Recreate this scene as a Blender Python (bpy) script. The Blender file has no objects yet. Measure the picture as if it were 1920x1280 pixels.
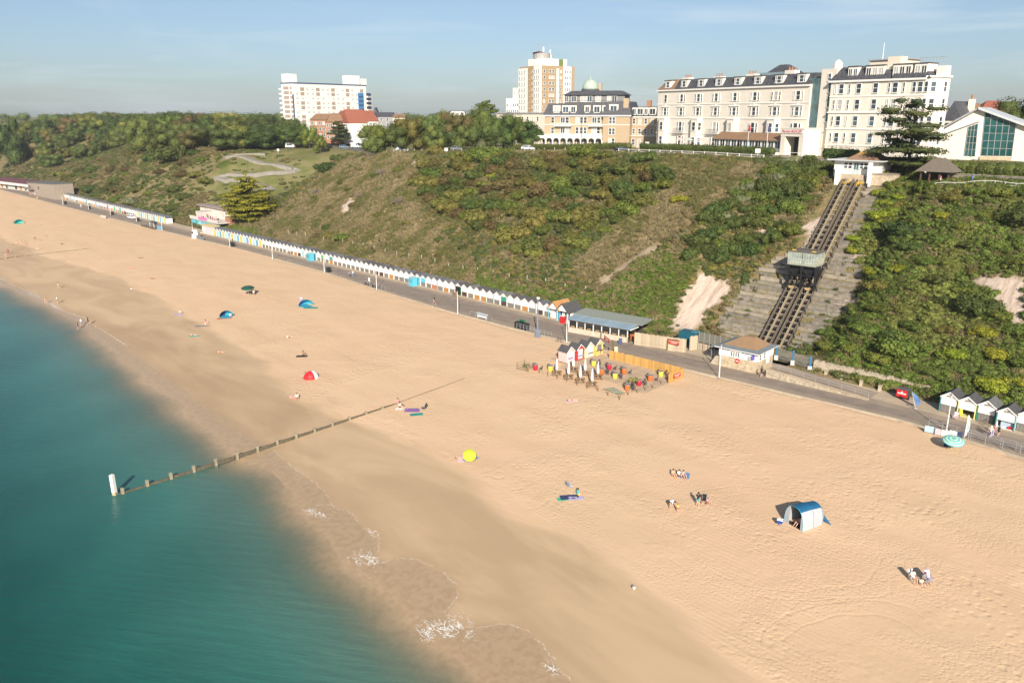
import bpy,math,random
import numpy as np
from mathutils import Vector,Matrix
rnd = random.Random(11)
R = np.random.RandomState(5)
SC = bpy.context.scene
COL = SC.collection
# ------------------------------------------------------------------ camera
# world: X runs along the shore (to the right), Y runs inland, Z up; promenade at z = 0
CAM_H = 41.0
FPX = 1500.0                       # focal length in pixels of the 1920 wide photograph
PITCH = math.atan((640 - 214) / FPX)
_s,_c = 0.721899,0.691999
F0 = np.array([-_s,_c,0.0]); RT = np.array([_c,_s,0.0]); ZZ = np.array([0.0,0.0,1.0])
FW = F0 * math.cos(PITCH) - ZZ * math.sin(PITCH)
UP = F0 * math.sin(PITCH) + ZZ * math.cos(PITCH)
CP = np.array([0.0,0.0,CAM_H])
cd = bpy.data.cameras.new('camera')
cam = bpy.data.objects.new('camera',cd)
COL.objects.link(cam)
cd.sensor_width = 36.0
cd.lens = FPX / 1920 * 36
cd.clip_start = 1.0
cd.clip_end = 9000.0
m = Matrix(((RT[0],UP[0],-FW[0],0),(RT[1],UP[1],-FW[1],0),(RT[2],UP[2],-FW[2],CAM_H),(0,0,0,1)))
cam.matrix_world = m
SC.camera = cam
# ------------------------------------------------------------------ world, sun, exposure
SUN_EL = math.radians(27.0)
SUN_AZ = math.atan2(-0.68,0.733)      # direction towards the sun in the XY plane
world = bpy.data.worlds.new('World')
SC.world = world
world.use_nodes = True
wn = world.node_tree
wn.nodes.clear()
w_out = wn.nodes.new('ShaderNodeOutputWorld')
w_bg = wn.nodes.new('ShaderNodeBackground')
w_sky = wn.nodes.new('ShaderNodeTexSky')
w_sky.sky_type = 'NISHITA'
w_sky.sun_disc = False
w_sky.sun_elevation = SUN_EL
w_sky.sun_rotation = math.pi / 2 - SUN_AZ
w_sky.air_density = 1.0
w_sky.dust_density = 0.7
w_sky.ozone_density = 6.0
w_bg.inputs['Strength'].default_value = 0.062
# thin cirrus streaks mixed over the sky
w_tc = wn.nodes.new('ShaderNodeTexCoord')
w_map = wn.nodes.new('ShaderNodeMapping')
w_map.inputs['Scale'].default_value = (1.2,1.2,9.0)
w_map.inputs['Rotation'].default_value = (0.10,0.06,0.5)
w_nz = wn.nodes.new('ShaderNodeTexNoise')
w_nz.inputs['Scale'].default_value = 2.6
w_nz.inputs['Detail'].default_value = 7.0
w_nz.inputs['Roughness'].default_value = 0.55
w_nz.inputs['Distortion'].default_value = 0.6
w_rp = wn.nodes.new('ShaderNodeMapRange')
w_rp.inputs['From Min'].default_value = 0.47
w_rp.inputs['From Max'].default_value = 0.80
w_rp.inputs['To Max'].default_value = 0.62
w_mx = wn.nodes.new('ShaderNodeMix')
w_mx.data_type = 'RGBA'
w_mx.inputs['B'].default_value = (7.2,8.2,8.8,1)
wn.links.new(w_tc.outputs['Generated'],w_map.inputs['Vector'])
wn.links.new(w_map.outputs['Vector'],w_nz.inputs['Vector'])
wn.links.new(w_nz.outputs['Fac'],w_rp.inputs['Value'])
wn.links.new(w_rp.outputs['Result'],w_mx.inputs['Factor'])
w_hs = wn.nodes.new('ShaderNodeHueSaturation')
w_hs.inputs['Saturation'].default_value = 0.80
wn.links.new(w_sky.outputs['Color'],w_hs.inputs['Color'])
wn.links.new(w_hs.outputs['Color'],w_mx.inputs['A'])
wn.links.new(w_mx.outputs['Result'],w_bg.inputs['Color'])
wn.links.new(w_bg.outputs['Background'],w_out.inputs['Surface'])
sl = bpy.data.lights.new('sun','SUN')
sl.energy = 4.6
sl.angle = math.radians(0.5)
sl.color = (1.0,0.90,0.76)
sun = bpy.data.objects.new('sun',sl)
COL.objects.link(sun)
sd = Vector((math.cos(SUN_AZ) * math.cos(SUN_EL),math.sin(SUN_AZ) * math.cos(SUN_EL),math.sin(SUN_EL)))
sun.rotation_euler = sd.to_track_quat('Z','Y').to_euler()
sun.location = (60,-60,90)
SC.view_settings.view_transform = 'Standard'
SC.view_settings.look = 'None'
SC.view_settings.gamma = 1.0
SC.view_settings.use_curve_mapping = False
SC.view_settings.exposure = 0.74
SC.render.engine = 'CYCLES'
SC.cycles.use_denoising = True
SC.cycles.max_bounces = 5
SC.cycles.diffuse_bounces = 3
SC.cycles.transparent_max_bounces = 12
SC.cycles.sample_clamp_indirect = 6.0
# ------------------------------------------------------------------ pixel <-> place helpers (photograph 1920 x 1280)
def ray(px,py):
 return FW + RT * (px - 960) / FPX + UP * (640 - py) / FPX
def atz(px,py,z=0.0):
 r = ray(px,py); return CP + r * (z - CAM_H) / r[2]
def aty(px,py,y):
 r = ray(px,py); return CP + r * y / r[1]
def atd(px,py,d):
 r = ray(px,py); return CP + r * d / (r @ F0)
def pj(p):
 d = np.asarray(p,float) - CP
 k = d @ FW
 return 960 + FPX * (d @ RT) / k,640 - FPX * (d @ UP) / k
def _hash(ix,iy,seed):
 n = (ix.astype(np.int64) * 374761393 + iy.astype(np.int64) * 668265263 + seed * 974711) & 0x7fffffff
 n = ((n ^ (n >> 13)) * 1274126177) & 0x7fffffff
 n = n ^ (n >> 16)
 return (n & 0xffff) / 65535.0
def vnoise(x,y,seed=0):
 x = np.asarray(x,float); y = np.asarray(y,float)
 ix = np.floor(x); iy = np.floor(y); fx = x - ix; fy = y - iy
 fx = fx * fx * (3 - 2 * fx); fy = fy * fy * (3 - 2 * fy)
 a = _hash(ix,iy,seed); b = _hash(ix + 1,iy,seed); c = _hash(ix,iy + 1,seed); d = _hash(ix + 1,iy + 1,seed)
 return (a * (1 - fx) + b * fx) * (1 - fy) + (c * (1 - fx) + d * fx) * fy
def fbm(x,y,seed=0,o=4):
 s = 0; a = 0.5; t = 0
 for i in range(o):
  s = s + a * vnoise(x * 2 ** i,y * 2 ** i,seed + i); t += a; a *= 0.5
 return s / t
def inpoly(px,py,poly):
 c = np.zeros(np.shape(px),bool)
 n = len(poly)
 for i in range(n):
  x0,y0 = poly[i]; x1,y1 = poly[(i + 1) % n]
  if y0 == y1: continue
  k = ((y0 > py) != (y1 > py)) & (px < (x1 - x0) * (py - y0) / (y1 - y0) + x0)
  c ^= k
 return c
# ------------------------------------------------------------------ the lie of the land
WATER_Z = -2.35
def curve_world(pts,z=-2.1):
 return [tuple(atz(x,y,z)[:2]) for x,y in pts]
def interp_curve(X,pts):
 pts = sorted(pts)
 return np.interp(X,[p[0] for p in pts],[p[1] for p in pts])
WATERLINE = curve_world([(900,1279),(830,1215),(740,1120),(640,1050),(570,945),(500,875),(430,840),(350,770),(240,680),(150,605),(40,550),(0,530)],-2.35)
def beach_z(X,Y):
 X = np.asarray(X,float); Y = np.asarray(Y,float)
 yy = Y - (interp_curve(X,WATERLINE) - 42.5) * np.clip((78 - Y) / 28,0,1) + 0.8 * (fbm(X / 22.0,X * 0 + 3.1,7,2) - 0.5) * np.clip((75 - Y) / 25,0,1) * 2
 z = np.interp(yy,[-80,10,30,38,42.5,48,56,68,85,104,112],[-10,-6.0,-3.9,-2.9,-2.35,-2.08,-1.75,-1.2,-0.55,-0.12,-0.03])
 return z + 0.10 * (fbm(X / 6.0,Y / 4.0,21,3) - 0.5) * np.clip((Y - 50) / 20,0,1)
LAND = {   # X station -> profile of (Y,z)
 60:   [(110,0),(124,0.2),(126,1.6),(135,9),(150,21),(162,28.5),(168,29.2),(182,30.2),(400,30.5)],
 -30:  [(110,0),(122.5,0.2),(125,1.6),(135,9),(150,20),(162,28.3),(168,29.0),(182,30.2),(400,30.5)],
 -54:  [(110,0),(126,0.6),(128,1.8),(137,8),(150,18.5),(162,27.2),(168,28.4),(182,30.2),(400,30.5)],
 -61:  [(110,0),(130.5,0.0),(133,1.0),(141,7.2),(150,14.1),(165,25.8),(168,27.4),(182,30.4),(400,30.5)],
 -82:  [(110,0),(130.5,0.0),(133,1.0),(141,7.2),(150,14.1),(165,25.8),(168,27.4),(182,30.4),(400,30.5)],
 -96:  [(110,0),(124,0.4),(127,1.5),(136,8.5),(150,19),(165,28.2),(172,30.6),(182,30.9),(400,30.8)],
 -115: [(110,0),(123,0.4),(126,1.8),(135,8),(150,17.5),(165,27.2),(172,30.8),(182,31.1),(400,30.8)],
 -150: [(110,0),(122,0.4),(126,2.0),(135,7.5),(150,16.5),(165,26.4),(172,30.6),(182,31.0),(400,30.6)],
 -185: [(110,0),(122,0.4),(126,2.0),(135,7.5),(150,16.5),(165,25.8),(172,29.4),(182,29.8),(400,29.5)],
 -215: [(110,0),(122,0.4),(126,2.0),(135,7.5),(150,16.5),(165,25.4),(172,28.4),(182,28.8),(400,29.0)],
 -245: [(110,0),(122,0.4),(126,1.8),(135,7),(150,15.5),(165,24.6),(172,27.4),(182,28.0),(400,28.5)],
 -272: [(110,0),(122,0.4),(126,1.6),(135,6),(150,13.5),(165,22.2),(173,26.0),(182,27.2),(400,28.0)],
 -288: [(110,0),(123,0.4),(128,1.2),(140,4),(155,9),(175,16),(200,22.5),(228,26.6),(400,27.5)],
 -312: [(110,0),(124,0.4),(130,1.2),(145,4.5),(165,10),(185,16),(205,21.5),(228,26.0),(400,27.0)],
 -335: [(110,0),(124,0.4),(129,1.6),(140,7),(155,14),(170,19),(195,23.2),(225,26.0),(400,27.0)],
 -356: [(110,0),(123,0.4),(127,2.0),(137,8),(152,17),(166,22.5),(190,25),(220,26.3),(400,27.0)],
 -385: [(110,0),(122,0.4),(126,2.0),(137,9),(152,18.5),(166,24.6),(180,26.2),(220,26.8),(400,27.5)],
 -450: [(110,0),(122,0.4),(126,2.0),(137,9),(152,18),(166,24.0),(180,26.6),(220,27.2),(400,28)],
 -520: [(110,0),(122,0.4),(126,1.6),(140,7),(155,14),(172,20.5),(195,25.5),(230,27.0),(400,28)],
 -590: [(110,0),(122,0.4),(128,1.0),(145,5),(165,11),(190,18),(220,25),(260,28.0),(400,29)],
 -680: [(110,0),(122,0.4),(128,1.6),(145,10),(165,19),(190,26),(220,29),(260,30.0),(400,31)],
 -1100: [(110,0),(122,0.4),(128,1.6),(145,10),(165,19),(190,26),(220,30),(260,31.0),(400,32)],
}
_XS = sorted(LAND)
def land_z(X,Y,rough=True):
 X = np.asarray(X,float); Y = np.asarray(Y,float)
 P = np.array([np.interp(Y.ravel(),[p[0] for p in LAND[x]],[p[1] for p in LAND[x]]) for x in _XS])
 Xc = np.clip(X.ravel(),_XS[0],_XS[-1])
 i = np.clip(np.searchsorted(_XS,Xc) - 1,0,len(_XS) - 2)
 x0 = np.array(_XS)[i]; x1 = np.array(_XS)[i + 1]
 t = (Xc - x0) / (x1 - x0); t = t * t * (3 - 2 * t)
 n = np.arange(len(Xc))
 z = P[i,n] * (1 - t) + P[i + 1,n] * t
 z = z.reshape(X.shape)
 if rough:
  slope = np.clip((Y - 124) / 8,0,1) * np.clip((172 - Y) / 8,0,1)
  k = np.clip(np.abs(X + 71.5) / 12 - 0.9,0,1)
  z = z + slope * k * (2.6 * (fbm(X / 13.0,Y / 22.0,3,3) - 0.5) + 1.0 * (fbm(X / 3.2,Y / 7.0,9,2) - 0.5))
 return z
def ground_z(x,y):
 if y < 109.6: return float(beach_z(np.array([x]),np.array([y]))[0])
 if y < 122: return 0.0
 return float(land_z(np.array([x]),np.array([y]))[0])
_TD = np.concatenate([np.arange(40,140,0.5),np.arange(140,420,0.8),np.arange(420,1200,3.0)])
def gnd(px,py):
 """the point of the ground that the photograph shows at a pixel: the first place where the line of sight meets it"""
 r = ray(px,py)
 p = atz(px,py,-1.0)
 if p[1] < 106.0:                      # on the beach
  z = -1.0
  for _ in range(7):
   p = atz(px,py,z); z = float(beach_z(p[0:1],p[1:2])[0])
  return (float(p[0]),float(p[1]),z)
 t = _TD / (r @ F0)
 X = r[0] * t; Y = r[1] * t; Z = CAM_H + r[2] * t
 G = np.where(Y < 109.6,beach_z(X,Y),np.where(Y < 122,0.0,land_z(X,Y)))
 hit = np.nonzero(Z < G)[0]
 if len(hit) == 0: return (float(X[-1]),float(Y[-1]),float(G[-1]))
 i = max(1,hit[0]); a = Z[i - 1] - G[i - 1]; b = G[i] - Z[i]; f = a / (a + b + 1e-9)
 x = X[i - 1] + (X[i] - X[i - 1]) * f; y = Y[i - 1] + (Y[i] - Y[i - 1]) * f
 return (float(x),float(y),ground_z(x,y))
def gndv(px,py):
 """the same for arrays of pixels that lie on the beach"""
 px = np.asarray(px,float); py = np.asarray(py,float)
 r = FW[None] + RT[None] * ((px - 960) / FPX)[:,None] + UP[None] * ((640 - py) / FPX)[:,None]
 z = np.full(px.shape,-1.5)
 for _ in range(7):
  p = CP[None] + r * ((z - CAM_H) / r[:,2])[:,None]; z = beach_z(p[:,0],p[:,1])
 return np.stack([p[:,0],p[:,1],z],-1)
# ------------------------------------------------------------------ materials
MATS = {}
def nd(nt,t,**kw):
 n = nt.nodes.new(t)
 for k,v in kw.items():
  if k in n.inputs: n.inputs[k].default_value = v
  else: setattr(n,k,v)
 return n
def mat(name,col,rough=0.75,var=0.14,scale=2.5,bump=0.0,bscale=12.0,metal=0.0,spec=0.3,col2=None,perobj=0.0):
 if name in MATS: return MATS[name]
 mt = bpy.data.materials.new(name); mt.use_nodes = True
 nt = mt.node_tree; b = nt.nodes['Principled BSDF']
 b.inputs['Roughness'].default_value = rough; b.inputs['Metallic'].default_value = metal
 b.inputs['Specular IOR Level'].default_value = spec
 tc = nd(nt,'ShaderNodeTexCoord')
 nz = nd(nt,'ShaderNodeTexNoise',Scale=scale,Detail=5.0,Roughness=0.6)
 nt.links.new(tc.outputs['Object'],nz.inputs['Vector'])
 rp = nd(nt,'ShaderNodeValToRGB')
 c = np.array(col); c2 = np.array(col2) if col2 is not None else None
 lo = c * (1 - var) if c2 is None else c; hi = np.minimum(c * (1 + var),0.95) if c2 is None else c2
 rp.color_ramp.elements[0].position = 0.32; rp.color_ramp.elements[1].position = 0.68
 rp.color_ramp.elements[0].color = (*lo,1); rp.color_ramp.elements[1].color = (*hi,1)
 nt.links.new(nz.outputs['Fac'],rp.inputs['Fac'])
 src = rp.outputs['Color']
 if perobj:
  oi = nd(nt,'ShaderNodeObjectInfo')
  mr = nd(nt,'ShaderNodeMapRange'); mr.inputs['To Min'].default_value = 1 - perobj; mr.inputs['To Max'].default_value = 1 + perobj
  nt.links.new(oi.outputs['Random'],mr.inputs['Value'])
  hs = nd(nt,'ShaderNodeHueSaturation')
  nt.links.new(src,hs.inputs['Color']); nt.links.new(mr.outputs['Result'],hs.inputs['Value'])
  src = hs.outputs['Color']
 nt.links.new(src,b.inputs['Base Color'])
 if bump:
  n2 = nd(nt,'ShaderNodeTexNoise',Scale=bscale,Detail=4.0)
  nt.links.new(tc.outputs['Object'],n2.inputs['Vector'])
  bp = nd(nt,'ShaderNodeBump',Strength=bump,Distance=0.1)
  nt.links.new(n2.outputs['Fac'],bp.inputs['Height']); nt.links.new(bp.outputs['Normal'],b.inputs['Normal'])
 MATS[name] = mt
 return mt
# ------------------------------------------------------------------ mesh builder
class MB:
 def __init__(s): s.v = []; s.f = []; s.m = []; s.M = None; s.cur = 0
 def add(s,vs,fs,mi=None):
  b = len(s.v)
  if s.M is not None: vs = [tuple(s.M @ Vector(q)) for q in vs]
  s.v += [tuple(map(float,q)) for q in vs]
  for f in fs: s.f.append(tuple(b + i for i in f)); s.m.append(s.cur if mi is None else mi)
  return s
 def box(s,x0,x1,y0,y1,z0,z1,mi=None):
  return s.add([(x0,y0,z0),(x1,y0,z0),(x1,y1,z0),(x0,y1,z0),(x0,y0,z1),(x1,y0,z1),(x1,y1,z1),(x0,y1,z1)],
      [(0,3,2,1),(4,5,6,7),(0,1,5,4),(1,2,6,5),(2,3,7,6),(3,0,4,7)],mi)
 def beam(s,a,b,w,h,mi=None):
  a = Vector(a); b = Vector(b); d = (b - a).normalized()
  u = Vector((0,0,1)).cross(d)
  if u.length < 1e-4: u = Vector((1,0,0))
  u.normalize(); n = d.cross(u)
  vs = [p + u * (i * w / 2) + n * (j * h / 2) for p in (a,b) for i,j in ((-1,-1),(1,-1),(1,1),(-1,1))]
  return s.add(vs,[(0,1,2,3),(4,7,6,5),(0,4,5,1),(1,5,6,2),(2,6,7,3),(3,7,4,0)],mi)
 def tube(s,a,b,r,r2=None,n=8,mi=None,caps=True):
  r2 = r if r2 is None else r2
  a = Vector(a); b = Vector(b); d = (b - a).normalized()
  u = d.orthogonal().normalized(); w = d.cross(u)
  vs = []
  for p,q in ((a,r),(b,r2)):
   vs += [p + (u * math.cos(2 * math.pi * i / n) + w * math.sin(2 * math.pi * i / n)) * q for i in range(n)]
  fs = [(i,(i + 1) % n,n + (i + 1) % n,n + i) for i in range(n)]
  if caps: fs += [tuple(range(n - 1,-1,-1)),tuple(range(n,2 * n))]
  return s.add(vs,fs,mi)
 def path(s,pts,r,n=6,mi=None):
  for a,b in zip(pts[:-1],pts[1:]): s.tube(a,b,r,None,n,mi)
  return s
 def lathe(s,prof,n=12,c=(0,0,0),mi=None):
  vs = [(c[0] + r * math.cos(2 * math.pi * i / n),c[1] + r * math.sin(2 * math.pi * i / n),c[2] + z) for r,z in prof for i in range(n)]
  fs = [(k * n + i,k * n + (i + 1) % n,(k + 1) * n + (i + 1) % n,(k + 1) * n + i) for k in range(len(prof) - 1) for i in range(n)]
  fs += [tuple(range(n - 1,-1,-1)),tuple((len(prof) - 1) * n + i for i in range(n))]
  return s.add(vs,fs,mi)
 def prism(s,pts,axis,a0,a1,mi=None):
  """extrude a 2D outline: axis 'y' -> pts are (x, z); 'x' -> pts are (y, z); 'z' -> pts are (x, y)"""
  n = len(pts)
  def q(p,t): return (p[0],t,p[1]) if axis == 'y' else (t,p[0],p[1]) if axis == 'x' else (p[0],p[1],t)
  vs = [q(p,a0) for p in pts] + [q(p,a1) for p in pts]
  fs = [tuple(range(n)),tuple(range(2 * n - 1,n - 1,-1))] + [(i,n + i,n + (i + 1) % n,(i + 1) % n) for i in range(n)]
  return s.add(vs,fs,mi)
 def quad(s,a,b,c,d,mi=None): return s.add([a,b,c,d],[(0,1,2,3)],mi)
 def frustum(s,x0,x1,y0,y1,z0,X0,X1,Y0,Y1,z1,mi=None):
  return s.add([(x0,y0,z0),(x1,y0,z0),(x1,y1,z0),(x0,y1,z0),(X0,Y0,z1),(X1,Y0,z1),(X1,Y1,z1),(X0,Y1,z1)],
      [(0,3,2,1),(4,5,6,7),(0,1,5,4),(1,2,6,5),(2,3,7,6),(3,0,4,7)],mi)
 def mesh(s,name,mats,smooth=False):
  me = bpy.data.meshes.new(name)
  me.from_pydata(s.v,[],s.f)
  for mt in (mats if isinstance(mats,(list,tuple)) else [mats]): me.materials.append(mt)
  if len(me.materials) > 1: me.polygons.foreach_set('material_index',s.m)
  if smooth: me.polygons.foreach_set('use_smooth',[True] * len(me.polygons))
  me.update()
  bm_fix(me)
  return me
import bmesh
def bm_fix(me):
 bm = bmesh.new(); bm.from_mesh(me)
 bmesh.ops.recalc_face_normals(bm,faces=bm.faces)
 bm.to_mesh(me); bm.free()
def link(name,me,parent=None,loc=None,rot=None,scale=None):
 o = bpy.data.objects.new(name,me); COL.objects.link(o)
 if parent is not None: o.parent = parent
 if loc is not None: o.location = loc
 if rot is not None: o.rotation_euler = rot if isinstance(rot,(tuple,list)) else (0,0,rot)
 if scale is not None: o.scale = scale if isinstance(scale,(tuple,list)) else (scale,) * 3
 return o
def tag(o,label=None,cat=None,group=None,kind=None):
 if label: o['label'] = label
 if cat: o['category'] = cat
 if group: o['group'] = group
 if kind: o['kind'] = kind
 return o
def thing(name,label,cat,loc=(0,0,0),rz=0.0,group=None):
 o = bpy.data.objects.new(name,None); COL.objects.link(o)
 o.empty_display_size = 0.3
 o.location = loc; o.rotation_euler = (0,0,rz)
 return tag(o,label,cat,group)
def part(name,mb,mats,parent,loc=None,rot=None,smooth=False):
 return link(name,mb.mesh(name,mats,smooth) if isinstance(mb,MB) else mb,parent,loc,rot)
def kids(o): return [c for c in COL.objects if c.parent == o] if o not in _KIDS else _KIDS[o]
_KIDS = {}
def dup(root,loc,rz=None,label=None,scale=None,group=None,tree=None):
 """a copy of a thing with copies of its parts and sub-parts; tree is [(part, [sub-parts])]"""
 r = root.copy(); COL.objects.link(r); r.location = loc
 if rz is not None: r.rotation_euler = (0,0,rz)
 if scale is not None: r.scale = scale if isinstance(scale,(tuple,list)) else (scale,) * 3
 if label: r['label'] = label
 if group: r['group'] = group
 out = []
 for p,subs in tree or []:
  c = p.copy(); COL.objects.link(c); c.parent = r; out.append(c)
  for q in subs:
   d = q.copy(); COL.objects.link(d); d.parent = c
 return r,out
def ORD(n):
 w = 'first second third fourth fifth sixth seventh eighth ninth tenth eleventh twelfth thirteenth fourteenth fifteenth sixteenth seventeenth eighteenth nineteenth'.split()
 if n < 20: return w[n - 1]
 t = {2: 'twent',3: 'thirt',4: 'fort',5: 'fift',6: 'sixt',7: 'sevent',8: 'eight',9: 'ninet'}[n // 10]
 return t + 'ieth' if n % 10 == 0 else t + 'y-' + w[n % 10 - 1]
def grid_mesh(name,xs,ys,zf,mats):
 X,Y = np.meshgrid(xs,ys); Z = zf(X,Y)
 nx,ny = len(xs),len(ys)
 me = bpy.data.meshes.new(name)
 co = np.stack([X,Y,Z],-1).reshape(-1,3)
 i = (np.arange(ny - 1)[:,None] * nx + np.arange(nx - 1)[None,:]).ravel()
 f = np.stack([i,i + 1,i + nx + 1,i + nx],-1)
 raw_mesh(me,co,f)
 for mt in mats: me.materials.append(mt)
 me.polygons.foreach_set('use_smooth',np.ones(len(f),bool))
 return me,co
def raw_mesh(me,co,f):
 me.vertices.add(len(co)); me.vertices.foreach_set('co',np.asarray(co,np.float32).ravel())
 k = f.shape[1]
 me.loops.add(f.size); me.loops.foreach_set('vertex_index',f.ravel().astype(np.int32))
 me.polygons.add(len(f)); me.polygons.foreach_set('loop_start',np.arange(0,f.size,k,dtype=np.int32))
 me.update(calc_edges=True); me.validate()
def set_attr(me,name,val,typ='FLOAT'):
 a = me.attributes.new(name,typ,'POINT')
 if typ == 'FLOAT': a.data.foreach_set('value',np.asarray(val,np.float32).ravel())
 elif typ == 'INT': a.data.foreach_set('value',np.asarray(val,np.int32).ravel())
 else: a.data.foreach_set('vector',np.asarray(val,np.float32).ravel())
# ================================================================== SETTING: sand, sea, promenade, cliff
PROM_EDGE = [(-1200,108.0),(-420,108.0),(-354,108.5),(-300,109.8),(-246,111.4),(-218,111.2),(-189,110.6),(-160,108.0),(-128,106.3),
    (-105,106.7),(-66,109.3),(-37,111.2),(-22,109.0),(60,108.0)]
def prom_edge(X): return np.interp(X,[p[0] for p in PROM_EDGE],[p[1] for p in PROM_EDGE])
WETLINE = curve_world([(1440,1279),(1290,1150),(1190,1065),(1100,1010),(960,960),(880,900),(800,850),(700,800),(640,780),(560,745),(480,665),(400,615),(300,560),(220,520),(150,500),(60,470)],-1.5)
FOAM = [  # swash edges,photograph pixels
 [(512,844),(525,855),(554,879),(576,894),(591,905),(610,924),(622,947)],
 [(622,947),(600,946),(588,950),(572,957)],
 [(622,947),(635,955),(654,958),(666,970),(679,986),(692,999),(704,1005),(712,1017),(710,1030),(704,1040),(716,1056)],
 [(716,1056),(735,1049),(754,1046),(785,1050),(806,1060),(826,1070),(842,1082),(854,1096),(860,1111),(852,1126),(841,1139),(835,1147)],
 [(835,1147),(847,1164),(860,1175),(894,1177),(904,1175),(935,1169),(960,1172),(979,1177),(996,1188),(1010,1202),(1027,1220),(1041,1239),(1047,1255),(1062,1268),(1076,1281)],
 [(0,521),(20,533),(40,541),(55,548),(67,553),(87,567),(110,579),(126,586),(142,591),(158,595),(173,609),(190,618),(203,626),(219,636),(240,650)],
]
xs = np.unique(np.concatenate([np.arange(-1150,-420,12.0),np.arange(-420,-170,2.0),np.arange(-170,30,0.6),np.arange(30,120,3.0)]))
ys = np.unique(np.concatenate([np.arange(-80,24,6.0),np.arange(24,70,0.6),np.arange(70,112.1,0.9)]))
def sand_height(X,Y):
 z = beach_z(X,Y)
 return np.where(Y > prom_edge(X) + 0.25,z - 0.35,z)
MATS_SAND = bpy.data.materials.new('sand'); MATS_SAND.use_nodes = True
me,co = grid_mesh('sand',xs,ys,sand_height,[MATS_SAND])
set_attr(me,'wet',co[:,1] - interp_curve(co[:,0],WETLINE))
foam_pts = [p for c in FOAM[:5] for p in c]
FW_PTS = []
for c in FOAM:
 for a,b in zip(c[:-1],c[1:]):
  for t in np.linspace(0,1,8): FW_PTS.append((a[0] + (b[0] - a[0]) * t,a[1] + (b[1] - a[1]) * t))
FW_PTS = [tuple(q[:2]) for q in gndv([p[0] for p in FW_PTS],[p[1] for p in FW_PTS])]
_fx = {}
for x,y in FW_PTS:
 k = round(x / 0.5); _fx[k] = max(_fx.get(k,-99),y)
_fk = sorted(_fx)
film = np.interp(co[:,0],[k * 0.5 for k in _fk],[_fx[k] for k in _fk])
soft = np.clip((-97 - co[:,0]) / 6,0,1) * np.clip((co[:,0] + 180) / 20,0,1)
set_attr(me,'film',(co[:,1] - film - 1.5 * soft) / (1 + 9 * soft))
sand = tag(link('beach_sand',me),kind='structure')
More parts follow.
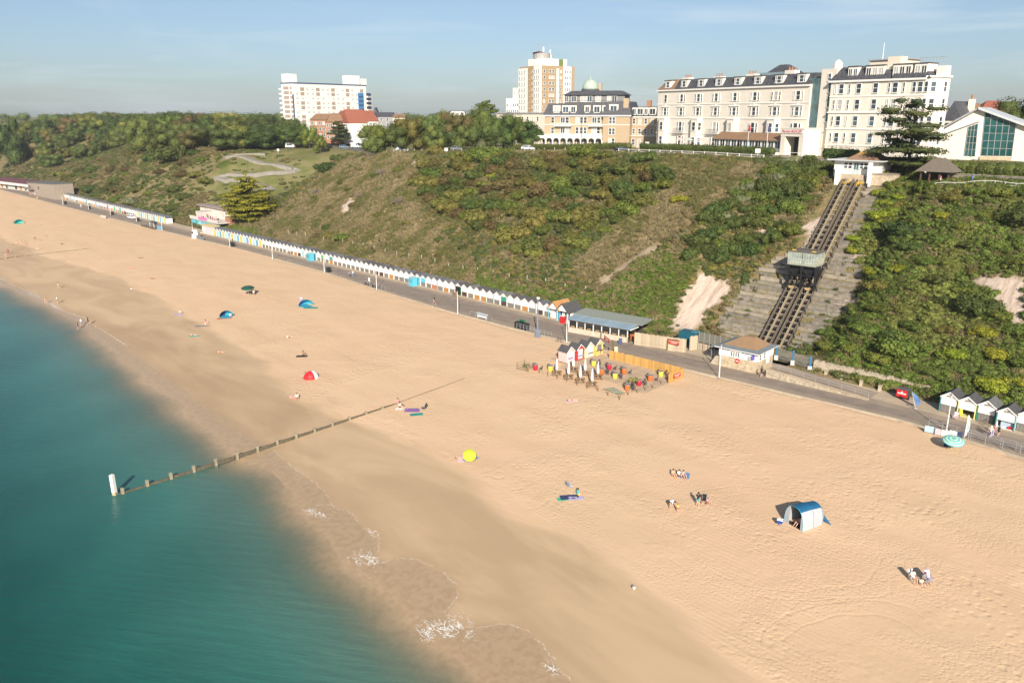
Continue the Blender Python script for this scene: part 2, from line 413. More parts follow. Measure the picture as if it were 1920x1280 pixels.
def build_sand_material(mt):
 nt = mt.node_tree; b = nt.nodes['Principled BSDF']
 tc = nd(nt,'ShaderNodeTexCoord')
 def L(a,c): nt.links.new(a,c)
 def noise(sc,det=4.0,rough=0.55,vec=None,dist=0.0):
  n = nd(nt,'ShaderNodeTexNoise',Scale=sc,Detail=det,Roughness=rough,Distortion=dist)
  L(vec or tc.outputs['Object'],n.inputs['Vector']); return n.outputs['Fac']
 def mth(op,a,c,clamp=False):
  n = nd(nt,'ShaderNodeMath',operation=op); n.use_clamp = clamp
  for i,q in enumerate((a,c)):
   if q is None: continue
   if isinstance(q,(int,float)): n.inputs[i].default_value = q
   else: L(q,n.inputs[i])
  return n.outputs[0]
 def rng(v,a,c,lo=0.0,hi=1.0,smooth=True):
  n = nd(nt,'ShaderNodeMapRange'); n.interpolation_type = 'SMOOTHSTEP' if smooth else 'LINEAR'
  L(v,n.inputs['Value'])
  for k,q in zip(('From Min','From Max','To Min','To Max'),(a,c,lo,hi)): n.inputs[k].default_value = q
  return n.outputs['Result']
 def mixc(f,a,c):
  n = nd(nt,'ShaderNodeMix',data_type='RGBA')
  L(f,n.inputs['Factor'])
  for k,q in (('A',a),('B',c)):
   if isinstance(q,tuple): n.inputs[k].default_value = (*q,1)
   else: L(q,n.inputs[k])
  return n.outputs['Result']
 aw = nd(nt,'ShaderNodeAttribute',attribute_name='wet').outputs['Fac']
 af = nd(nt,'ShaderNodeAttribute',attribute_name='film').outputs['Fac']
 st = nd(nt,'ShaderNodeMapping'); st.inputs['Scale'].default_value = (0.32,1.0,1.0)   # rows left by the rake run along the shore
 L(tc.outputs['Object'],st.inputs['Vector'])
 big = noise(0.035,3.0); mid = noise(0.22,4.0,0.6,st.outputs['Vector']); fine = noise(3.2,5.0,0.7)
 dry = mixc(rng(big,0.38,0.62),(0.655,0.472,0.302),(0.665,0.462,0.300))
 dry = mixc(rng(mid,0.35,0.7,0.0,0.55),dry,(0.585,0.405,0.252))
 dry = mixc(rng(fine,0.45,0.8,0.0,0.25),dry,(0.520,0.370,0.230))
 # damp sand towards the sea, with a ragged edge and drying streaks
 edge = mth('ADD',aw,mth('MULTIPLY',mth('SUBTRACT',noise(0.16,4.0,0.6,st.outputs['Vector']),0.5),9.0))
 wet = rng(edge,0.9,-1.6)
 damp = mixc(rng(noise(0.11,4.0,0.55,st.outputs['Vector'],1.0),0.36,0.66),(0.435,0.310,0.192),(0.545,0.396,0.250))
 col = mixc(mth('MULTIPLY',wet,0.92),dry,damp)
 film_f = rng(af,0.05,-0.35)
 film_c = mixc(rng(noise(1.3,5.0,0.65),0.4,0.65),(0.420,0.305,0.192),(0.350,0.248,0.150))
 old = rng(mth('ADD',af,mth('MULTIPLY',noise(0.25,3.0,0.5,st.outputs['Vector']),6.0)),5.5,1.0)
 col = mixc(mth('MULTIPLY',old,0.55),col,(0.335,0.230,0.135))
 col = mixc(mth('MULTIPLY',film_f,0.8),col,film_c)
 L(col,b.inputs['Base Color'])
 rgh = nd(nt,'ShaderNodeMix',data_type='FLOAT'); L(mth('MAXIMUM',mth('MULTIPLY',wet,0.45),film_f),rgh.inputs['Factor'])
 rgh.inputs['A'].default_value = 0.92; rgh.inputs['B'].default_value = 0.35; L(rgh.outputs['Result'],b.inputs['Roughness'])
 sp = nd(nt,'ShaderNodeMix',data_type='FLOAT'); L(film_f,sp.inputs['Factor'])
 sp.inputs['A'].default_value = 0.12; sp.inputs['B'].default_value = 0.22; L(sp.outputs['Result'],b.inputs['Specular IOR Level'])
 # footprints and hummocks; wheel and rake rows
 v1 = nd(nt,'ShaderNodeTexVoronoi',Scale=1.25,Randomness=1.0); v1.feature = 'SMOOTH_F1'
 L(tc.outputs['Object'],v1.inputs['Vector'])
 v2 = nd(nt,'ShaderNodeTexVoronoi',Scale=3.1,Randomness=1.0); v2.feature = 'SMOOTH_F1'; L(tc.outputs['Object'],v2.inputs['Vector'])
 pits2 = mth('MULTIPLY',rng(v2.outputs['Distance'],0.08,0.5),rng(noise(0.09,3.0,0.6),0.40,0.55,0.0,0.42))
 trod = rng(noise(0.075,3.0,0.6),0.44,0.62,0.05,1.0)
 pits = mth('MULTIPLY',rng(v1.outputs['Distance'],0.05,0.42),trod)
 hum = noise(1.7,4.0,0.6)
 rows = nd(nt,'ShaderNodeTexWave',Scale=0.55,Distortion=5.0,Detail=2.0); rows.inputs['Detail Scale'].default_value = 0.35
 rows.bands_direction = 'Y'; L(st.outputs['Vector'],rows.inputs['Vector'])
 rowm = mth('MULTIPLY',rows.outputs['Fac'],rng(noise(0.05,2.0),0.45,0.62,0.0,0.16))
 # turning circles of the beach tractor
 sep = nd(nt,'ShaderNodeSeparateXYZ'); L(tc.outputs['Object'],sep.inputs[0])
 h = mth('ADD',mth('ADD',mth('ADD',pits,pits2),mth('MULTIPLY',hum,0.5)),rowm)
 dark = None
 for cx,cy,r,w in ((-34.5,70.5,9.6,0.22),(-34.5,70.5,11.4,0.22),(-20.0,59.0,6.6,0.25),(-20.0,59.0,8.4,0.25),(-60.0,92.0,13.0,0.3)):
  d = mth('POWER',mth('ADD',mth('POWER',mth('SUBTRACT',sep.outputs[0],cx),2),mth('POWER',mth('SUBTRACT',sep.outputs[1],cy),2)),0.5)
  q = mth('ABSOLUTE',mth('SUBTRACT',mth('ADD',d,mth('MULTIPLY',noise(0.06,3.0),7.0)),r + 3.5),None)
  g = mth('MULTIPLY',rng(q,w,0.0),rng(noise(0.10,2.0),0.36,0.52))
  dark = g if dark is None else mth('MAXIMUM',dark,g)
 h = mth('SUBTRACT',h,mth('MULTIPLY',dark,0.28))
 h = mth('MULTIPLY',h,rng(edge,-1.0,2.5,0.03,1.0))
 bp = nd(nt,'ShaderNodeBump',Strength=0.42,Distance=0.13)
 L(h,bp.inputs['Height']); L(bp.outputs['Normal'],b.inputs['Normal'])
build_sand_material(MATS_SAND)
# ---- the sea: a surface that hides the sand more as the water deepens
sea_x = np.unique(np.concatenate([np.arange(-3000,-400,100.0),np.arange(-400,-150,5.0),np.arange(-150,20,1.5),np.arange(20,400,40.0)]))
sea_y = np.unique(np.concatenate([np.arange(-900,-40,60.0),np.arange(-40,20,4.0),np.arange(20,50.1,0.75)]))
MATS_SEA = bpy.data.materials.new('sea_water'); MATS_SEA.use_nodes = True
me,co = grid_mesh('sea',sea_x,sea_y,lambda X,Y: X * 0 + WATER_Z,[MATS_SEA])
ddepth = WATER_Z - beach_z(co[:,0],co[:,1])
ddepth = np.clip(ddepth,-1,9)
set_attr(me,'depth',ddepth)
set_attr(me,'off',interp_curve(co[:,0],WATERLINE) - co[:,1])
sea = tag(link('sea',me),kind='structure')
def build_sea_material(mt):
 nt = mt.node_tree; b = nt.nodes['Principled BSDF']; out = nt.nodes['Material Output']
 tc = nd(nt,'ShaderNodeTexCoord'); L = nt.links.new
 dp = nd(nt,'ShaderNodeAttribute',attribute_name='off').outputs['Fac']
 n0 = nd(nt,'ShaderNodeTexNoise',Scale=0.10,Detail=3.0); L(tc.outputs['Object'],n0.inputs['Vector'])
 ma = nd(nt,'ShaderNodeMath',operation='MULTIPLY_ADD'); L(n0.outputs['Fac'],ma.inputs[0]); ma.inputs[1].default_value = 5.0; ma.inputs[2].default_value = -2.2
 ad = nd(nt,'ShaderNodeMath',operation='ADD'); L(dp,ad.inputs[0]); L(ma.outputs[0],ad.inputs[1])
 op = nd(nt,'ShaderNodeValToRGB'); mr = nd(nt,'ShaderNodeMapRange'); L(ad.outputs[0],mr.inputs['Value'])
 mr.inputs['From Min'].default_value = -7.0; mr.inputs['From Max'].default_value = 30.0
 L(mr.outputs['Result'],op.inputs['Fac'])
 e = op.color_ramp.elements
 e[0].position = 0.20; e[0].color = (0,0,0,1); e[1].position = 0.80; e[1].color = (1,1,1,1)
 for p_,v_ in ((0.235,0.20),(0.30,0.56),(0.38,0.82),(0.52,0.94)):
  q = e.new(p_); q.color = (v_,v_,v_,1)
 cr = nd(nt,'ShaderNodeValToRGB'); L(mr.outputs['Result'],cr.inputs['Fac'])
 e = cr.color_ramp.elements
 e[0].position = 0.15; e[0].color = (0.150,0.170,0.110,1); e[1].position = 1.0; e[1].color = (0.006,0.066,0.056,1)
 for p_,c_ in ((0.25,(0.110,0.180,0.135)),(0.36,(0.080,0.180,0.145)),(0.55,(0.038,0.145,0.122)),(0.78,(0.017,0.104,0.088))):
  q = e.new(p_); q.color = (*c_,1)
 n1 = nd(nt,'ShaderNodeTexNoise',Scale=0.055,Detail=4.0); L(tc.outputs['Object'],n1.inputs['Vector'])
 hs = nd(nt,'ShaderNodeHueSaturation'); r2 = nd(nt,'ShaderNodeMapRange'); L(n1.outputs['Fac'],r2.inputs['Value'])
 r2.inputs['From Min'].default_value = 0.3; r2.inputs['From Max'].default_value = 0.7; r2.inputs['To Min'].default_value = 0.86; r2.inputs['To Max'].default_value = 1.14
 L(r2.outputs['Result'],hs.inputs['Value']); L(cr.outputs['Color'],hs.inputs['Color']); L(hs.outputs['Color'],b.inputs['Base Color'])
 b.inputs['Roughness'].default_value = 0.2; b.inputs['IOR'].default_value = 1.33; b.inputs['Specular IOR Level'].default_value = 0.36
 L(op.outputs['Color'],b.inputs['Alpha'])
 mp = nd(nt,'ShaderNodeMapping'); mp.vector_type = 'TEXTURE'; mp.inputs['Rotation'].default_value = (0,0,0.62); mp.inputs['Scale'].default_value = (3.2,0.75,1)
 L(tc.outputs['Object'],mp.inputs['Vector'])
 r1 = nd(nt,'ShaderNodeTexNoise',Scale=1.1,Detail=4.0,Roughness=0.6); L(mp.outputs['Vector'],r1.inputs['Vector'])
 r3 = nd(nt,'ShaderNodeTexWave',Scale=0.16,Distortion=9.0,Detail=3.0); r3.inputs['Detail Scale'].default_value = 0.6; r3.bands_direction = 'Y'
 L(mp.outputs['Vector'],r3.inputs['Vector'])
 sm = nd(nt,'ShaderNodeMath',operation='MULTIPLY_ADD'); L(r3.outputs['Fac'],sm.inputs[0]); sm.inputs[1].default_value = 0.16; L(r1.outputs['Fac'],sm.inputs[2])
 bp = nd(nt,'ShaderNodeBump',Strength=0.42,Distance=0.2); L(sm.outputs[0],bp.inputs['Height']); L(bp.outputs['Normal'],b.inputs['Normal'])
build_sea_material(MATS_SEA)
# ---- foam: broken lace of small bubbles patches lying on the swash
M_FOAM = mat('foam',(0.80,0.78,0.74),rough=0.6,var=0.08,scale=6)
def build_foam():
 mb = MB(); rr = random.Random(4)
 def blob(x,y,r,squash=1.0,ang=0.0,z=None):
  z = float(beach_z(np.array([x]),np.array([y]))[0]) if z is None else z
  z = max(z,WATER_Z) + 0.012 + 0.03 * rr.random()
  n = 6; vs = []
  for i in range(n):
   a = 2 * math.pi * i / n + rr.random() * 0.5; q = r * (0.6 + 0.6 * rr.random())
   dx = math.cos(a) * q; dy = math.sin(a) * q * squash
   vs.append((x + dx * math.cos(ang) - dy * math.sin(ang),y + dx * math.sin(ang) + dy * math.cos(ang),z))
  mb.add(vs,[tuple(range(n))])
 for ci,c in enumerate(FOAM):
  w = 0.045 if ci < 5 else 0.10
  P = gndv([q[0] for q in c],[q[1] for q in c])
  for A,B in zip(P[:-1],P[1:]):
   L = math.hypot(B[0] - A[0],B[1] - A[1]); ang = math.atan2(B[1] - A[1],B[0] - A[0])
   for k in range(int(L / 0.06)):
    t = rr.random(); x = A[0] + (B[0] - A[0]) * t; y = A[1] + (B[1] - A[1]) * t
    wob = 0.10 * math.sin(x * 3.1) + 0.06 * math.sin(x * 7.7 + 1)
    if vnoise(np.array([x * 1.3]),np.array([y * 1.3]),3)[0] < 0.30: continue
    blob(x + rr.gauss(0,0.03),y + wob + rr.gauss(0,0.035),w * (0.5 + rr.random()),0.45,ang)
 # wide patches of broken foam: only the threads of a cell pattern are kept, so that they read as lace
 for px,py,rx,ry,ang,n in ((690,1046,26,13,0.3,9000),(668,1052,16,7,0.3,3000),(838,1180,50,14,0.25,16000),(800,1188,20,14,0.3,6000),(862,1172,24,22,0.4,7000),(1032,1252,18,11,0.4,5000),
         (592,962,24,7,0.25,3500),(700,1000,13,8,0.7,2500),(60,553,18,5,0.45,6000),(100,573,22,5,0.5,6000),(140,590,16,3,0.35,1200),(4,524,6,3,0.3,400)):
  u = R.normal(0,0.45,n); v = R.normal(0,0.45,n)
  P = gndv(px + rx * u * math.cos(ang) - ry * v * math.sin(ang),py + rx * u * math.sin(ang) + ry * v * math.cos(ang))
  f = fbm(P[:,0] * 0.9,P[:,1] * 1.5,8,3); g = fbm(P[:,0] * 1.9 + 9,P[:,1] * 3.1,18,2)
  keep = ((np.abs(f - 0.5) < 0.014) | (np.abs(g - 0.52) < 0.018) | ((u * u + v * v < 0.05) & (R.rand(n) < 0.08))) & (R.rand(n) < 0.75)
  far = 1.6 if py < 700 else 1.0
  for q in P[keep]: blob(q[0],q[1],(0.022 + 0.04 * rr.random()) * far,0.6,0.9 + rr.gauss(0,0.5),q[2])
 o = link('sea_foam',mb.mesh('sea_foam',M_FOAM))
 tag(o,kind='stuff')
build_foam()
# ---- promenade: slab with a kerb on the sand side, darker carriageway sheet and sandy margins
M_PROM = mat('promenade_asphalt',(0.300,0.240,0.182),rough=0.9,var=0.16,scale=0.25,bump=0.15,bscale=9)
M_PROM2 = mat('promenade_worn',(0.205,0.168,0.140),rough=0.9,var=0.20,scale=0.5,bump=0.1,bscale=9,col2=(0.285,0.230,0.185))
M_PAVE = mat('promenade_concrete',(0.43,0.345,0.25),rough=0.9,var=0.16,scale=0.4,bump=0.1)
M_KERB = mat('kerb_concrete',(0.40,0.345,0.265),rough=0.9,var=0.15,scale=1.0)
def strip(name,y0f,y1f,z,mt,x0=-1150,x1=70,step=4.0,th=0.0):
 X = np.arange(x0,x1 + step,step); mb = MB()
 n = len(X); vs = []
 for x in X: vs += [(x,y0f(x),z),(x,y1f(x),z)]
 fs = [(2 * i,2 * i + 2,2 * i + 3,2 * i + 1) for i in range(n - 1)]
 if th:
  k = len(vs)
  for x in X: vs += [(x,y0f(x),z - th),(x,y1f(x),z - th)]
  fs += [(2 * i,k + 2 * i,k + 2 * i + 2,2 * i + 2) for i in range(n - 1)] + [(2 * i + 1,2 * i + 3,k + 2 * i + 3,k + 2 * i + 1) for i in range(n - 1)]
 mb.add(vs,fs)
 return tag(link(name,mb.mesh(name,mt)),kind='structure')
strip('promenade',lambda x: prom_edge(x) + 0.3,lambda x: 124.6,0.0,M_PROM,th=0.5)
strip('promenade_kerb',lambda x: prom_edge(x),lambda x: prom_edge(x) + 0.3,0.10,M_KERB,th=0.6)
strip('promenade_track',lambda x: prom_edge(x) + 2.2 + 0.7 * math.sin(x * 0.05),lambda x: 115.4 + 0.5 * math.sin(x * 0.031 + 1),0.004,M_PROM2)
strip('hut_apron',lambda x: 117.2,lambda x: 122.0,0.004,M_PAVE)
# ---- cliff and plateau
SCAR1 = [(1310,508),(1345,522),(1372,520),(1368,548),(1338,575),(1300,618),(1252,618),(1262,590),(1278,566),(1300,530)]
SCAR2 = [(1800,525),(1850,515),(1925,520),(1925,618),(1890,600),(1872,570),(1866,545),(1830,533)]
SCARS = [SCAR1,SCAR2,[(1425,425),(1470,425),(1465,445),(1420,455)],[(1340,458),(1362,450),(1390,475),(1350,478)],[(1500,430),(1545,398),(1560,405),(1520,450)],
   [(1600,478),(1650,480),(1650,488),(1600,488)],[(1560,556),(1605,552),(1605,572),(1560,572)],
   [(640,390),(662,360),(668,372),(648,400)],[(770,306),(790,294),(795,300),(778,312)],[(1120,526),(1180,486),(1240,448),(1246,453),(1190,494),(1124,532)]]
GREENS = [[(1060,610),(1110,545),(1225,470),(1300,480),(1305,505),(1275,560),(1250,622),(1060,622)],
   [(1655,335),(1725,330),(1700,380),(1630,440),(1600,480),(1590,470),(1630,400)],[(1520,640),(1560,580),(1620,560),(1800,720),(1925,760),(1925,800),(1740,740),(1560,690)],
   [(400,300),(430,300),(560,322),(520,322),(420,318)],[(330,380),(420,320),(520,380),(440,420),(350,420)]]
DRYS = [[(1235,296),(1440,300),(1440,330),(1330,395),(1180,500),(1125,545),(1090,545),(1080,490),(1180,400),(1240,350)],
  [(560,520),(480,440),(640,300),(760,280),(800,330),(790,400),(880,470),(900,540),(760,530)],[(930,280),(1080,278),(1090,292),(960,292)]]
TERRACE_L = [(1556,385),(1582,345),(1440,645),(1300,690),(1345,640),(1352,590),(1385,545),(1420,505),(1460,478),(1490,470),(1520,445)]
TERRACE_R = [(1620,345),(1657,345),(1635,400),(1600,440),(1578,470),(1612,482),(1620,520),(1612,572),(1560,600),(1530,640),(1500,655),(1440,660)]
def smooth_in(px,py,polys,X,Y,amp=9.0):
 jx = (fbm(X / 3.0,Y / 3.0,31,3) - 0.5) * amp * 2; jy = (fbm(X / 3.0,Y / 3.0,37,3) - 0.5) * amp * 2
 r = np.zeros(np.shape(px),bool)
 for p in polys: r |= inpoly(px + jx,py + jy,p)
 return r
def pjv(X,Y,Z):
 d = np.stack([X,Y,Z - CAM_H],-1); k = d @ FW
 k = np.where(k < 1,1,k)
 return 960 + FPX * (d @ RT) / k,640 - FPX * (d @ UP) / k
MATS_LAND = bpy.data.materials.new('cliff_ground'); MATS_LAND.use_nodes = True
xs = np.unique(np.concatenate([np.arange(-3200,-1200,200.0),np.arange(-1200,-420,10.0),np.arange(-420,-290,2.5),np.arange(-290,61,1.0),np.arange(80,1400,120.0)]))
ys = np.unique(np.concatenate([np.arange(121.9,190,1.0),np.arange(190,260,4.0),np.arange(260,700,25.0),np.arange(700,3600,250.0)]))
def land_sheet(X,Y):
 z = land_z(X,Y)
 return z - np.where((X > -215) & (X < 50) & (Y < 122.6),0.4,0.0) - np.clip((Y - 1400) / 2000,0,1) * 6
me,co = grid_mesh('land',xs,ys,land_sheet,[MATS_LAND])
px_,py_ = pjv(co[:,0],co[:,1],co[:,2])
onface = (co[:,1] < 176) & (co[:,0] > -420)
set_attr(me,'scar',np.maximum(smooth_in(px_,py_,SCARS[:-1],co[:,0],co[:,1]),0.4 * smooth_in(px_,py_,SCARS[-1:],co[:,0],co[:,1],16)) * onface)
set_attr(me,'green',(smooth_in(px_,py_,GREENS,co[:,0],co[:,1],14) & onface).astype(float))
set_attr(me,'dry',(smooth_in(px_,py_,DRYS,co[:,0],co[:,1],14) & onface).astype(float))
set_attr(me,'lawn',((co[:,1] > 174) | ((co[:,0] < -285) & (co[:,0] > -350))).astype(float))
land = tag(link('cliff_terrain',me),kind='structure')
def build_land_material(mt):
 nt = mt.node_tree; b = nt.nodes['Principled BSDF']; L = nt.links.new
 tc = nd(nt,'ShaderNodeTexCoord')
 def noise(sc,det=5.0,rough=0.6):
  n = nd(nt,'ShaderNodeTexNoise',Scale=sc,Detail=det,Roughness=rough); L(tc.outputs['Object'],n.inputs['Vector']); return n.outputs['Fac']
 def rng(v,a,c,lo=0.0,hi=1.0):
  n = nd(nt,'ShaderNodeMapRange'); n.interpolation_type = 'SMOOTHSTEP'; L(v,n.inputs['Value'])
  for k,q in zip(('From Min','From Max','To Min','To Max'),(a,c,lo,hi)): n.inputs[k].default_value = q
  return n.outputs['Result']
 def mixc(f,a,c):
  n = nd(nt,'ShaderNodeMix',data_type='RGBA'); L(f,n.inputs['Factor'])
  for k,q in (('A',a),('B',c)):
   if isinstance(q,tuple): n.inputs[k].default_value = (*q,1)
   else: L(q,n.inputs[k])
  return n.outputs['Result']
 at = lambda s: nd(nt,'ShaderNodeAttribute',attribute_name=s).outputs['Fac']
 base = mixc(rng(noise(0.35),0.36,0.64),(0.225,0.170,0.085),(0.115,0.120,0.042))
 base = mixc(rng(noise(2.2),0.45,0.7),base,(0.290,0.220,0.125))
 dry = mixc(rng(noise(0.9),0.35,0.65),(0.270,0.205,0.112),(0.190,0.150,0.078))
 dry = mixc(rng(noise(4.0),0.5,0.75),dry,(0.370,0.285,0.175))
 base = mixc(at('dry'),base,dry)
 base = mixc(at('green'),base,mixc(rng(noise(1.2),0.4,0.6),(0.060,0.085,0.018),(0.105,0.125,0.028)))
 lawn = mixc(rng(noise(0.12),0.4,0.6),(0.140,0.150,0.050),(0.210,0.190,0.085))
 base = mixc(at('lawn'),base,lawn)
 gm = nd(nt,'ShaderNodeMapping'); gm.inputs['Scale'].default_value = (1.5,0.22,0.22); L(tc.outputs['Object'],gm.inputs['Vector'])
 gn = nd(nt,'ShaderNodeTexNoise',Scale=1.0,Detail=6.0,Roughness=0.65); L(gm.outputs['Vector'],gn.inputs['Vector'])
 scar = mixc(rng(gn.outputs['Fac'],0.40,0.66),(0.53,0.435,0.365),(0.37,0.285,0.22))
 scar = mixc(rng(noise(3.0),0.55,0.8),scar,(0.34,0.27,0.20))
 base = mixc(at('scar'),base,scar)
 L(base,b.inputs['Base Color']); b.inputs['Roughness'].default_value = 0.95; b.inputs['Specular IOR Level'].default_value = 0.1
 bp = nd(nt,'ShaderNodeBump',Strength=0.7,Distance=0.5); L(noise(1.6,6.0,0.7),bp.inputs['Height']); L(bp.outputs['Normal'],b.inputs['Normal'])
build_land_material(MATS_LAND)
# zigzag path climbing the side valley, and the cliff-top road and footway: sheets laid on the ground
M_PATH = mat('path_asphalt',(0.255,0.235,0.205),rough=0.95,var=0.15,scale=0.6)
M_ROAD = mat('road_asphalt',(0.115,0.110,0.105),rough=0.95,var=0.18,scale=0.5)
def ribbon(name,pts,w,mt,lift=0.12,step=1.5,kind='structure'):
 mb = MB(); P = []
 for a,b in zip(pts[:-1],pts[1:]):
  n = max(1,int(math.hypot(b[0] - a[0],b[1] - a[1]) / step))
  P += [(a[0] + (b[0] - a[0]) * i / n,a[1] + (b[1] - a[1]) * i / n) for i in range(n)]
 P.append(pts[-1][:2]); P = np.array(P)
 T = np.gradient(P,axis=0); T /= np.linalg.norm(T,axis=1)[:,None] + 1e-9
 N = np.stack([-T[:,1],T[:,0]],-1); offs = (-w / 2,0,w / 2)
 Q = [P + N * k for k in offs]
 zc = land_z(P[:,0],P[:,1])
 Zs = [np.maximum(land_z(q[:,0],q[:,1]),zc) for q in Q]
 Z = np.max(Zs,axis=0) + lift
 vs = []; fs = []
 for i in range(len(P)):
  for q in Q: vs.append((q[i,0],q[i,1],Z[i]))
  for q in (Q[0],Q[2]): vs.append((q[i,0],q[i,1],Z[i] - 1.6))
 for i in range(len(P) - 1):
  a = 5 * i; c = a + 5
  fs += [(a,c,c + 1,a + 1),(a + 1,c + 1,c + 2,a + 2),(a + 3,c + 3,c,a),(a + 2,c + 2,c + 4,a + 4)]
 mb.add(vs,fs)
 return tag(link(name,mb.mesh(name,mt)),kind=kind)
ZIG = [gnd(x,y)[:2] for x,y in ((512,360),(500,352),(470,345),(425,340),(404,334),(430,328),(480,328),(530,325),(558,320),(530,313),(480,303),(425,295),(440,291),(500,290))]
ribbon('zigzag_path',ZIG,3.6,M_PATH,0.10)
ribbon('cliff_top_road',[(-520,205),(-330,216),(-270,205),(-215,193),(-150,187),(-100,186),(-62,186)],7.0,M_ROAD,0.05,4)
ribbon('cliff_top_footway',[(-280,186),(-215,179),(-150,177.5),(-108,177),(-98,176)],2.4,mat('footway',(0.36,0.31,0.25),var=0.12,scale=0.7),0.06,3)
# ================================================================== VEGETATION
def leaf_mat(name,c1,c2,per=0.22,inst=False):
 mt = bpy.data.materials.new(name); mt.use_nodes = True
 nt = mt.node_tree; b = nt.nodes['Principled BSDF']; L = nt.links.new
 b.inputs['Roughness'].default_value = 0.62; b.inputs['Specular IOR Level'].default_value = 0.22
 ge = nd(nt,'ShaderNodeNewGeometry'); oi = nd(nt,'ShaderNodeObjectInfo')
 if inst:
  at = nd(nt,'ShaderNodeAttribute',attribute_name='tint',attribute_type='INSTANCER')
  m1 = nd(nt,'ShaderNodeMapRange'); L(ge.outputs['Random Per Island'],m1.inputs['Value'])
  m1.inputs['To Min'].default_value = 0.62; m1.inputs['To Max'].default_value = 1.4
  hs = nd(nt,'ShaderNodeHueSaturation'); L(at.outputs['Color'],hs.inputs['Color']); L(m1.outputs['Result'],hs.inputs['Value'])
  L(hs.outputs['Color'],b.inputs['Base Color'])
  return mt
 rp = nd(nt,'ShaderNodeMix',data_type='RGBA'); rp.inputs['A'].default_value = (*c1,1); rp.inputs['B'].default_value = (*c2,1)
 L(ge.outputs['Random Per Island'],rp.inputs['Factor'])
 mr = nd(nt,'ShaderNodeMapRange'); L(oi.outputs['Random'],mr.inputs['Value'])
 mr.inputs['To Min'].default_value = 1 - per; mr.inputs['To Max'].default_value = 1 + per
 m2 = nd(nt,'ShaderNodeMath',operation='MULTIPLY'); L(oi.outputs['Random'],m2.inputs[0]); m2.inputs[1].default_value = 7.31
 m3 = nd(nt,'ShaderNodeMath',operation='FRACT'); L(m2.outputs[0],m3.inputs[0])
 mh = nd(nt,'ShaderNodeMapRange'); L(m3.outputs[0],mh.inputs['Value']); mh.inputs['To Min'].default_value = 0.475; mh.inputs['To Max'].default_value = 0.520
 hs = nd(nt,'ShaderNodeHueSaturation'); L(rp.outputs['Result'],hs.inputs['Color']); L(mr.outputs['Result'],hs.inputs['Value']); L(mh.outputs['Result'],hs.inputs['Hue'])
 L(hs.outputs['Color'],b.inputs['Base Color'])
 return mt
def leaf_cloud(name,ells,n,size,seed,mt,jit=0.75,upb=0.25,core=0.78,aspect=0.6,flat=False):
 """leaf-sized faces spread over the outside of a set of ellipsoids, over inner masses of the same leaf"""
 rs = np.random.RandomState(seed)
 E = np.array([[*c,*r] for c,r in ells],float)
 area = (E[:,3] * E[:,4] + E[:,3] * E[:,5] + E[:,4] * E[:,5]); cnt = np.maximum(3,(n * area / area.sum())).astype(int)
 P = []; N = []
 for e,k in zip(E,cnt):
  d = rs.normal(size=(k,3)); d /= np.linalg.norm(d,axis=1)[:,None]
  p = e[:3] + d * e[3:] * (0.80 + 0.26 * rs.rand(k,1) ** 1.5)
  nn = d / e[3:]; nn /= np.linalg.norm(nn,axis=1)[:,None]
  P.append(p); N.append(nn)
 P = np.concatenate(P); N = np.concatenate(N)
 ins = np.zeros(len(P),bool)
 for e in E: ins |= (((P - e[:3]) / e[3:]) ** 2).sum(1) < 0.55
 P = P[~ins]; N = N[~ins]
 zlo = (E[:,2] - E[:,5]).min()
 N = N + rs.normal(size=N.shape) * jit * 0.6; N[:,2] += upb
 N /= np.linalg.norm(N,axis=1)[:,None]
 a = rs.normal(size=N.shape); a -= (a * N).sum(1)[:,None] * N; a /= np.linalg.norm(a,axis=1)[:,None]
 b = np.cross(N,a)
 s = (size * (0.55 + 0.9 * rs.rand(len(P))))[:,None]; w = s * aspect
 V = np.stack([P - a * s,P - b * w + N * w * 0.25,P + a * s,P + b * w + N * w * 0.25],1).reshape(-1,3)
 F = np.arange(len(V)).reshape(-1,4)
 if core:
  u = [];
  for e in E:
   for ph in (-0.75,0.0,0.75):
    for t in range(6):
     al = t * math.pi / 3 + ph
     u.append(e[:3] + core * e[3:] * np.array([math.cos(al) * math.cos(ph),math.sin(al) * math.cos(ph),math.sin(ph)]))
  u = np.array(u); base = len(V); CF = []
  for i in range(len(E)):
   o = base + i * 18
   for k in range(2):
    for t in range(6): CF.append((o + k * 6 + t,o + k * 6 + (t + 1) % 6,o + k * 6 + 6 + (t + 1) % 6,o + k * 6 + 6 + t))
   CF += [(o + 12,o + 13,o + 14,o + 15),(o + 12,o + 15,o + 16,o + 17)]
  V = np.concatenate([V,u]); F = np.concatenate([F,np.array(CF)])
 me = bpy.data.meshes.new(name); raw_mesh(me,V,F); me.materials.append(mt)
 return me
M_BARK = mat('bark',(0.085,0.065,0.048),rough=0.95,var=0.3,scale=6,bump=0.3)
M_BARKP = mat('bark_pale',(0.20,0.165,0.13),rough=0.95,var=0.25,scale=6)
def trunk_mesh(name,h,r,limbs,seed,mt=None):
 mb = MB(); rr = random.Random(seed)
 top = Vector((rr.uniform(-0.03,0.03) * h,rr.uniform(-0.03,0.03) * h,h))
 mid = top * 0.5 + Vector((rr.uniform(-0.04,0.04) * h,rr.uniform(-0.04,0.04) * h,0))
 mb.tube((0,0,-0.6),mid,r * 1.15,r * 0.75,7); mb.tube(mid,top,r * 0.75,r * 0.25,7)
 for (p,q,k) in limbs:
  s = (mid * 2 * p) if p < 0.5 else mid + (top - mid) * ((p - 0.5) * 2)
  m1 = s + (Vector(q) - s) * 0.5 + Vector((0,0,0.05 * h))
  mb.tube(s,m1,r * k,r * k * 0.7,5); mb.tube(m1,q,r * k * 0.7,r * k * 0.25,5)
 return mb.mesh(name,mt or M_BARK,True)
